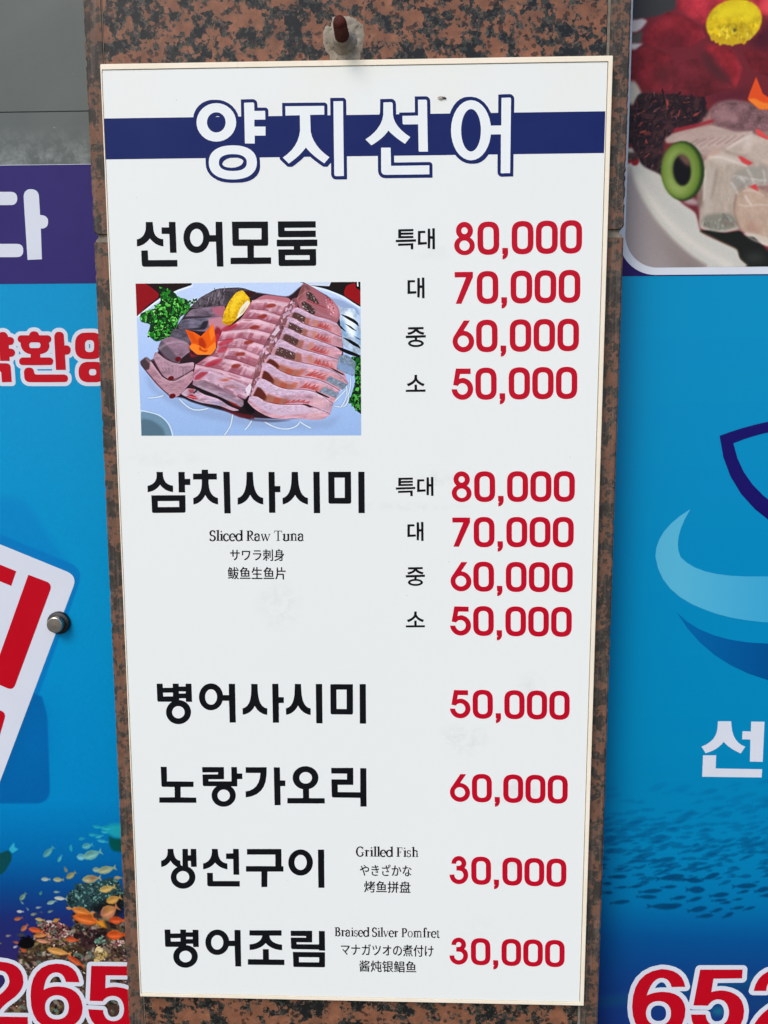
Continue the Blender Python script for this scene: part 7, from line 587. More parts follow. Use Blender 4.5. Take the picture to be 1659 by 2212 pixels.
["p",[168,46,58],4.0,1.0,[153,1171,521,1178,532,1374,287,1354,275,1400,204,1366,160,1335]],
["n",0.25,[26.37,1,1],[153,1171,521,1178,532,1374,287,1354,275,1400,204,1366,160,1335]],
["p",[124,33,42],3.5,1.0,[24,1439,51,1406,126,1346,182,1362,254,1400,277,1443,222,1476,117,1482,32,1466]],
["n",0.25,[26.37,1,1],[24,1439,51,1406,126,1346,182,1362,254,1400,277,1443,222,1476,117,1482,32,1466]],
["p",[165,48,60],7.0,0.6,[79,1400,128,1356,162,1375,135,1411]],
["p",[96,32,42],8.0,0.7,[74,1446,150,1434,239,1446,187,1475,99,1474]],
["p",[122,34,42],3.5,1.0,[-19,1505,32,1476,100,1487,154,1515,172,1602,145,1642,39,1641,17,1620,-15,1572]],
["n",0.25,[26.37,1,1],[-19,1505,32,1476,100,1487,154,1515,172,1602,145,1642,39,1641,17,1620,-15,1572]],
["p",[84,36,40],10.0,0.8,[78,1560,141,1534,159,1629,95,1621]],
["p",[100,33,40],3.5,1.0,[140,1528,246,1523,297,1570,392,1632,301,1662,231,1681,174,1660,143,1602]],
["n",0.25,[26.37,1,1],[140,1528,246,1523,297,1570,392,1632,301,1662,231,1681,174,1660,143,1602]],
["p",[134,46,58],9.0,0.6,[147,1531,211,1532,262,1580,214,1603]],
["p",[146,38,46],3.5,1.0,[278,1470,328,1474,381,1491,428,1559,403,1643,380,1605,276,1503]],
["n",0.25,[26.37,1,1],[278,1470,328,1474,381,1491,428,1559,403,1643,380,1605,276,1503]],
["p",[76,36,40],6.0,0.9,[251,1489,294,1503,342,1558,390,1602,384,1622,297,1581]],
["p",[112,33,40],3.5,1.0,[423,1499,468,1486,538,1494,544,1601,466,1573]],
["n",0.25,[26.37,1,1],[423,1499,468,1486,538,1494,544,1601,466,1573]],
["p",[74,28,40],7.0,1.0,[446,1463,532,1388,538,1494,468,1486]],
["p",[92,34,44],6.0,1.0,[287,1658,399,1643,462,1627,454,1684,338,1693]],
["p",[224,74,80],5.0,1.0,[485,1341,506,1295,527,1295,532,1381]],
["e",[206,176,26],1.5,1.0,[192.2,694.2,54.8,42.2,-8.0]],
["n",0.2,[12.3,1,5],[272,1324,479,1308,501,1450,292,1463]],
["e",[198,162,30],1.25,1.0,[152.5,721.1,4.6,7.7,10.0]],
["e",[198,162,30],1.25,1.0,[160.4,725.6,4.6,7.7,10.0]],
["e",[198,162,30],1.25,1.0,[168.3,730.0,4.6,7.7,10.0]],
["e",[198,162,30],1.25,1.0,[175.8,724.5,4.6,7.7,10.0]],
["e",[198,162,30],1.25,1.0,[183.7,728.9,4.6,7.7,10.0]],
["e",[198,162,30],1.25,1.0,[191.5,731.4,4.6,7.7,10.0]],
["e",[198,162,30],1.25,1.0,[198.8,723.9,4.6,7.7,10.0]],
["e",[198,162,30],1.25,1.0,[206.6,726.3,4.6,7.7,10.0]],
["e",[198,162,30],1.25,1.0,[214.4,728.8,4.6,7.7,10.0]],
["e",[198,162,30],1.25,1.0,[221.7,721.3,4.6,7.7,10.0]],
["p",[226,204,36],6.0,0.9,[291,1370,338,1325,424,1313,474,1344,470,1390,392,1365,340,1378]],
["s",[[176,138,24],[232,212,70]],0.75,0.5,[4,60,2.46,5.98,0.5,70,50],[303,1404,477,1400,459,1453,320,1454]],
["e",[90,86,40],1.5,1.0,[194.7,709.2,3.5,3.2,0.0]],
["p",[190,182,168],2.5,1.0,[-20,1579,16,1617,34,1651,27,1685,1,1691,-15,1745]],
["p",[44,30,34],2.0,1.0,[23,1647,174,1656,266,1671,289,1705,308,1736,271,1770,165,1792,128,1826,127,1895,126,1964,64,1943,27,1908,-12,1804,-11,1749,5,1684]],
["s",[[34,24,28],[60,38,42],[28,22,28],[72,44,46]],0.75,0.8,[3,260,4.57,15.82,0.25,-50,60],[23,1647,174,1656,266,1671,289,1705,308,1736,271,1770,165,1792,128,1826,127,1895,126,1964,64,1943,27,1908,-12,1804,-11,1749,5,1684]],
["s",[[150,62,52],[120,54,50],[110,70,72]],0.6,0.8,[8,60,2.81,9.14,0.18,-50,60],[23,1647,174,1656,266,1671,289,1705,308,1736,271,1770,165,1792,128,1826,127,1895,126,1964,64,1943,27,1908,-12,1804,-11,1749,5,1684]],
["p",[148,112,106],3.0,1.0,[152,1826,180,1803,264,1780,317,1699,390,1680,550,1709,581,2248,507,2209,397,2176,326,2190,289,2175,268,2014,270,1904,204,1855]],
["n",0.15,[15.82,1.5,25],[152,1826,317,1699,550,1709,580,2227,289,2175]],
["p",[118,86,88],3.0,1.0,[311,1719,331,1689,390,1680,451,1691,551,1723,555,1797,485,1807,415,1813,325,1784]],
["n",0.3,[12.3,1,6],[311,1719,331,1689,549,1692,555,1797,325,1784]],
["p",[160,120,122],3.0,0.8,[322,1723,367,1710,411,1738,423,1768,341,1754]],
["p",[178,154,144],2.0,1.0,[131,1823,173,1799,254,1783,321,1774,414,1802,492,1797,389,1874,291,1897,269,1876,203,1837,139,1843]],
["n",0.07,[15.82,2.5,7],[131,1823,173,1799,321,1774,492,1797,291,1897]],
["l",[200,182,170],2.81,1.5,0.6,[211,1872,274,1838,330,1829]],
["l",[132,92,90],2.11,1.5,0.5,[204,1861,266,1828]],
["l",[200,182,170],2.81,1.5,0.6,[243,1869,302,1836,355,1824]],
["l",[132,92,90],2.11,1.5,0.5,[238,1858,297,1826]],
["l",[200,182,170],2.81,1.5,0.6,[275,1866,331,1834,380,1820]],
["l",[132,92,90],2.11,1.5,0.5,[271,1855,327,1823]],
["l",[200,182,170],2.81,1.5,0.6,[307,1863,359,1831,404,1815]],
["l",[132,92,90],2.11,1.5,0.5,[305,1852,357,1821]],
["l",[200,182,170],2.81,1.5,0.6,[339,1860,387,1829,429,1811]],
["l",[132,92,90],2.11,1.5,0.5,[339,1849,387,1818]],
["l",[200,182,170],2.81,1.5,0.6,[371,1857,415,1826,453,1806]],
["l",[132,92,90],2.11,1.5,0.5,[372,1846,417,1816]],
["l",[200,182,170],2.81,1.5,0.6,[403,1854,444,1824,478,1802]],
["l",[132,92,90],2.11,1.5,0.5,[406,1843,447,1814]],
["l",[150,42,50],5.98,2.0,1.0,[165,1793,257,1776,323,1757]],
["q",[222,78,30],1.0,1.0,[482,1594,512,1658,549,1682,551,1718,502,1717,453,1678,460,1654]],
["p",[236,124,44],1.5,1.0,[453,1678,478,1674,514,1692,550,1696,551,1718,502,1717]],
["p",[190,172,158],2.0,1.0,[375,1874,416,1837,478,1810,557,1832,563,1942,492,1930,401,1885]],
["n",0.07,[15.82,1,8],[375,1874,478,1810,557,1832,563,1942]],
["p",[214,78,76],1.0,1.0,[488,1793,506,1793,542,1825,543,1835,500,1817]],
["p",[156,146,146],1.5,1.0,[-83,1837,-7,1845,19,1998,115,2146,191,2227,344,2332,335,2374,-66,2371]],
["p",[128,114,108],20.0,0.9,[47,2075,108,2146,191,2227,344,2332,262,2374,156,2266]],
["p",[196,193,184],2.0,1.0,[-17,1828,46,1929,126,1964,206,2073,269,2112,290,2190,378,2229,445,2258,454,2293,502,2331,336,2330,258,2283,183,2222,108,2144,51,2063,16,1999,-3,1938]],
["l",[158,148,136],2.86,2.5,0.8,[-4,1925,18,2001,52,2064,110,2146,185,2224,260,2284,338,2332]],
["l",[216,209,198],10.02,4.5,0.8,[29,1970,71,2040,128,2114,200,2189,278,2248,367,2298,430,2329]],
["l",[180,180,172],8.95,7.0,0.5,[95,1992,133,2048,193,2111,253,2168]],
["e",[140,30,36],1.5,1.0,[8.1,954.6,8.2,8.6,0.0]],
["e",[60,42,40],2.5,0.9,[5.1,945.1,10.7,8.2,0.0]],
["p",[178,162,148],2.0,1.0,[292,1911,325,1873,372,1872,454,1892,563,1935,567,2011,478,2008,426,2039,419,2114,448,2177,391,2192,340,2188,282,2170,286,2091,291,2056,289,1935]],
["n",0.07,[16.11,0.5,9],[292,1911,372,1872,563,1935,567,2011,426,2039,448,2177,391,2192,282,2170]],
["p",[198,182,168],3.0,0.8,[298,1901,329,1877,375,1877,448,1899,421,1926,349,1925]],
["p",[186,176,164],5.0,0.7,[300,1942,339,1936,332,2022,323,2120,298,2126]],
["p",[124,124,112],3.0,0.85,[288,2156,308,2120,412,2114,445,2163,391,2190,326,2187]],
["s",[[176,178,170],[100,100,92]],1.0,0.5,[5,30,2.15,6.44,0.4,80,40],[295,2147,412,2121,436,2163,380,2187,311,2179]],
["p",[150,146,136],3.0,0.8,[422,1947,548,1931,552,2004,478,2006,426,2039,403,2002]],
["l",[206,196,190],2.15,1.5,0.6,[409,1974,433,1961,459,1989]],
["l",[206,196,190],2.15,1.5,0.6,[423,1981,451,1965,477,1989]],
["l",[206,196,190],2.15,1.5,0.6,[438,1989,469,1970,495,1989]],
["l",[206,196,190],2.15,1.5,0.6,[453,1996,487,1974,513,1989]],
["l",[206,196,190],2.15,1.5,0.6,[467,2003,505,1978,531,1990]],
["l",[206,196,190],2.15,1.5,0.6,[482,2010,523,1983,548,1990]],
["p",[186,160,140],2.0,1.0,[423,2079,430,2037,478,2010,569,2039,581,2256,530,2234,485,2207,447,2172,420,2114]],
["n",0.07,[16.11,1,10],[423,2079,430,2037,478,2010,569,2039,581,2256,447,2172]],
["l",[216,196,186],2.51,1.5,0.7,[451,2030,490,2020,541,2049]],
["l",[216,196,186],2.51,1.5,0.7,[462,2048,482,2076,489,2086]],
["l",[216,196,186],2.51,1.5,0.7,[439,2082,472,2093,521,2080,557,2087]],
["p",[160,110,96],7.0,0.5,[461,2156,504,2153,541,2185,492,2195]],
["p",[206,196,180],2.0,0.8,[466,2191,506,2195,579,2217,581,2249,544,2238,485,2212]],
["p",[26,28,24],1.5,1.0,[284,2183,326,2181,391,2194,450,2184,471,2206,507,2210,545,2245,583,2287,585,2330,495,2326,454,2294,444,2255,378,2226,327,2201]],
["l",[66,84,40],1.79,1.5,0.7,[286,2184,327,2202,378,2227,444,2256,455,2293,495,2324]],
["p",[60,64,60],7.0,0.6,[467,2276,532,2269,562,2305,494,2315]],
["p",[198,190,186],3.0,0.7,[213,2070,241,2049,277,2067,274,2084,235,2080]],
["p",[130,112,98],4.0,0.8,[272,2028,292,1994,293,2091,278,2091]],
["l",[226,212,204],3.94,2.0,0.62,[403,1995,425,2023,434,2044]],
["l",[226,212,204],2.51,2.0,0.62,[434,1975,459,1989,468,2020]],
["l",[226,212,204],2.86,2.0,0.62,[464,1944,487,1975,496,2003]],
["l",[226,212,204],2.86,2.0,0.62,[528,1948,541,1976,538,2004]],
["l",[226,212,204],4.65,2.0,0.62,[309,1897,348,1894,402,1912,464,1934]],
["l",[226,212,204],4.29,2.0,0.62,[378,1867,423,1840,465,1820,482,1810]],
["l",[226,212,204],3.22,2.0,0.62,[300,1945,299,2001,299,2063]],
["l",[226,212,204],2.51,2.0,0.62,[289,2168,340,2185,391,2187,444,2173]],
["l",[226,212,204],3.58,2.0,0.62,[467,2195,489,2213,529,2231,566,2241]],
["l",[226,212,204],2.51,2.0,0.62,[459,2044,478,2076,493,2086]],
["l",[118,96,84],3.58,3.0,0.5,[345,1939,340,1994,327,2064]],
["l",[118,96,84],3.94,3.0,0.5,[426,2040,420,2086,423,2121,445,2170]],
["l",[118,96,84],4.29,3.0,0.5,[284,2029,286,2091]],
["l",[118,96,84],3.22,3.0,0.5,[480,1975,467,2003,429,2030]],
["l",[118,96,84],3.58,3.0,0.5,[375,1877,419,1895,462,1896]],
["l",[118,96,84],5.37,3.0,0.5,[367,2141,397,2162,429,2159]],
["l",[118,96,84],3.22,3.0,0.5,[518,2024,541,2045,555,2056]],
["p",[214,200,196],5.0,0.6,[465,1820,482,1814,477,1848,453,1861,432,1864]],
["e",[40,62,28],1.5,1.0,[104.9,974.8,42.6,58.2,-7.0]],
["e",[96,122,42],2.5,1.0,[100.6,974.6,39.0,54.8,-7.0]],
["e",[128,150,72],6.0,1.0,[98.1,975.6,31.5,45.1,-7.0]],
["p",[160,176,104],7.0,0.6,[144,1971,160,2020,197,2045,240,2035,211,2021,170,1986]],
["p",[150,168,92],7.0,0.55,[142,1923,154,1875,196,1855,183,1882,160,1923]],
["e",[104,122,58],2.5,1.0,[101.9,971.8,21.1,33.3,-7.0]],
["e",[20,18,20],2.0,1.0,[102.7,973.9,17.5,29.3,-9.0]],
["p",[118,82,72],3.0,0.9,[187,1892,205,1884,231,1903,237,1934,217,1924]],
["p",[204,66,68],1.5,1.0,[424,1894,444,1897,466,1910,490,1922,471,1931,445,1920]],
["p",[204,66,68],1.5,1.0,[477,2012,503,2003,517,2031,497,2024]],
["p",[196,150,134],3.0,0.7,[298,1894,332,1872,368,1876,319,1894]]]},"left":{"b":[-930.0,-326.0,-420.0,1108.7],"w":755,"h":1911,"ops":[["g",[[0,[0,144,196]],[0.13728456759711252,[0,144,196]],[0.40908075032708363,[0,140,194]],[0.5676091855881412,[0,130,190]],[0.6257726373176975,[0,100,162]],[0.6565661593914934,[6,70,134]],[0.6876725557006198,[28,42,106]],[0.7349293002986138,[46,36,92]],[1,[46,34,84]]]],
["p",[0,128,190],6,0.8,[606,1071,1127,1081,1142,1083,1157,1086,1169,1092,1181,1100,1191,1110,1200,1122,1265,1226,1351,1351,924,1189]],
["p",[0,118,184],1,1.0,[822,1100,1322,1306,1338,1315,1349,1325,1357,1337,1360,1351,1358,1367,1353,1385,986,2276,528,2000]],
["p",[0,96,160],1.5,1.0,[1219,1743,1212,2123,1210,2141,1205,2156,1197,2167,1186,2175,1172,2181,1154,2182,627,2190,651,1883]],
["p",[0,108,174],20,0.6,[1219,1743,1213,1992,1087,2110,1124,1964]],
["p",[40,66,68],1.5,1.0,[1283,2485,1353,2483,1418,2458,1446,2473,1461,2525,1459,2580,1383,2594,1295,2588,1250,2572,1250,2528,1284,2506]],
["s",[[70,122,112],[38,66,70],[104,156,144],[22,36,40],[92,112,106]],0.4,0.85,[1,300,0.87,4.08,0.55,0,180],[1283,2485,1353,2483,1418,2458,1446,2473,1461,2525,1459,2580,1383,2594,1295,2588,1250,2572,1250,2528,1284,2506]],
["s",[[140,186,172],[16,26,30],[120,160,150]],0.4,0.8,[21,110,0.73,2.04,0.4,0,180],[1283,2485,1353,2483,1418,2458,1446,2473,1461,2525,1459,2580,1383,2594,1295,2588,1250,2572,1250,2528,1284,2506]],
["p",[14,16,20],5,0.9,[1370,2557,1462,2518,1458,2611,1338,2598,1319,2583]],
["p",[18,30,34],4,0.8,[1262,2547,1286,2543,1278,2577,1255,2572]],
["p",[70,52,44],2,1.0,[1056,2782,1069,2741,1118,2705,1139,2651,1164,2632,1222,2639,1262,2662,1280,2652,1262,2612,1295,2589,1458,2611,1461,2801,1440,3321,465,3347,495,2986,1009,2942]],
["s",[[96,76,46],[58,44,30],[142,118,98],[112,100,62],[36,28,30],[162,152,138],[122,82,72],[88,108,94],[30,24,26]],0.9,0.8,[2,900,2.33,10.2,0.6,0,180],[1056,2782,1069,2741,1118,2705,1139,2651,1164,2632,1222,2639,1262,2662,1280,2652,1262,2612,1295,2589,1469,2611,1451,3047,882,3061,1009,2942]],
["s",[[206,196,180],[190,150,130],[24,18,22],[52,22,28],[150,130,86],[170,96,86],[120,140,124]],0.35,0.9,[12,380,0.73,2.33,0.55,0,180],[1056,2782,1069,2741,1118,2705,1139,2651,1164,2632,1222,2639,1262,2662,1280,2652,1262,2612,1295,2589,1469,2611,1451,3047,882,3061,1009,2942]],
["s",[[14,10,14],[28,18,20]],0.8,0.8,[17,160,1.46,4.95,0.5,0,180],[1056,2782,1069,2741,1118,2705,1139,2651,1164,2632,1222,2639,1262,2662,1280,2652,1262,2612,1295,2589,1469,2611,1451,3047,882,3061,1009,2942]],
["s",[[130,58,64],[92,42,46],[172,122,116],[50,26,30],[116,76,78],[200,170,160],[150,70,72]],0.4,0.9,[3,260,0.87,3.79,0.55,0,180],[1139,2651,1164,2632,1222,2639,1262,2662,1272,2699,1244,2731,1170,2735,1143,2680]],
["s",[[70,56,34],[96,82,44],[54,44,30],[120,104,64]],0.6,0.8,[4,160,1.46,4.95,0.6,0,180],[1066,2744,1118,2708,1260,2699,1246,2746,1168,2764,1079,2762]],
["s",[[24,18,22],[44,26,30],[60,30,36]],0.8,0.8,[5,90,2.33,6.41,0.6,0,180],[1261,2683,1380,2650,1389,2706,1288,2733]],
["s",[[190,160,92],[206,180,120],[150,120,60],[226,210,180]],0.6,0.9,[6,60,1.46,4.66,0.6,0,180],[1336,2776,1356,2719,1387,2744,1386,2778,1344,2788]],
["s",[[96,140,120],[130,166,150],[70,110,96]],0.5,0.8,[7,40,1.17,3.5,0.6,0,180],[1342,2707,1378,2690,1392,2718,1359,2725]],
["s",[[190,150,140],[220,200,190],[130,70,80]],0.5,0.8,[8,30,1.17,3.5,0.6,0,180],[1395,2706,1454,2701,1453,2723,1406,2724]],
["p",[8,70,76],1.2,1.0,[926,2386,997,2373,1015,2374,1045,2361,1058,2375,1057,2399,1028,2446,991,2468,920,2472]],
["p",[44,164,194],1,1.0,[1048,2357,1070,2329,1071,2351,1086,2355,1061,2374]],
["p",[26,160,172],3,0.9,[1417,2257,1473,2253,1470,2317,1416,2297]],
["p",[0,78,74],2,1.0,[1416,2297,1433,2311,1470,2311,1468,2363,1428,2358,1417,2337]],
["f",[20,150,176],0.8,0.86,[688.6,1133.5,18.9,7.6,188.0],1],
["f",[26,160,180],0.8,0.86,[705.8,1136.2,23.3,10.5,180.0],1],
["f",[24,148,176],0.8,0.86,[679.2,1148.7,16.0,7.6,180.0],1],
["f",[40,160,184],0.8,0.86,[690.7,1151.6,16.0,6.7,165.0],1],
["f",[50,160,186],0.8,0.86,[696.0,1160.6,20.4,6.7,190.0],1],
["f",[30,160,180],0.8,0.86,[702.6,1142.6,17.5,7.6,180.0],1],
["f",[40,150,172],0.8,0.75,[658.6,1156.6,11.7,6.7,170.0],0],
["f",[44,160,172],0.8,0.75,[638.2,1175.1,5.8,14.6,0.0],0],
["f",[70,160,172],0.8,0.86,[616.8,1195.2,16.0,6.1,120.0],1],
["f",[80,150,150],0.8,0.86,[596.3,1183.4,27.7,11.4,135.0],1],
["f",[76,160,168],0.8,0.86,[668.1,1170.1,20.4,12.2,165.0],1],
["f",[104,176,186],0.8,0.86,[656.9,1191.5,18.9,13.4,180.0],1],
["f",[112,168,156],0.8,0.86,[676.0,1186.7,36.4,18.1,160.0],1],
["f",[166,176,160],0.8,0.86,[588.4,1235.5,16.8,8.2,180.0],1],
["f",[166,160,116],0.8,0.86,[611.7,1235.9,19.7,9.6,180.0],1],
["f",[150,140,90],0.8,0.86,[635.5,1227.1,21.9,11.1,145.0],1],
["f",[150,130,90],0.8,0.75,[626.6,1216.5,11.7,6.4,70.0],0],
["f",[140,164,146],0.8,0.86,[683.3,1215.5,16.0,10.5,180.0],1],
["f",[160,164,120],0.8,0.86,[700.8,1215.2,35.0,15.2,165.0],1],
["f",[176,160,110],0.8,0.86,[672.3,1233.3,35.0,16.3,172.0],1],
["f",[200,164,88],0.8,0.86,[700.6,1252.0,30.6,14.0,165.0],1],
["f",[204,150,70],0.8,0.86,[711.3,1272.6,29.1,16.3,160.0],1],
["f",[180,150,100],0.8,0.86,[721.2,1230.2,14.6,7.3,180.0],0],
["f",[112,140,110],0.8,0.86,[544.7,1270.2,18.9,9.0,130.0],1],
["f",[130,160,140],0.8,0.75,[542.6,1281.9,8.7,3.5,50.0],0],
["f",[80,140,110],0.8,0.75,[578.1,1262.7,8.7,5.8,120.0],0],
["f",[160,176,140],0.8,0.75,[607.6,1259.8,11.7,4.7,180.0],0],
["f",[194,192,172],0.8,0.86,[613.5,1272.1,23.3,7.9,185.0],1],
["f",[134,166,150],0.8,0.86,[597.0,1280.1,18.9,7.9,160.0],1],
["f",[160,170,150],0.8,0.75,[572.2,1290.7,10.9,4.7,170.0],0],
["f",[196,196,180],0.8,0.86,[537.9,1299.1,13.1,6.1,182.0],0],
["f",[130,150,140],0.8,0.75,[552.2,1294.1,7.3,3.5,60.0],0],
["f",[150,150,100],0.8,0.75,[562.6,1304.0,11.7,6.1,165.0],0],
["f",[130,150,110],0.8,0.75,[593.8,1298.0,10.8,5.0,160.0],0],
["f",[70,70,100],0.8,0.75,[576.8,1299.9,7.3,5.0,0.0],0],
["f",[172,92,52],0.8,0.86,[533.4,1313.2,16.8,7.9,165.0],1],
["f",[192,160,90],0.8,0.86,[573.1,1314.0,17.5,6.7,188.0],1],
["f",[182,100,56],0.8,0.86,[544.1,1330.9,18.9,9.0,135.0],1],
["f",[194,190,186],0.8,0.86,[592.0,1317.5,16.0,5.2,182.0],1],
["f",[212,140,40],0.8,0.86,[603.9,1314.9,13.1,7.9,160.0],0],
["f",[150,140,110],0.8,0.75,[512.9,1347.2,10.5,5.2,170.0],0],
["f",[60,64,60],0.8,0.86,[536.7,1345.1,13.1,8.2,0.0],0],
["f",[190,92,52],0.8,0.75,[526.9,1360.2,10.8,6.1,15.0],0],
["f",[204,200,190],0.8,0.75,[524.9,1368.9,9.3,5.0,155.0],0],
["f",[192,80,42],0.8,0.86,[539.4,1374.9,13.8,7.0,30.0],0],
["f",[120,130,60],0.8,0.75,[497.2,1362.4,5.8,3.2,0.0],0],
["f",[214,84,34],0.8,0.86,[564.5,1335.2,27.7,11.4,192.0],1],
["f",[200,122,62],0.8,0.86,[574.3,1345.2,30.6,8.5,172.0],1],
["f",[210,140,110],0.8,0.86,[576.6,1356.9,26.2,7.9,190.0],1],
["f",[206,80,36],0.8,0.86,[631.4,1352.7,24.8,10.5,185.0],1],
["f",[214,140,60],0.8,0.86,[629.4,1291.1,13.1,6.4,190.0],0],
["f",[214,122,46],0.8,0.86,[653.2,1296.9,40.8,16.3,195.0],1],
["f",[216,100,34],0.8,0.86,[661.3,1312.3,55.4,21.0,193.0],1],
["f",[190,118,84],0.8,0.86,[702.3,1295.2,36.4,25.1,150.0],1],
["f",[206,74,30],0.8,0.86,[716.1,1312.8,30.6,15.2,180.0],1],
["f",[216,80,26],0.8,0.86,[712.7,1341.7,35.0,19.2,178.0],1],
["f",[216,150,76],0.8,0.86,[605.1,1376.7,45.2,14.0,192.0],1],
["f",[200,80,40],0.8,0.86,[635.2,1395.0,37.9,11.7,215.0],1],
["p",[230,190,40],6,0.6,[1392,2581,1413,2572,1421,2587,1403,2597]],
["p",[214,140,36],2,1.0,[1352,2630,1381,2631,1397,2660,1368,2650]],
["e",[240,170,60],0.6,1.0,[672.4,1232.6,0.1,0.1,0.0]],
["e",[128,70,50],3,0.8,[676.0,1232.5,7.3,3.5,-30.0]],
["p",[8,8,10],1.2,1.0,[1062,2731,1077,2703,1095,2696,1115,2702,1120,2721,1110,2740,1086,2745,1072,2741]],
["s",[[8,8,10]],0.5,1,[3,50,1.46,3.5,0.5,0,180],[1059,2735,1074,2700,1098,2693,1121,2702,1123,2727,1107,2746]]]},"right":{"b":[328.0,930.0,-420.0,1700.0],"w":602,"h":2120,"ops":[["g",[[0,[0,136,186]],[0.3651217963532617,[0,137,186]],[0.5217184519841016,[0,133,184]],[0.647396399416781,[0,130,178]],[0.7175616088738134,[0,120,170]],[0.7553206886826819,[0,106,160]],[0.7808571421871466,[4,76,138]],[0.8178541202524386,[16,58,122]],[0.8554723151508575,[24,48,116]],[1,[22,40,100]]]],
["p",[0,150,196],60,0.35,[-14,3038,276,2977,541,3029,551,3200,284,3162,-10,3153]],
["school",[0,96,150],0,0,[15.7,1392.1,0.1316]],
["f",[0,62,104],0.7,0.85,[37.1,1600.2,28.3,6.3,-8.0],0],
["f",[0,62,104],0.7,0.85,[97.6,1605.7,43.4,9.7,0.0],0],
["f",[0,62,104],0.7,0.85,[111.0,1604.7,27.6,7.9,-8.0],0],
["f",[0,62,104],0.7,0.85,[74.3,1591.6,28.9,6.3,0.0],0],
["f",[0,62,104],0.7,0.85,[33.2,1562.0,25.0,6.1,-4.0],0],
["f",[0,62,104],0.7,0.85,[17.5,1572.4,14.5,5.3,0.0],0],
["f",[0,62,104],0.7,0.85,[19.2,1586.1,14.5,5.3,0.0],0],
["f",[0,62,104],0.7,0.85,[37.7,1577.8,17.1,3.9,-6.0],0],
["f",[0,62,104],0.7,0.85,[57.7,1576.0,19.7,4.7,-10.0],0],
["f",[0,62,104],0.7,0.85,[79.4,1582.8,32.9,6.6,-6.0],0],
["f",[0,62,104],0.7,0.85,[104.5,1575.9,22.4,5.3,-5.0],0],
["f",[0,62,104],0.7,0.85,[118.5,1592.2,22.4,5.8,-10.0],0],
["f",[0,62,104],0.7,0.85,[141.2,1594.0,22.4,5.8,-18.0],0],
["f",[0,62,104],0.7,0.85,[145.9,1609.1,27.6,8.7,-12.0],0],
["f",[0,62,104],0.7,0.85,[157.0,1619.0,23.7,6.6,-8.0],0],
["f",[0,62,104],0.7,0.85,[189.0,1617.0,17.1,6.6,-28.0],0],
["f",[0,62,104],0.7,0.85,[172.6,1610.1,18.4,5.3,-20.0],0],
["f",[0,62,104],0.7,0.85,[201.7,1605.9,19.7,4.7,-12.0],0],
["f",[0,62,104],0.7,0.85,[217.7,1606.3,18.4,4.5,-18.0],0],
["f",[0,62,104],0.7,0.85,[175.5,1586.9,27.6,7.4,-8.0],0],
["f",[0,62,104],0.7,0.85,[175.9,1594.8,22.4,4.5,-6.0],0],
["f",[0,62,104],0.7,0.85,[184.7,1598.3,15.8,4.5,-8.0],0],
["f",[0,62,104],0.7,0.85,[201.1,1592.9,14.5,3.4,-10.0],0],
["f",[0,62,104],0.7,0.85,[137.3,1565.3,26.3,7.9,2.0],0],
["f",[0,62,104],0.7,0.85,[162.2,1559.1,26.3,7.9,-22.0],0],
["f",[0,62,104],0.7,0.85,[106.5,1561.5,39.5,9.2,-8.0],0],
["f",[0,62,104],0.7,0.85,[210.6,1572.6,34.2,7.9,-4.0],0],
["f",[0,62,104],0.7,0.85,[234.7,1577.9,22.4,7.9,-16.0],0],
["f",[0,62,104],0.7,0.85,[240.5,1586.4,17.1,5.8,-6.0],0],
["f",[0,62,104],0.7,0.85,[208.4,1581.3,17.1,4.7,-14.0],0],
["f",[0,62,104],0.7,0.85,[141.9,1579.6,26.3,10.5,0.0],0],
["l",[20,110,130],3.57,4,0.5,[23,3499,85,3492,159,3477,306,3444,512,3418,715,3387]],
["l",[20,110,130],2.97,4,0.6,[23,3514,86,3507,160,3491,307,3459,513,3433,716,3401]],
["l",[20,110,130],1.78,4,0.5,[23,3524,86,3517,160,3501,308,3468,513,3443,716,3411]],
["l",[10,60,80],2.97,4,0.6,[23,3511,101,3503,278,3466,501,3448,718,3437]],
["p",[30,130,140],4,0.7,[346,3523,378,3516,382,3542,350,3543]],
["l",[16,80,100],8.92,8,0.5,[443,3508,504,3500,663,3483]]]}}

# ---------------------------------------------------------------- small helpers
def lin(c):
    return tuple(((v / 255.0) / 12.92 if v / 255.0 <= 0.04045 else ((v / 255.0 + 0.055) / 1.055) ** 2.4) for v in c) + (1.0,)

def mat(name, rgb=None, rough=0.5, spec=0.5, metal=0.0):
    mt = bpy.data.materials.new(name)
    mt.use_nodes = True
    b = mt.node_tree.nodes['Principled BSDF']
    if rgb is not None:
        b.inputs['Base Color'].default_value = lin(rgb)
    b.inputs['Roughness'].default_value = rough
    b.inputs['Specular IOR Level'].default_value = spec
    b.inputs['Metallic'].default_value = metal
    return mt

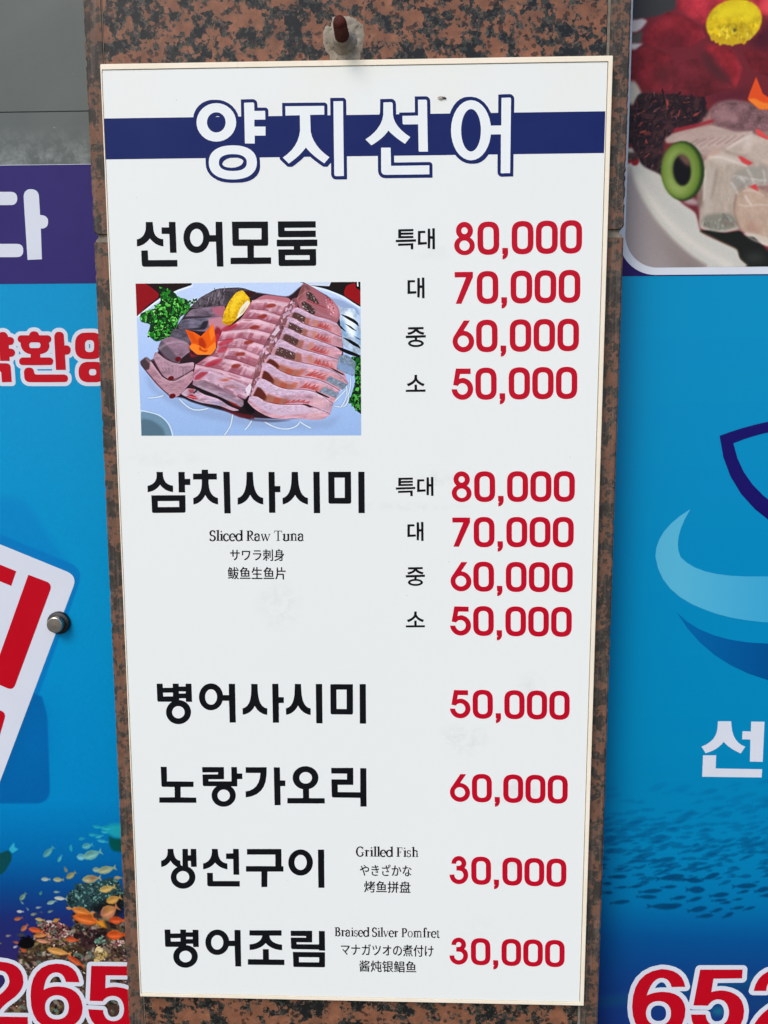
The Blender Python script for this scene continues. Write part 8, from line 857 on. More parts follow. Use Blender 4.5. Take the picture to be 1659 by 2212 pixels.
class NT:
    """tiny node-graph writer"""
    def __init__(self, mt):
        self.t = mt.node_tree
        self.b = self.t.nodes['Principled BSDF']
        tc = self.t.nodes.new('ShaderNodeTexCoord')
        self.co = tc.outputs['Object']
        self.uv = tc.outputs['UV']
    def n(self, kind, **kw):
        nd = self.t.nodes.new(kind)
        for k, v in kw.items():
            if hasattr(nd, k): setattr(nd, k, v)
        return nd
    def l(self, a, b): self.t.links.new(a, b)
    def noise(self, scale, detail=4, rough=0.55, dist=0.0, co=None):
        nd = self.n('ShaderNodeTexNoise')
        nd.inputs['Scale'].default_value = scale
        nd.inputs['Detail'].default_value = detail
        nd.inputs['Roughness'].default_value = rough
        nd.inputs['Distortion'].default_value = dist
        self.l(co or self.co, nd.inputs['Vector'])
        return nd.outputs['Fac']
    def vor(self, scale, feature='F1', co=None):
        nd = self.n('ShaderNodeTexVoronoi', feature=feature)
        nd.inputs['Scale'].default_value = scale
        self.l(co or self.co, nd.inputs['Vector'])
        return nd
    def sep(self, c):
        nd = self.n('ShaderNodeSeparateColor')
        self.l(c, nd.inputs[0])
        return nd.outputs
    def math(self, op, a, b=0.0, clamp=False):
        nd = self.n('ShaderNodeMath', operation=op, use_clamp=clamp)
        for i, v in enumerate((a, b)):
            if isinstance(v, (int, float)): nd.inputs[i].default_value = v
            else: self.l(v, nd.inputs[i])
        return nd.outputs[0]
    def ramp(self, f, a, b):
        nd = self.n('ShaderNodeMapRange', clamp=True)
        self.l(f, nd.inputs['Value'])
        nd.inputs['From Min'].default_value = a
        nd.inputs['From Max'].default_value = b
        return nd.outputs['Result']
    def mix(self, f, a, b, mode='MIX'):
        nd = self.n('ShaderNodeMix', data_type='RGBA', blend_type=mode)
        for s, v in ((nd.inputs['Factor'], f), (nd.inputs[6], a), (nd.inputs[7], b)):
            if isinstance(v, (int, float)): s.default_value = v
            elif isinstance(v, tuple): s.default_value = v
            else: self.l(v, s)
        return nd.outputs[2]
    def scaled(self, sx, sy, sz):
        nd = self.n('ShaderNodeMapping')
        nd.inputs['Scale'].default_value = (sx, sy, sz)
        self.l(self.co, nd.inputs['Vector'])
        return nd.outputs[0]
    def bump(self, h, dist=0.001, strength=0.5):
        nd = self.n('ShaderNodeBump')
        nd.inputs['Distance'].default_value = dist
        nd.inputs['Strength'].default_value = strength
        self.l(h, nd.inputs['Height'])
        self.l(nd.outputs[0], self.b.inputs['Normal'])
    def col(self, c): self.l(c, self.b.inputs['Base Color'])
    def rough(self, c): self.l(c, self.b.inputs['Roughness'])

def link(name, me, mt=None, parent=None):
    o = bpy.data.objects.new(name, me)
    COL.objects.link(o)
    if mt is not None: me.materials.append(mt)
    if parent is not None: o.parent = parent
    return o

def tag(o, label, cat=None, group=None, kind=None):
    if label: o['label'] = label
    if cat: o['category'] = cat
    if group: o['group'] = group
    if kind: o['kind'] = kind
    return o

def thing(name, label, cat, loc):
    o = bpy.data.objects.new(name, None)
    o.empty_display_size = 0.05
    COL.objects.link(o)
    o.location = loc
    return tag(o, label, cat)

def bm_link(name, bm, mt, parent=None, smooth=False):
    me = bpy.data.meshes.new(name)
    bm.normal_update()
    bm.to_mesh(me)
    bm.free()
    if smooth:
        for p in me.polygons: p.use_smooth = True
    return link(name, me, mt, parent)

def box_bm(x0, x1, y0, y1, z0, z1, bevel=0.0, bm=None, seg=1):
    own = bm is None
    b2 = bmesh.new()
    r = bmesh.ops.create_cube(b2, size=1.0)
    for v in b2.verts:
        v.co = Vector((x0 + (v.co.x + .5) * (x1 - x0), y0 + (v.co.y + .5) * (y1 - y0), z0 + (v.co.z + .5) * (z1 - z0)))
    if bevel:
        bmesh.ops.bevel(b2, geom=b2.edges[:], offset=bevel, segments=seg, affect='EDGES')
    if own: return b2
    me = bpy.data.meshes.new("tmp"); b2.to_mesh(me); b2.free(); bm.from_mesh(me); bpy.data.meshes.remove(me)
    return bm

def flat_mesh(name, groups, y, scale):
    """printed shapes: groups of [outer loop, holes...] in flat (x, z) numbers, laid at depth y facing the street"""
    V, Fc = [], []
    for g in groups:
        loops = [[Vector((l[i] * scale, 0.0, l[i + 1] * scale)) for i in range(0, len(l), 2)] for l in g]
        flatv = [v for l in loops for v in l]
        tris = tessellate_polygon([[Vector((v.x, v.z, 0)) for v in l] for l in loops])
        base = len(V)
        V += [(v.x, y, v.z) for v in flatv]
        for t in tris:
            a, b, c = (flatv[i] for i in t)
            n = (b.x - a.x) * (c.z - a.z) - (b.z - a.z) * (c.x - a.x)
            if abs(n) < 1e-14: continue
            Fc.append(tuple(base + i for i in (t if n > 0 else t[::-1])))
    me = bpy.data.meshes.new(name)
    me.from_pydata(V, [], Fc)
    me.update()
    return me

def printed(name, key, y, mt, parent, label=None, scale=1e-4):
    o = link(name, flat_mesh(name, SHAPES[key], y, scale), mt, parent)
    if label: o['label'] = label
    return o

def rect_print(name, x0, x1, z0, z1, y, mt, parent, label=None):
    me = bpy.data.meshes.new(name)
    me.from_pydata([(x0, y, z0), (x1, y, z0), (x1, y, z1), (x0, y, z1)], [], [(0, 1, 2, 3)])
    uv = me.uv_layers.new(name="UVMap")
    for i, c in enumerate(((0, 0), (1, 0), (1, 1), (0, 1))): uv.data[i].uv = c
    o = link(name, me, mt, parent)
    if label: o['label'] = label
    return o

# ---------------------------------------------------------------- painter for the printed pictures
class Painter:
    def __init__(self, w, h):
        self.w, self.h = w, h
        self.a = np.zeros((h, w, 3), np.float32)
    def blur(self, M, r):
        if r < 0.35: return M
        n = max(1, int(math.ceil(r * 2.2)))
        k = np.exp(-0.5 * (np.arange(-n, n + 1) / r) ** 2).astype(np.float32); k /= k.sum()
        P = np.pad(M, ((n, n), (0, 0)), mode='edge')
        M = sum(k[i] * P[i:i + M.shape[0]] for i in range(2 * n + 1))
        P = np.pad(M, ((0, 0), (n, n)), mode='edge')
        return sum(k[i] * P[:, i:i + M.shape[1]] for i in range(2 * n + 1))
    def mask(self, pts, soft):
        pad = int(soft * 3) + 2
        x0 = max(0, int(pts[:, 0].min()) - pad); x1 = min(self.w, int(pts[:, 0].max()) + pad + 1)
        y0 = max(0, int(pts[:, 1].min()) - pad); y1 = min(self.h, int(pts[:, 1].max()) + pad + 1)
        if x1 <= x0 or y1 <= y0: return None
        S = 3
        w, h = (x1 - x0) * S, (y1 - y0) * S
        D = np.zeros((h, w + 1), np.int32)
        P = (pts - [x0, y0]) * S
        for i in range(len(P)):
            ax, ay = P[i]; bx, by = P[(i + 1) % len(P)]
            if ay == by: continue
            lo, hi = (ay, by) if ay < by else (by, ay)
            r0 = max(0, int(math.ceil(lo - .5))); r1 = min(h - 1, int(math.ceil(hi - .5)) - 1)
            if r1 < r0: continue
            rr = np.arange(r0, r1 + 1)
            cc = np.clip(np.ceil(ax + (rr + .5 - ay) * (bx - ax) / (by - ay) - .5).astype(int), 0, w)
            D[rr, cc] ^= 1
        M = (np.cumsum(D[:, :w], 1) % 2).astype(np.float32).reshape(y1 - y0, S, x1 - x0, S).mean((1, 3))
        return (slice(y0, y1), slice(x0, x1)), self.blur(M, soft)
    def fill(self, pts, col, soft=0.4, al=1.0):
        r = self.mask(np.asarray(pts, float), soft)
        if r is None: return
        s, M = r
        M = (M * al)[..., None]
        self.a[s] = self.a[s] * (1 - M) + np.array(col, np.float32) * M
    def ell(self, cx, cy, rx, ry, ang, n=14):
        t = np.linspace(0, 2 * np.pi, n, endpoint=False); a = math.radians(ang)
        x, y = rx * np.cos(t), ry * np.sin(t)
        return np.stack([cx + x * math.cos(a) - y * math.sin(a), cy + x * math.sin(a) + y * math.cos(a)], 1)
    def line(self, pts, w, col, soft, al):
        P = np.asarray(pts, float)
        if len(P) > 2:                       # smooth the polyline
            Q = [P[0]]
            for i in range(1, len(P) - 1):
                a, b, c = (P[i - 1] + P[i]) / 2 if i > 1 else P[0], P[i], (P[i] + P[i + 1]) / 2 if i < len(P) - 2 else P[-1]
                for t in np.linspace(0, 1, 7)[1:]: Q.append((1 - t) ** 2 * a + 2 * t * (1 - t) * b + t * t * c)
            P = np.array(Q)
        d = np.gradient(P, axis=0); d /= np.maximum(1e-6, np.hypot(d[:, 0], d[:, 1]))[:, None]
        N = np.stack([-d[:, 1], d[:, 0]], 1) * w / 2
        self.fill(np.vstack([P + N, (P - N)[::-1]]), col, soft, al)
    def fish(self, cx, cy, ln, wd, ang, col, soft, al, hi):
        def tr(e):
            a = math.radians(ang); x, y = np.array(e)[:, 0] * ln, np.array(e)[:, 1] * wd
            return np.stack([cx + x * math.cos(a) - y * math.sin(a), cy + x * math.sin(a) + y * math.cos(a)], 1)
        self.fill(tr([(.5, 0), (.38, -.3), (.15, -.5), (-.1, -.46), (-.32, -.2), (-.38, -.09), (-.56, -.42), (-.5, 0), (-.56, .42), (-.38, .09), (-.32, .2), (-.1, .44), (.15, .48), (.38, .28)]), col, soft, al)
        if hi:
            self.fill(tr([(.4, -.05), (.2, -.28), (-.1, -.26), (-.3, -.08), (0, -.05)]), [min(255, c + 32) for c in col], soft + .3, .7)
            self.fill(tr([(.4, .1), (.1, .42), (-.2, .3), (-.05, .15)]), [c * .72 for c in col], soft + .4, .6)
    def between(self, top, bot, f0, f1, t0=0.0, t1=1.0):
        def rs(c):
            c = np.array(c, float).reshape(-1, 2) / 2
            d = np.r_[0, np.cumsum(np.hypot(*np.diff(c, axis=0).T))]
            t = np.linspace(0, d[-1], 41)
            return np.stack([np.interp(t, d, c[:, 0]), np.interp(t, d, c[:, 1])], 1)
        T, B = rs(top), rs(bot)
        i0, i1 = int(t0 * 40), max(int(t0 * 40) + 2, int(t1 * 40) + 1)
        return np.vstack([(T + (B - T) * f0)[i0:i1], (T + (B - T) * f1)[i0:i1][::-1]])
    def run(self, ops):
        for o in ops:
            k, col, soft, al = o[0], o[1], (o[2] if len(o) > 2 else 0), (o[3] if len(o) > 3 else 1)
            if k == 'g':
                z = np.linspace(0, 1, self.h)
                for ch in range(3):
                    self.a[..., ch] = np.interp(z, [s[0] for s in o[1]], [s[1][ch] for s in o[1]])[:, None]
            elif k in 'pq':
                P = np.array(o[4]).reshape(-1, 2) / 2
                if k == 'p' and len(P) > 4:          # organic outlines: corners cut once or twice
                    for c in (.13, .22):
                        Q = np.roll(P, -1, 0)
                        P = np.stack([P * (1 - c) + Q * c, P * c + Q * (1 - c)], 1).reshape(-1, 2)
                self.fill(P, col, soft, al)
            elif k == 'e': self.fill(self.ell(*o[4], n=24), col, soft, al)
            elif k == 'f': self.fish(*o[4], col, soft, al, o[5])
            elif k == 'l': self.line(np.array(o[5]).reshape(-1, 2) / 2, o[2], col, o[3], o[4])
            elif k == 's':
                seed, n, s0, s1, asp, ang, spread = o[4]
                rg = random.Random(seed); P = np.array(o[5]).reshape(-1, 2) / 2
                M = self.mask(P, 0)
                if M is None: continue
                (sy, sx), M = M
                done = tries = 0
                while done < n and tries < n * 12:
                    tries += 1
                    x = rg.uniform(sx.start, sx.stop); y = rg.uniform(sy.start, sy.stop)
                    if M[min(M.shape[0] - 1, int(y - sy.start)), min(M.shape[1] - 1, int(x - sx.start))] < .5: continue
                    r = s0 + (s1 - s0) * rg.random() ** 1.6
                    e = self.ell(x, y, r, r * asp, ang + rg.uniform(-spread, spread), 9)
                    e += np.array([[rg.uniform(-.28, .28) * r, rg.uniform(-.28, .28) * r] for _ in range(9)])
                    c = rg.choice(col); j = rg.uniform(.85, 1.15)
                    self.fill(e, [v * j for v in c], soft, al)
                    done += 1
            elif k == 'n':
                amp, (size, ax, seed) = o[1], o[2]
                r = self.mask(np.array(o[3]).reshape(-1, 2) / 2, .5)
                if r is None: continue
                s, M = r
                rg = np.random.RandomState(seed)
                N = np.zeros_like(M)
                for q, am in ((1, .6), (.5, .3), (.22, .25)):
                    gy = int(M.shape[0] / (size * q)) + 3; gx = int(M.shape[1] / (size * q * ax)) + 3
                    G = rg.uniform(-1, 1, (gy, gx))
                    yy = np.arange(M.shape[0]) / (size * q); xx = np.arange(M.shape[1]) / (size * q * ax)
                    iy, ix = yy.astype(int), xx.astype(int); fy, fx = (yy - iy)[:, None], (xx - ix)[None]
                    fy, fx = fy * fy * (3 - 2 * fy), fx * fx * (3 - 2 * fx)
                    N += am * ((G[iy][:, ix] * (1 - fx) + G[iy][:, ix + 1] * fx) * (1 - fy) + (G[iy + 1][:, ix] * (1 - fx) + G[iy + 1][:, ix + 1] * fx) * fy)
                self.a[s] = np.clip(self.a[s] * (1 + amp * N * M)[..., None], 0, 255)
            elif k == 'b':
                f0, f1, t0, t1 = o[4]
                self.fill(self.between(o[5], o[6], f0, f1, t0, t1), col, soft, al)
            elif k == 'm':          # a slice of fish between its upper and lower cut
                base, lit, shade, gap = o[1:5]
                streak, amp, seed, kk = o[5]
                T, B = o[6], o[7]
                rg = random.Random(seed)
                self.fill(self.between(T, B, -.02, 1.0), base, .8)
                P = self.between(T, B, 0, 1)
                self.run([['n', amp, [34 * kk, 3, seed], (P * 2).ravel().tolist()]])
                self.fill(self.between(T, B, .55, 1.02), shade, 3.2, .55)
                self.fill(self.between(T, B, .02, .32), lit, 2.8, .62)
                for i in range(streak):
                    t, f, w = rg.uniform(.02, .85), rg.uniform(.05, .6), rg.uniform(.05, .16)
                    self.fill(self.between(T, B, f, f + w, t, min(1, t + rg.uniform(.08, .25))), [232, 206, 216] if rg.random() < .6 else [168, 96, 108], 1.3, .5)
                self.fill(self.between(T, B, .93, 1.06), gap, 1.2, .85)
            elif k == 'school':
                x0, y0, kk = o[4]
                rg = random.Random(4)
                for i in range(360):
                    x = rg.uniform(-150, 1900); t = rg.betavariate(2.2, 1.5)
                    y = 180 + t * 1200 - (x - 800) * .05
                    if y > 1330 and x < 300: continue
                    ln = rg.uniform(80, 200) * (1.15 - .4 * t); d = min(1, max(0, (y - 150) / 1100))
                    self.fish(x0 + x * kk, y0 + y * kk, ln * kk, ln * kk * rg.uniform(.2, .34), rg.uniform(-18, 2) - 6 * t,
                              [0, 98 - 26 * d, 152 - 36 * d], 1.2 - .7 * d, .16 + .46 * d, 0)
    def crisp(self, amount, r, grain):
        for ch in range(3):
            c = self.a[..., ch]
            self.a[..., ch] = c + amount * (c - self.blur(c, r))
        rg = np.random.RandomState(3)
        self.a *= 1 + grain * self.blur(rg.standard_normal((self.h, self.w)).astype(np.float32), 0.9)[..., None] * 2.2
        self.a = np.clip(self.a, 0, 255)
    def image(self, name):
        im = bpy.data.images.new(name, self.w, self.h)
        px = np.ones((self.h, self.w, 4), np.float32)
        px[..., :3] = np.clip(self.a[::-1] / 255.0, 0, 1)
        im.pixels.foreach_set(px.ravel())
        im.update()
        im.pack()
        return im

def print_mat(key, rough, gain=1.0):
    A = ART[key]
    p = Painter(A['w'], A['h'])
    p.run(A['ops'])
    if key == 'dish':          # the platter goes on past the frame: the other half mirrors this one
        c = int((528 - A['b'][0]) / (A['b'][1] - A['b'][0]) * p.w)
        for x in range(c, p.w): p.a[:, x] = p.a[:, abs((x - c) % (2 * c) - c) if (x - c) % (2 * c) else c - 1].clip(0, 255) if abs((x - c) % (2 * c) - c) < c else p.a[:, c - 1]
    if key == 'sashimi':
        p.a = np.clip(136 + (p.a - 136) * np.float32(1.13) - 7, 0, 255)
        p.crisp(0.7, 2.0, 0.016)
    if key == 'dish': p.crisp(0.35, 2.0, 0.010)
    elif key == 'left': p.crisp(0.5, 1.6, 0.012)
    mt = mat("print_" + key, rough=rough, spec=0.10)
    g = NT(mt)
    t = g.n('ShaderNodeTexImage', extension='EXTEND')
    t.image = p.image("print_" + key)
    g.l(g.uv, t.inputs['Vector'])
    g.col(t.outputs['Color'])
    return mt

# ---------------------------------------------------------------- materials
def granite(name, sawn):
    mt = mat(name, rough=0.55 if sawn else 0.22, spec=0.2)
    g = NT(mt)
    co = g.co
    # crystals: every grain takes the value of the big pattern at its own centre
    wob = g.n('ShaderNodeTexNoise'); wob.inputs['Scale'].default_value = 260; wob.inputs['Detail'].default_value = 3
    g.l(co, wob.inputs['Vector'])
    mp = g.n('ShaderNodeVectorMath', operation='MULTIPLY_ADD')
    g.l(wob.outputs['Color'], mp.inputs[0]); mp.inputs[1].default_value = (0.005, 0.005, 0.005); g.l(co, mp.inputs[2])
    cells = g.vor(200, co=mp.outputs[0]); cs = g.sep(cells.outputs['Color'])
    fine = g.vor(480, co=mp.outputs[0]); fs = g.sep(fine.outputs['Color'])
    f = g.math('ADD', g.math('MULTIPLY', g.noise(46, 3, 0.55, 0.4, cells.outputs['Position']), 0.62), g.math('MULTIPLY', g.noise(95, 3, 0.6, 0, fine.outputs['Position']), 0.38))
    f = g.math('ADD', f, g.math('MULTIPLY', g.math('SUBTRACT', cs[0], 0.5), 0.07))
    dark = g.ramp(f, 0.497, 0.501)
    tone = g.noise(60, 5, 0.62)
    pink = g.mix(g.ramp(tone, 0.3, 0.7), lin((104, 70, 53)), lin((154, 103, 77)))
    pink = g.mix(g.math('MULTIPLY', cs[1], 0.5), pink, lin((128, 82, 59)))
    # greyish brown halo between the pink feldspar and the dark minerals
    pink = g.mix(g.math('MULTIPLY', g.ramp(f, 0.44, 0.49), 0.55), pink, lin((104, 80, 64)))
    grey = g.mix(cs[2], lin((38, 40, 37)), lin((76, 74, 67)))
    grey = g.mix(g.math('MULTIPLY', g.ramp(fs[2], 0.62, 0.68), 0.7), grey, lin((34, 35, 34)))
    c = g.mix(dark, pink, grey)
    speck = g.ramp(g.sep(g.vor(230).outputs['Color'])[1], 0.92, 0.935)
    c = g.mix(g.math('MULTIPLY', speck, 0.75), c, lin((50, 38, 34)))
    c = g.mix(g.ramp(f, 0.555, 0.56), c, lin((30, 31, 30)))
    if sawn:
        st = g.noise(60, 3, 0.6, 0, g.scaled(5, 1, 0.25))
        c = g.mix(0.40, c, lin((84, 74, 66)))
        c = g.mix(g.math('MULTIPLY', g.ramp(st, 0.5, 0.75), 0.3), c, lin((150, 132, 118)))
        g.bump(g.math('ADD', f, g.math('MULTIPLY', fs[0], 0.4)), 0.0012, 0.7)
    else:
        g.rough(g.math('ADD', 0.16, g.math('MULTIPLY', tone, 0.16)))
        g.bump(fs[0], 0.0002, 0.12)
    g.col(c)
    return mt

M = {}
M['granite'] = granite("polished_granite", False)
M['granite_edge'] = granite("sawn_granite_edge", True)

def mortar(name, a, b):
    mt = mat(name, rough=0.9, spec=0.2)
    g = NT(mt)
    g.col(g.mix(g.ramp(g.noise(90, 5, 0.65), 0.3, 0.7), lin(a), lin(b)))
    g.bump(g.noise(420, 4, 0.7), 0.0012, 0.5)
    return mt
M['mortar'] = mortar("grey_mortar", (104, 97, 86), (142, 134, 120))
M['sealant'] = mortar("old_sealant", (126, 118, 105), (166, 156, 141))
g = NT(M['sealant'])
pit = g.vor(210)
pc = g.ramp(pit.outputs['Distance'], 0.16, 0.34)
pm = g.math('MULTIPLY', g.math('SUBTRACT', 1.0, pc), g.ramp(g.sep(pit.outputs['Color'])[0], 0.55, 0.6))
old = M['sealant'].node_tree.nodes['Principled BSDF'].inputs['Base Color'].links[0].from_socket
g.col(g.mix(g.math('MULTIPLY', pm, 0.62), old, lin((74, 66, 56))))
M['concrete'] = mortar("concrete", (110, 108, 104), (140, 137, 130))

# printed sheet: white film with faint smears and handling marks
mt = mat("white_printed_film", rough=0.42, spec=0.15)
g = NT(mt)
base = g.mix(g.ramp(g.noise(3.0, 3), 0.3, 0.7), (0.805, 0.828, 0.798, 1), (0.82, 0.838, 0.81, 1))
sep = g.n('ShaderNodeSeparateXYZ'); g.l(g.co, sep.inputs[0])
smear = g.noise(60, 5, 0.7, 0.4)
for (sx, sz, rx, rz, amt) in ((0.135, 0.370, 0.030, 0.022, 0.16), (0.205, 0.300, 0.030, 0.018, 0.15), (0.06, 0.672, 0.075, 0.006, 0.10), (-0.10, 0.545, 0.028, 0.030, 0.13),
                             (0.10, 0.705, 0.03, 0.012, 0.09), (-0.235, 0.732, 0.05, 0.010, 0.08), (0.22, 0.44, 0.018, 0.02, 0.12), (0.09, 0.98, 0.03, 0.012, 0.07), (0.20, 0.20, 0.03, 0.008, 0.12),
                             (-0.02, 0.745, 0.03, 0.02, 0.06), (0.16, 0.10, 0.025, 0.025, 0.05)):
    dx = g.math('DIVIDE', g.math('SUBTRACT', sep.outputs[0], sx), rx)
    dz = g.math('DIVIDE', g.math('SUBTRACT', sep.outputs[2], sz), rz)
    d = g.math('SQRT', g.math('ADD', g.math('MULTIPLY', dx, dx), g.math('MULTIPLY', dz, dz)))
    w = g.math('MULTIPLY', g.ramp(d, 1.25, 0.2), g.math('MULTIPLY', g.ramp(smear, 0.42, 0.66), amt * 1.8))
    base = g.mix(w, base, lin((176, 168, 158)))
dots = g.vor(95)
dot = g.math('MULTIPLY', g.ramp(dots.outputs['Distance'], 0.07, 0.03), g.ramp(g.sep(dots.outputs['Color'])[0], 0.965, 0.97))
base = g.mix(g.math('MULTIPLY', dot, 0.6), base, lin((120, 112, 105)))
# yellowed band near the upper edge
yel = g.math('MULTIPLY', g.ramp(sep.outputs[2], 1.02, 1.19), g.ramp(g.noise(7, 3), 0.42, 0.68))
base = g.mix(g.math('MULTIPLY', yel, 0.30), base, lin((232, 228, 206)))
g.col(base)
M['sheet'] = mt

mt = mat("cream_foam_board", rough=0.55, spec=0.3)
g = NT(mt)
c = g.mix(g.ramp(g.noise(22, 4, 0.6), 0.35, 0.7), lin((246, 234, 214)), lin((238, 226, 200)))
c = g.mix(g.math('MULTIPLY', g.ramp(g.noise(120, 4, 0.7, 0, g.scaled(1, 1, 0.12)), 0.62, 0.75), 0.35), c, lin((196, 178, 150)))
g.col(c)
M['rim'] = mt

def ink(name, rgb, rough=0.36, spec=0.10):
    mt = mat(name, rgb, rough, spec)
    g = NT(mt)
    g.col(g.mix(g.ramp(g.noise(14, 4, 0.6), 0.3, 0.7), lin(rgb), lin([min(255, v + 5) for v in rgb])))
    return mt
def grad_ink(name, c0, c1, x0, x1):
    """printed colour gradient running across the emblem"""
    mt = mat(name, c0, 0.36, 0.10)
    g = NT(mt)
    s = g.n('ShaderNodeSeparateXYZ'); g.l(g.co, s.inputs[0])
    g.col(g.mix(g.ramp(s.outputs[0], x0, x1), lin(c0), lin(c1)))
    return mt
M['black'] = ink("black_ink", (17, 18, 22), spec=0.05)
M['red'] = ink("red_ink", (187, 8, 36))
M['navy'] = ink("navy_ink", (26, 38, 94), spec=0.06)
M['white_ink'] = ink("white_ink", (231, 235, 234))
M['sign_white'] = ink("sign_white", (208, 212, 222))
M['sign_red'] = ink("sign_red", (184, 4, 26))
M['sign_purple'] = ink("sign_purple", (46, 36, 102))
M['sign_purple2'] = ink("sign_purple_deep", (34, 18, 88))
M['sign_navy'] = ink("sign_navy", (20, 12, 94))
M['wave_light'] = grad_ink("wave_light_blue", (84, 176, 208), (40, 156, 202), 0.43, 0.60)
M['wave_dark'] = grad_ink("wave_dark_blue", (0, 98, 160), (0, 76, 138), 0.44, 0.56)
M['sign_edge'] = ink("sign_edge_white", (214, 216, 218), 0.5)

mt = mat("rusty_steel", rough=0.75, spec=0.3)
g = NT(mt)
c = g.mix(g.ramp(g.noise(170, 5, 0.7), 0.35, 0.7), lin((46, 10, 6)), lin((92, 24, 8)))
c = g.mix(g.math('MULTIPLY', g.ramp(g.noise(420, 4, 0.7), 0.58, 0.7), 0.7), c, lin((120, 50, 20)))
g.col(c)
g.bump(g.noise(600, 4, 0.7), 0.0008, 0.6)
M['rust'] = mt

mt = mat("brushed_steel", (176, 170, 160), rough=0.28, spec=0.5, metal=1.0)
g = NT(mt)
g.rough(g.math('ADD', 0.2, g.math('MULTIPLY', g.noise(800, 3), 0.2)))
M['steel'] = mt
M['steel_dark'] = mat("dark_steel", (70, 70, 70), rough=0.35, metal=1.0)
g = NT(M['steel_dark']); g.rough(g.math('ADD', 0.25, g.math('MULTIPLY', g.noise(500, 3), 0.2)))

mt = mat("grey_wall_panel", rough=0.42, spec=0.2)
g = NT(mt)
c = g.mix(g.ramp(g.noise(6, 5, 0.6, 0.4), 0.3, 0.7), lin((84, 91, 88)), lin((97, 104, 100)))
streak = g.ramp(g.noise(16, 5, 0.65, 0.2, g.scaled(1, 1, 0.18)), 0.56, 0.8)
c = g.mix(g.math('MULTIPLY', streak, 0.30), c, lin((80, 84, 82)))
sep = g.n('ShaderNodeSeparateXYZ'); g.l(g.co, sep.inputs[0])
low = g.ramp(sep.outputs[2], GROUND + 1.165, GROUND + 1.112)
dust = g.math('MULTIPLY', low, g.ramp(g.noise(55, 5, 0.75), 0.42, 0.72))
c = g.mix(g.math('MULTIPLY', dust, 0.55), c, lin((172, 178, 176)))
dots = g.vor(70)
dd = g.math('MULTIPLY', g.ramp(dots.outputs['Distance'], 0.10, 0.05), g.ramp(g.sep(dots.outputs['Color'])[0], 0.93, 0.94))
c = g.mix(g.math('MULTIPLY', dd, 0.5), c, lin((176, 176, 170)))
g.col(c)
M['wall'] = mt

mt = mat("pavement_stone", rough=0.85, spec=0.3)
g = NT(mt)
g.col(g.mix(g.ramp(g.noise(9, 6, 0.65), 0.3, 0.7), lin((84, 82, 80)), lin((104, 102, 98))))
M['ground'] = mt

# ---------------------------------------------------------------- the setting
bm = bmesh.new()
bmesh.ops.create_grid(bm, x_segments=2, y_segments=2, size=40)
tag(bm_link("ground", bm, M['ground']), "grey stone pavement in front of the shop", kind='structure')

SIGN_Y = 0.075          # face of the blue signboards behind the pillar front
WALL_Y = 0.095
wall = bm_link("wall", box_bm(-2.2, 2.2, WALL_Y + 0.004, WALL_Y + 0.16, 0.004, 2.75), M['concrete'])
tag(wall, "shop wall behind the blue signboards", kind='structure')
SEAM = GROUND + 1.181
for (x0, x1) in ((-1.86, -0.33), (0.33, 1.86)):
    for (z0, z1) in ((0.02, SEAM - 0.00015), (SEAM + 0.00015, 2.74)):
        bm_link("wall_panel", box_bm(x0, x1, WALL_Y, WALL_Y + 0.003, z0, z1, 0.0008), M['wall'], wall)

# ---------------------------------------------------------------- granite pillar
PF = 0.012              # pillar front plane
pillar = thing("granite_pillar", "square pillar clad in speckled red brown granite behind the white menu board", "pillar", (0, 0, 0))
bm_link("core", box_bm(-0.29, 0.29, PF + 0.026, WALL_Y + 0.003, 0.004, 2.70), M['concrete'], pillar)
J0, J1 = GROUND + 0.9963, GROUND + 1.0064
TOP = 2.70

def slab(x0, x1, z0, z1, mtl, jag=None):
    """granite slab; jag = +1/-1 roughens and chips the outer vertical edge"""
    y0 = PF
    y1 = PF + 0.025 if jag is None else WALL_Y + 0.0035
    if jag is None:
        return bm_link("granite_slab", box_bm(x0, x1, y0, y1, z0, z1, 0.0009), mtl, pillar)
    rng = random.Random(int(z0 * 1000) + (7 if jag > 0 else 3))
    n = max(12, int((z1 - z0) / 0.0025))
    bm = bmesh.new()
    rows = []
    xi, xo = (x0, x1) if jag > 0 else (x1, x0)
    chip, cl = 0.0, 0
    for i in range(n + 1):
        z = z0 + (z1 - z0) * i / n
        if cl <= 0 and rng.random() < 0.10: chip, cl = rng.uniform(0.0003, 0.0013) * (1 if rng.random() < 0.6 else .5), rng.randint(1, 4)
        cl -= 1
        c = (chip if cl > 0 else 0) + abs(rng.gauss(0, 0.00025))
        e = 0.0
        d_bot, d_top = z - z0, z1 - z
        if d_top < 0.006 and z1 < TOP - .1: e = 0
        if d_bot < 0.003 and z0 > .1: e = 0.004 * (1 - d_bot / 0.003)
        xx = xo - jag * (c * .6 + e)
        co = [(xi, y1, z), (xi, y0 + .001, z), (xi + jag * .001, y0, z), (xx - jag * 0.0022, y0 - 0.0002, z), (xx, y0 + 0.0016 + c, z), (xo, y1, z)]
        rows.append([bm.verts.new(v) for v in co])
    k = len(rows[0])
    for a, b in zip(rows, rows[1:]):
        for j in range(k):
            q = (a[j], a[(j + 1) % k], b[(j + 1) % k], b[j])
            bm.faces.new(q)
    bm.faces.new(rows[0][::-1]); bm.faces.new(rows[-1])
    bmesh.ops.recalc_face_normals(bm, faces=bm.faces[:])
    return bm_link("granite_slab", bm, mtl, pillar)

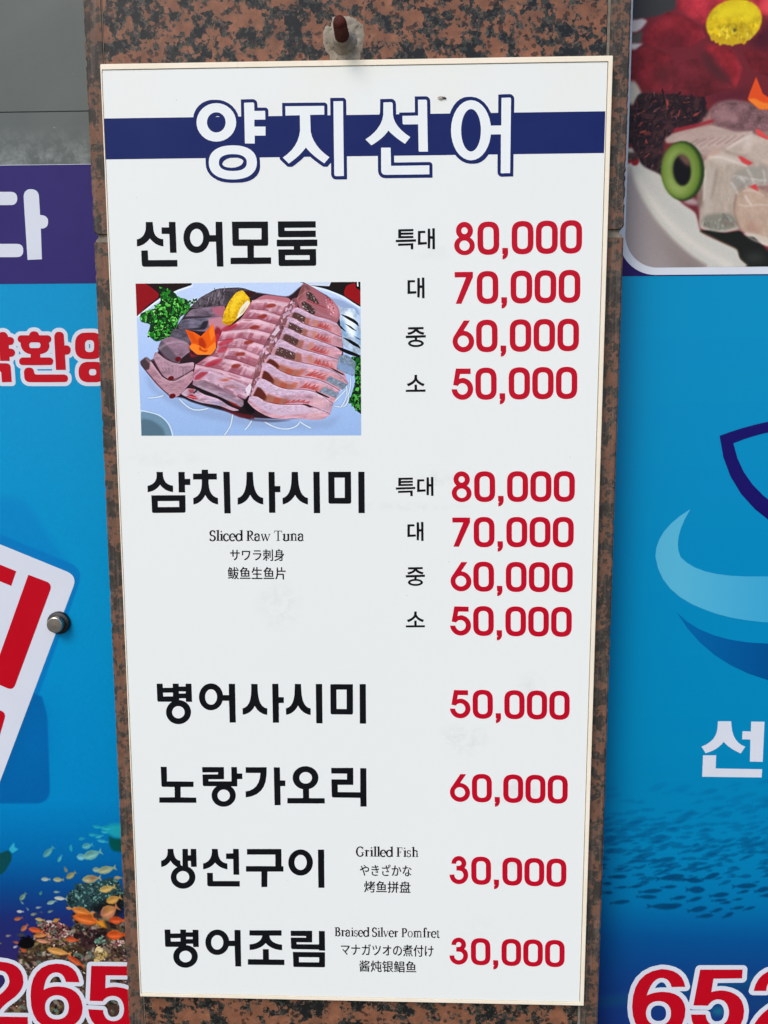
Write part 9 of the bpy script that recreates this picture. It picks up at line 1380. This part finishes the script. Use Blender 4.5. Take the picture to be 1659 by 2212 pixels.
XL0, XL1, XR0, XR1 = -0.3222, -0.3003, 0.2990, 0.3227
slab(-0.2992, 0.2952, 0.004, J0, M['granite'])
slab(-0.2992, 0.2952, J1, TOP, M['granite'])
for z0, z1 in ((0.004, J0), (J1, TOP)):
    slab(XL0, XL1, z0, z1, M['granite_edge'], -1)
    slab(XR0, XR1, z0, z1, M['granite_edge'], 1)
# mortar: the level joint (recessed, with notched ends) and the two upright joints
bm = bmesh.new()
for sgn, xi, xo in ((-1, XL1, XL0), (1, XR0, XR1)):
    prof = [(xi, J0), (xo - sgn * 0.0012, J0), (xo - sgn * 0.0016, J0 + 0.003), (xo - sgn * 0.0048, J0 + 0.0062), (xo - sgn * 0.0050, J0 + 0.0085), (xo - sgn * 0.0022, J1), (xi, J1)]
    fr = [bm.verts.new((x, PF + 0.0022 + (0.0015 if 0 < i < 6 else 0), z)) for i, (x, z) in enumerate(prof)]
    bk = [bm.verts.new((x, WALL_Y, z)) for x, z in prof]
    bm.faces.new(fr); bm.faces.new(bk[::-1])
    for i in range(len(fr)):
        bm.faces.new((fr[i], fr[(i + 1) % len(fr)], bk[(i + 1) % len(fr)], bk[i]))
bmesh.ops.recalc_face_normals(bm, faces=bm.faces[:])
bm_link("mortar_joint", bm, M['mortar'], pillar)
bm_link("mortar_joint", box_bm(-0.2990, 0.2950, PF + 0.002, PF + 0.0245, J0 + .0002, J1 - .0002), M['mortar'], pillar)
bm_link("mortar_joint", box_bm(0.2955, 0.2987, PF + 0.0008, PF + 0.024, 0.005, TOP - .001), M['mortar'], pillar)
bm_link("mortar_joint", box_bm(-0.3001, -0.2994, PF + 0.0006, PF + 0.024, 0.005, TOP - .001), M['mortar'], pillar)

# ---------------------------------------------------------------- rusty anchor bolt in its sealant
ab = thing("anchor_bolt", "rusty steel stub set in old sealant just above the menu board", "bolt", (-0.0139, PF, GROUND + 1.224))
L = SHAPES['patch'][0][0]
pts = [Vector((L[i] * 1e-4 + 0.0139, 0, L[i + 1] * 1e-4 - 1.224)) for i in range(0, len(L), 2)]
bm = bmesh.new()
rng = random.Random(5)
N_R = 9
cen = Vector((0, 0, 0))
dense = []
for i in range(len(pts)):
    a, b = pts[i], pts[(i + 1) % len(pts)]
    for k in range(4):
        p = a.lerp(b, k / 4)
        dense.append(p + Vector((rng.uniform(-.0004, .0004), 0, rng.uniform(-.0004, .0004))))
ringv = []
for r in range(N_R + 1):
    f = 1 - r / N_R * 0.999
    row = []
    for i, p in enumerate(dense):
        q = cen.lerp(p, f)
        h = 0.0 if r == 0 else 0.0016 + 0.0010 * math.sin(q.x * 420 + 1.3 * math.sin(q.z * 510)) + rng.uniform(-.0006, .0006)
        if r == 1: h = 0.0012 + rng.uniform(0, .0006)
        if rng.random() < 0.10 and 1 < r < N_R - 2 and q.z > -.012: h -= 0.0016
        row.append(bm.verts.new((q.x, -max(0.0002 if r else -0.0005, h), q.z)))
    ringv.append(row)
for a, b in zip(ringv, ringv[1:]):
    for i in range(len(a)):
        bm.faces.new((a[i], b[i], b[(i + 1) % len(a)], a[(i + 1) % len(a)]))
bmesh.ops.recalc_face_normals(bm, faces=bm.faces[:])
bm_link("mortar_patch", bm, M['sealant'], ab, smooth=True)

def lathe_y(profile, seg=28, jitter=0.0, seed=1, slope=0.0):
    """turned about the -y axis: profile of (radius, distance out from the wall)"""
    rg = random.Random(seed)
    bm = bmesh.new()
    rows = []
    for r, y in profile:
        rows.append([bm.verts.new(((r + rg.uniform(-jitter, jitter)) * math.cos(2 * math.pi * i / seg), -y, (r + rg.uniform(-jitter, jitter)) * math.sin(2 * math.pi * i / seg) + slope * y)) for i in range(seg)])
    for a, b in zip(rows, rows[1:]):
        for i in range(seg):
            bm.faces.new((a[i], a[(i + 1) % seg], b[(i + 1) % seg], b[i]))
    bm.faces.new(rows[-1])
    bmesh.ops.recalc_face_normals(bm, faces=bm.faces[:])
    return bm
col = bm_link("sealant_collar", lathe_y([(0.0165, 0.0008), (0.0160, 0.004), (0.0125, 0.006), (0.0112, 0.010), (0.0105, 0.0125), (0.0085, 0.013)], 26, 0.0005, 3), M['sealant'], ab, smooth=True)
rod = bm_link("rod", lathe_y([(0.0086, 0.002), (0.0086, 0.012), (0.0083, 0.02), (0.0080, 0.032), (0.0077, 0.040), (0.0069, 0.0435), (0.0050, 0.0452), (0.002, 0.0458)], 26, 0.00025, 4), M['rust'], ab, smooth=True)

# ---------------------------------------------------------------- white menu board
board = thing("menu_board", "white Korean menu board with navy title band and red prices on the granite pillar", "menu board", (0, 0, GROUND))
W2, H = 0.300, 1.197
SX0, SX1, SZ0, SZ1 = -0.2984, 0.2942, 0.0050, 1.1903      # printed sheet, set low and left in its tray
bm_link("backing_plate", box_bm(-W2 + .0004, W2 - .0004, 0.0046, PF - 0.0002, 0.0004, H - .0004), M['rim'], board)
bm = bmesh.new()
g_ = 0.0006
outer = [(-W2, 0), (W2, 0), (W2, H), (-W2, H)]
inner = [(SX0 - g_ * .5, SZ0 - g_), (SX1 + g_ * 1.4, SZ0 - g_), (SX1 + g_ * 1.4, SZ1 + g_), (SX0 - g_ * .5, SZ1 + g_)]
vo = [[bm.verts.new((x, y, z)) for x, z in outer] for y in (0.0, 0.0045)]
vi = [[bm.verts.new((x, y, z)) for x, z in inner] for y in (0.0, 0.0045)]
for i in range(4):
    j = (i + 1) % 4
    bm.faces.new((vo[0][i], vo[0][j], vi[0][j], vi[0][i]))
    bm.faces.new((vo[1][i], vi[1][i], vi[1][j], vo[1][j]))
    bm.faces.new((vo[0][i], vo[1][i], vo[1][j], vo[0][j]))
    bm.faces.new((vi[0][i], vi[0][j], vi[1][j], vi[1][i]))
bmesh.ops.recalc_face_normals(bm, faces=bm.faces[:])
bmesh.ops.bevel(bm, geom=[e for e in bm.edges if abs(e.verts[0].co.y) < 1e-6 and abs(e.verts[1].co.y) < 1e-6 and max(abs(v.co.x) for v in e.verts) > .2999 or all(v.co.z > H - 1e-5 for v in e.verts)], offset=0.0005, segments=2, affect='EDGES')
bm_link("rim", bm, M['rim'], board)
sheet = bm_link("printed_sheet", box_bm(SX0, SX1, 0.0009, 0.0045, SZ0, SZ1, 0.00025), M['sheet'], board)

rect_print("title_band", SX0 + .0002, SX1 - .0010, 1.0897, 1.1362, 0.00080, M['navy'], sheet, "navy band across the top of the printed sheet")
for k in 'ab':
    printed("title_outline", 'outline_' + k, 0.00072, M['navy'], sheet)
    printed("title_lettering", 'title_' + k, 0.00064, M['white_ink'], sheet, "white title syllables " + ("양지" if k == 'a' else "선어") + " with navy outline")
NAMES = ("선어모둠", "삼치사시미", "병어사시미", "노랑가오리", "생선구이", "병어조림")
for i, nm in enumerate(NAMES, 1):
    printed("dish_name", 'name%d' % i, 0.00080, M['black'], sheet, "black dish name " + nm)
for i, nm in enumerate(("특대", "대", "중", "소") * 2, 1):
    printed("size_word", 'size%d' % i, 0.00080, M['black'], sheet, "small black size word " + nm, 5e-5)
ADV = {0: 0, 1: 192, 2: 0, 3: 472, 4: 670, 5: 868}
for k, (txt, A) in PRICES.items():
    groups = []
    for i, ch in enumerate(txt):
        dx = ADV[i]
        for gset in SHAPES['digit_' + ch]:
            ng = []
            for l in gset:
                o = []
                for a in range(0, len(l), 2):
                    x, y = l[a] / 10 + dx, l[a + 1] / 10
                    o += [A[0] * x + A[1] * y + A[2], A[3] * x + A[4] * y + A[5]]
                ng.append(o)
            groups.append(ng)
    o = link("price", flat_mesh("price", groups, 0.00080, 1e-3), M['red'], sheet)
    o['label'] = "red price " + txt
for key in ('latin1', 'latin2', 'latin3'):
    printed("caption", key, 0.00080, M['black'], sheet, {'latin1': "black caption Sliced Raw Tuna", 'latin2': "black caption Grilled Fish", 'latin3': "black caption Braised Silver Pomfret"}[key], 5e-5)
for key, (txt, (x0, x1, z0, z1)) in CJK.items():
    cu = bpy.data.curves.new("caption", 'FONT')
    cu.body = txt
    cu.fill_mode = 'FRONT'
    to = bpy.data.objects.new("caption_text", cu)
    COL.objects.link(to)
    bpy.context.view_layer.update()
    me = bpy.data.meshes.new_from_object(to.evaluated_get(bpy.context.evaluated_depsgraph_get()))
    bpy.data.objects.remove(to)
    xs = [v.co.x for v in me.vertices]; ys = [v.co.y for v in me.vertices]
    ax, bx, ay, by = min(xs), max(xs), min(ys), max(ys)
    for v in me.vertices:
        v.co = Vector(((x0 + (v.co.x - ax) / (bx - ax) * (x1 - x0)) * 1e-3, 0.00080, (z0 + (v.co.y - ay) / (by - ay) * (z1 - z0)) * 1e-3))
    me.materials.clear()
    me.name = "caption"
    # medium weight: the regular strokes laid three times, a hair apart
    bm = bmesh.new()
    for k, (ddx, ddz) in enumerate(((-.00022, .00012), (.00022, -.00012), (0, 0))):
        tmp = me.copy()
        for v in tmp.vertices: v.co += Vector((ddx, -.00004 * k, ddz))
        bm.from_mesh(tmp)
        bpy.data.meshes.remove(tmp)
    bm.to_mesh(me); bm.free()
    o = link("caption", me, M['black'], sheet)
    o['label'] = "black caption " + txt
b = ART['sashimi']['b']
rect_print("photo_print", b[0] * 1e-3, b[1] * 1e-3, b[2] * 1e-3, b[3] * 1e-3, 0.00080, print_mat('sashimi', 0.38), sheet, "printed photo of a plate of sliced raw fish")

# a small dead insect stuck on the sheet
bug = thing("insect", "tiny dead winged insect stuck on the sheet above the title", "insect", (0.0665, 0.0009, GROUND + 1.1505))
P = [Vector((x * 1e-3 - 0.0665, 0, z * 1e-3 - 1.1505)) for x, z in SHAPES['bug']]
bm = bmesh.new()
for c, r in ((Vector((P[3].x - .0012, 0, P[3].z + .0002)), (0.0017, .0009, .0011)), (Vector((P[2].x - .002, 0, P[2].z - .0012)), (0.0020, .0009, .0012)), (Vector((P[3].x, 0, P[3].z)), (0.0009, .0008, .0008))):
    mx = Matrix.Translation(c + Vector((0, -r[1], 0))) @ Matrix.Diagonal((*r, 1))
    bmesh.ops.create_icosphere(bm, subdivisions=2, radius=1.0, matrix=mx)
bm_link("body", bm, mat("insect_body", (42, 26, 26), 0.5), bug, smooth=True)
for dz, ln in ((0.0, 1.0), (-.0006, .85)):
    bm = bmesh.new()
    a = P[2] + Vector((-.001, 0, -.0008 + dz)); t = P[0] + Vector((0, 0, dz))
    t = a.lerp(t, ln)
    d = (t - a); nrm = Vector((-d.z, 0, d.x)).normalized()
    top_, bot_ = [], []
    for i in range(9):
        f = i / 8; w = 0.0013 * math.sin(math.pi * min(1, .12 + f * .82))
        for lst, yy in ((top_, -.0010 - .0004 * f), (bot_, -.0009 - .0004 * f)):
            lst.append((bm.verts.new(a + d * f + nrm * w + Vector((0, yy + dz, 0))), bm.verts.new(a + d * f - nrm * w + Vector((0, yy + dz, 0)))))
    for i in range(8):
        bm.faces.new((top_[i][0], top_[i][1], top_[i + 1][1], top_[i + 1][0]))
        bm.faces.new((bot_[i][0], bot_[i + 1][0], bot_[i + 1][1], bot_[i][1]))
        for s in (0, 1): bm.faces.new((top_[i][s], top_[i + 1][s], bot_[i + 1][s], bot_[i][s]))
    bmesh.ops.recalc_face_normals(bm, faces=bm.faces[:])
    wm = bpy.data.materials.get("insect_wing") or mat("insect_wing", (178, 164, 146), 0.4)
    bm_link("wing", bm, wm, bug)

# ---------------------------------------------------------------- blue signboards left and right of the pillar
def signboard(key, label, zoff=0.0):
    b = [v * 1e-3 for v in ART[key]['b']]
    t = thing("signboard", label, "signboard", ((b[0] + b[1]) / 2, WALL_Y - .001, GROUND))
    t_loc = Vector(t.location)
    def put(o): o.location = Vector((0, 0, GROUND)) - t_loc; return o
    panel = put(bm_link("panel", box_bm(b[0], b[1], SIGN_Y, SIGN_Y + 0.005, b[2], b[3], 0.0004), M['sign_edge'], t))
    rect_print("sea_print", b[0] + .0006, b[1] - .0006, b[2] + .0006, b[3] - .0006, SIGN_Y - 0.0002, print_mat(key, 0.34), panel)
    return t, panel

Y1, Y2, Y3, Y4 = SIGN_Y - 0.0004, SIGN_Y - 0.0006, SIGN_Y - 0.0008, SIGN_Y - 0.0010
lt, lp = signboard('left', "blue signboard left of the pillar with red lettering, coral reef print and steel stud")
LBX = [v * 1e-3 for v in ART['left']['b']]
rect_print("header_band", LBX[0] + .0007, LBX[1] - .0007, 0.9585, LBX[3] - .0007, Y1, M['sign_purple'], lp, "purple header band")
printed("lettering", 'da', Y2, M['sign_white'], lp, "white syllable 다 on the purple header")
printed("lettering_outline", 'welcome_outline', Y1, M['sign_white'], lp)
printed("lettering", 'welcome', Y2, M['sign_red'], lp, "red syllables 약환영 with white outline")
printed("badge", 'badge', Y1, M['sign_white'], lp, "tilted white badge with round corners")
printed("badge_lettering", 'badge_red', Y2, M['sign_red'], lp, "red strokes of a tilted syllable")
printed("phone_outline", 'phone_left_outline', Y1, M['sign_white'], lp)
printed("phone_number", 'phone_left', Y2, M['sign_red'], lp, "red digits 265 with white outline")
stud = bm_link("standoff_bolt", lathe_y([(0.0150, -0.019), (0.0150, 0.0), (0.0158, 0.0006), (0.0158, 0.0040), (0.0150, 0.0052), (0.0118, 0.0062)], 40), M['steel_dark'], lt, smooth=False)
stud.location = Vector((-0.4190, SIGN_Y, GROUND + 0.5017)) - Vector(lt.location)
bm_link("cap", lathe_y([(0.0112, 0.0055), (0.0112, 0.0145), (0.0106, 0.0158), (0.0098, 0.0163), (0.0001, 0.0166)], 40), M['steel'], stud, smooth=False)

rt, rp = signboard('right', "tall blue signboard right of the pillar with dish photograph and red 652")
RBX = [v * 1e-3 for v in ART['right']['b']]
rect_print("header_band", RBX[0] + .0007, RBX[1] - .0007, 0.9622, RBX[3] - .0007, Y1, M['sign_purple2'], rp, "deep purple header band")
def rounded(x0, x1, z0, z1, r, n=14):
    o = []
    for cx, cz, a0 in ((x0 + r, z0 + r, 180), (x1 - r, z0 + r, 270), (x1 - r, z1 - r, 0), (x0 + r, z1 - r, 90)):
        for i in range(n + 1):
            a = math.radians(a0 + 90 * i / n)
            o += [cx + r * math.cos(a), cz + r * math.sin(a)]
    return o
link("photo_border", flat_mesh("photo_border", [[rounded(0.3325, 0.902, 0.9635, 1.690, 0.0490)]], Y2, 1.0), M['sign_white'], rp)['label'] = "white border with round corners"
db = [v * 1e-3 for v in ART['dish']['b']]
me = flat_mesh("photo_print", [[rounded(0.3410, 0.893, 0.9728, 1.681, 0.0425)]], Y3, 1.0)
uv = me.uv_layers.new(name="UVMap")
for lp_ in me.loops:
    v = me.vertices[lp_.vertex_index].co
    uv.data[lp_.index].uv = ((v.x - db[0]) / (db[1] - db[0]), (v.z - db[2]) / (db[3] - db[2]))
link("photo_print", me, print_mat('dish', 0.36), rp)['label'] = "printed photo of raw fish with red petals and cucumber ring"
printed("shield_outline", 'shield', Y1, M['sign_navy'], rp)
printed("wave", 'wave_light', Y1, M['wave_light'], rp, "light blue wave of the emblem")
printed("wave", 'wave_dark', Y1, M['wave_dark'], rp, "dark blue wave of the emblem")
printed("lettering", 'seon', Y1, M['sign_white'], rp, "white syllable 선")
printed("phone_outline", 'phone_right_outline', Y1, M['sign_white'], rp)
printed("phone_number", 'phone_right', Y2, M['sign_red'], rp, "red digits 652 with white outline")
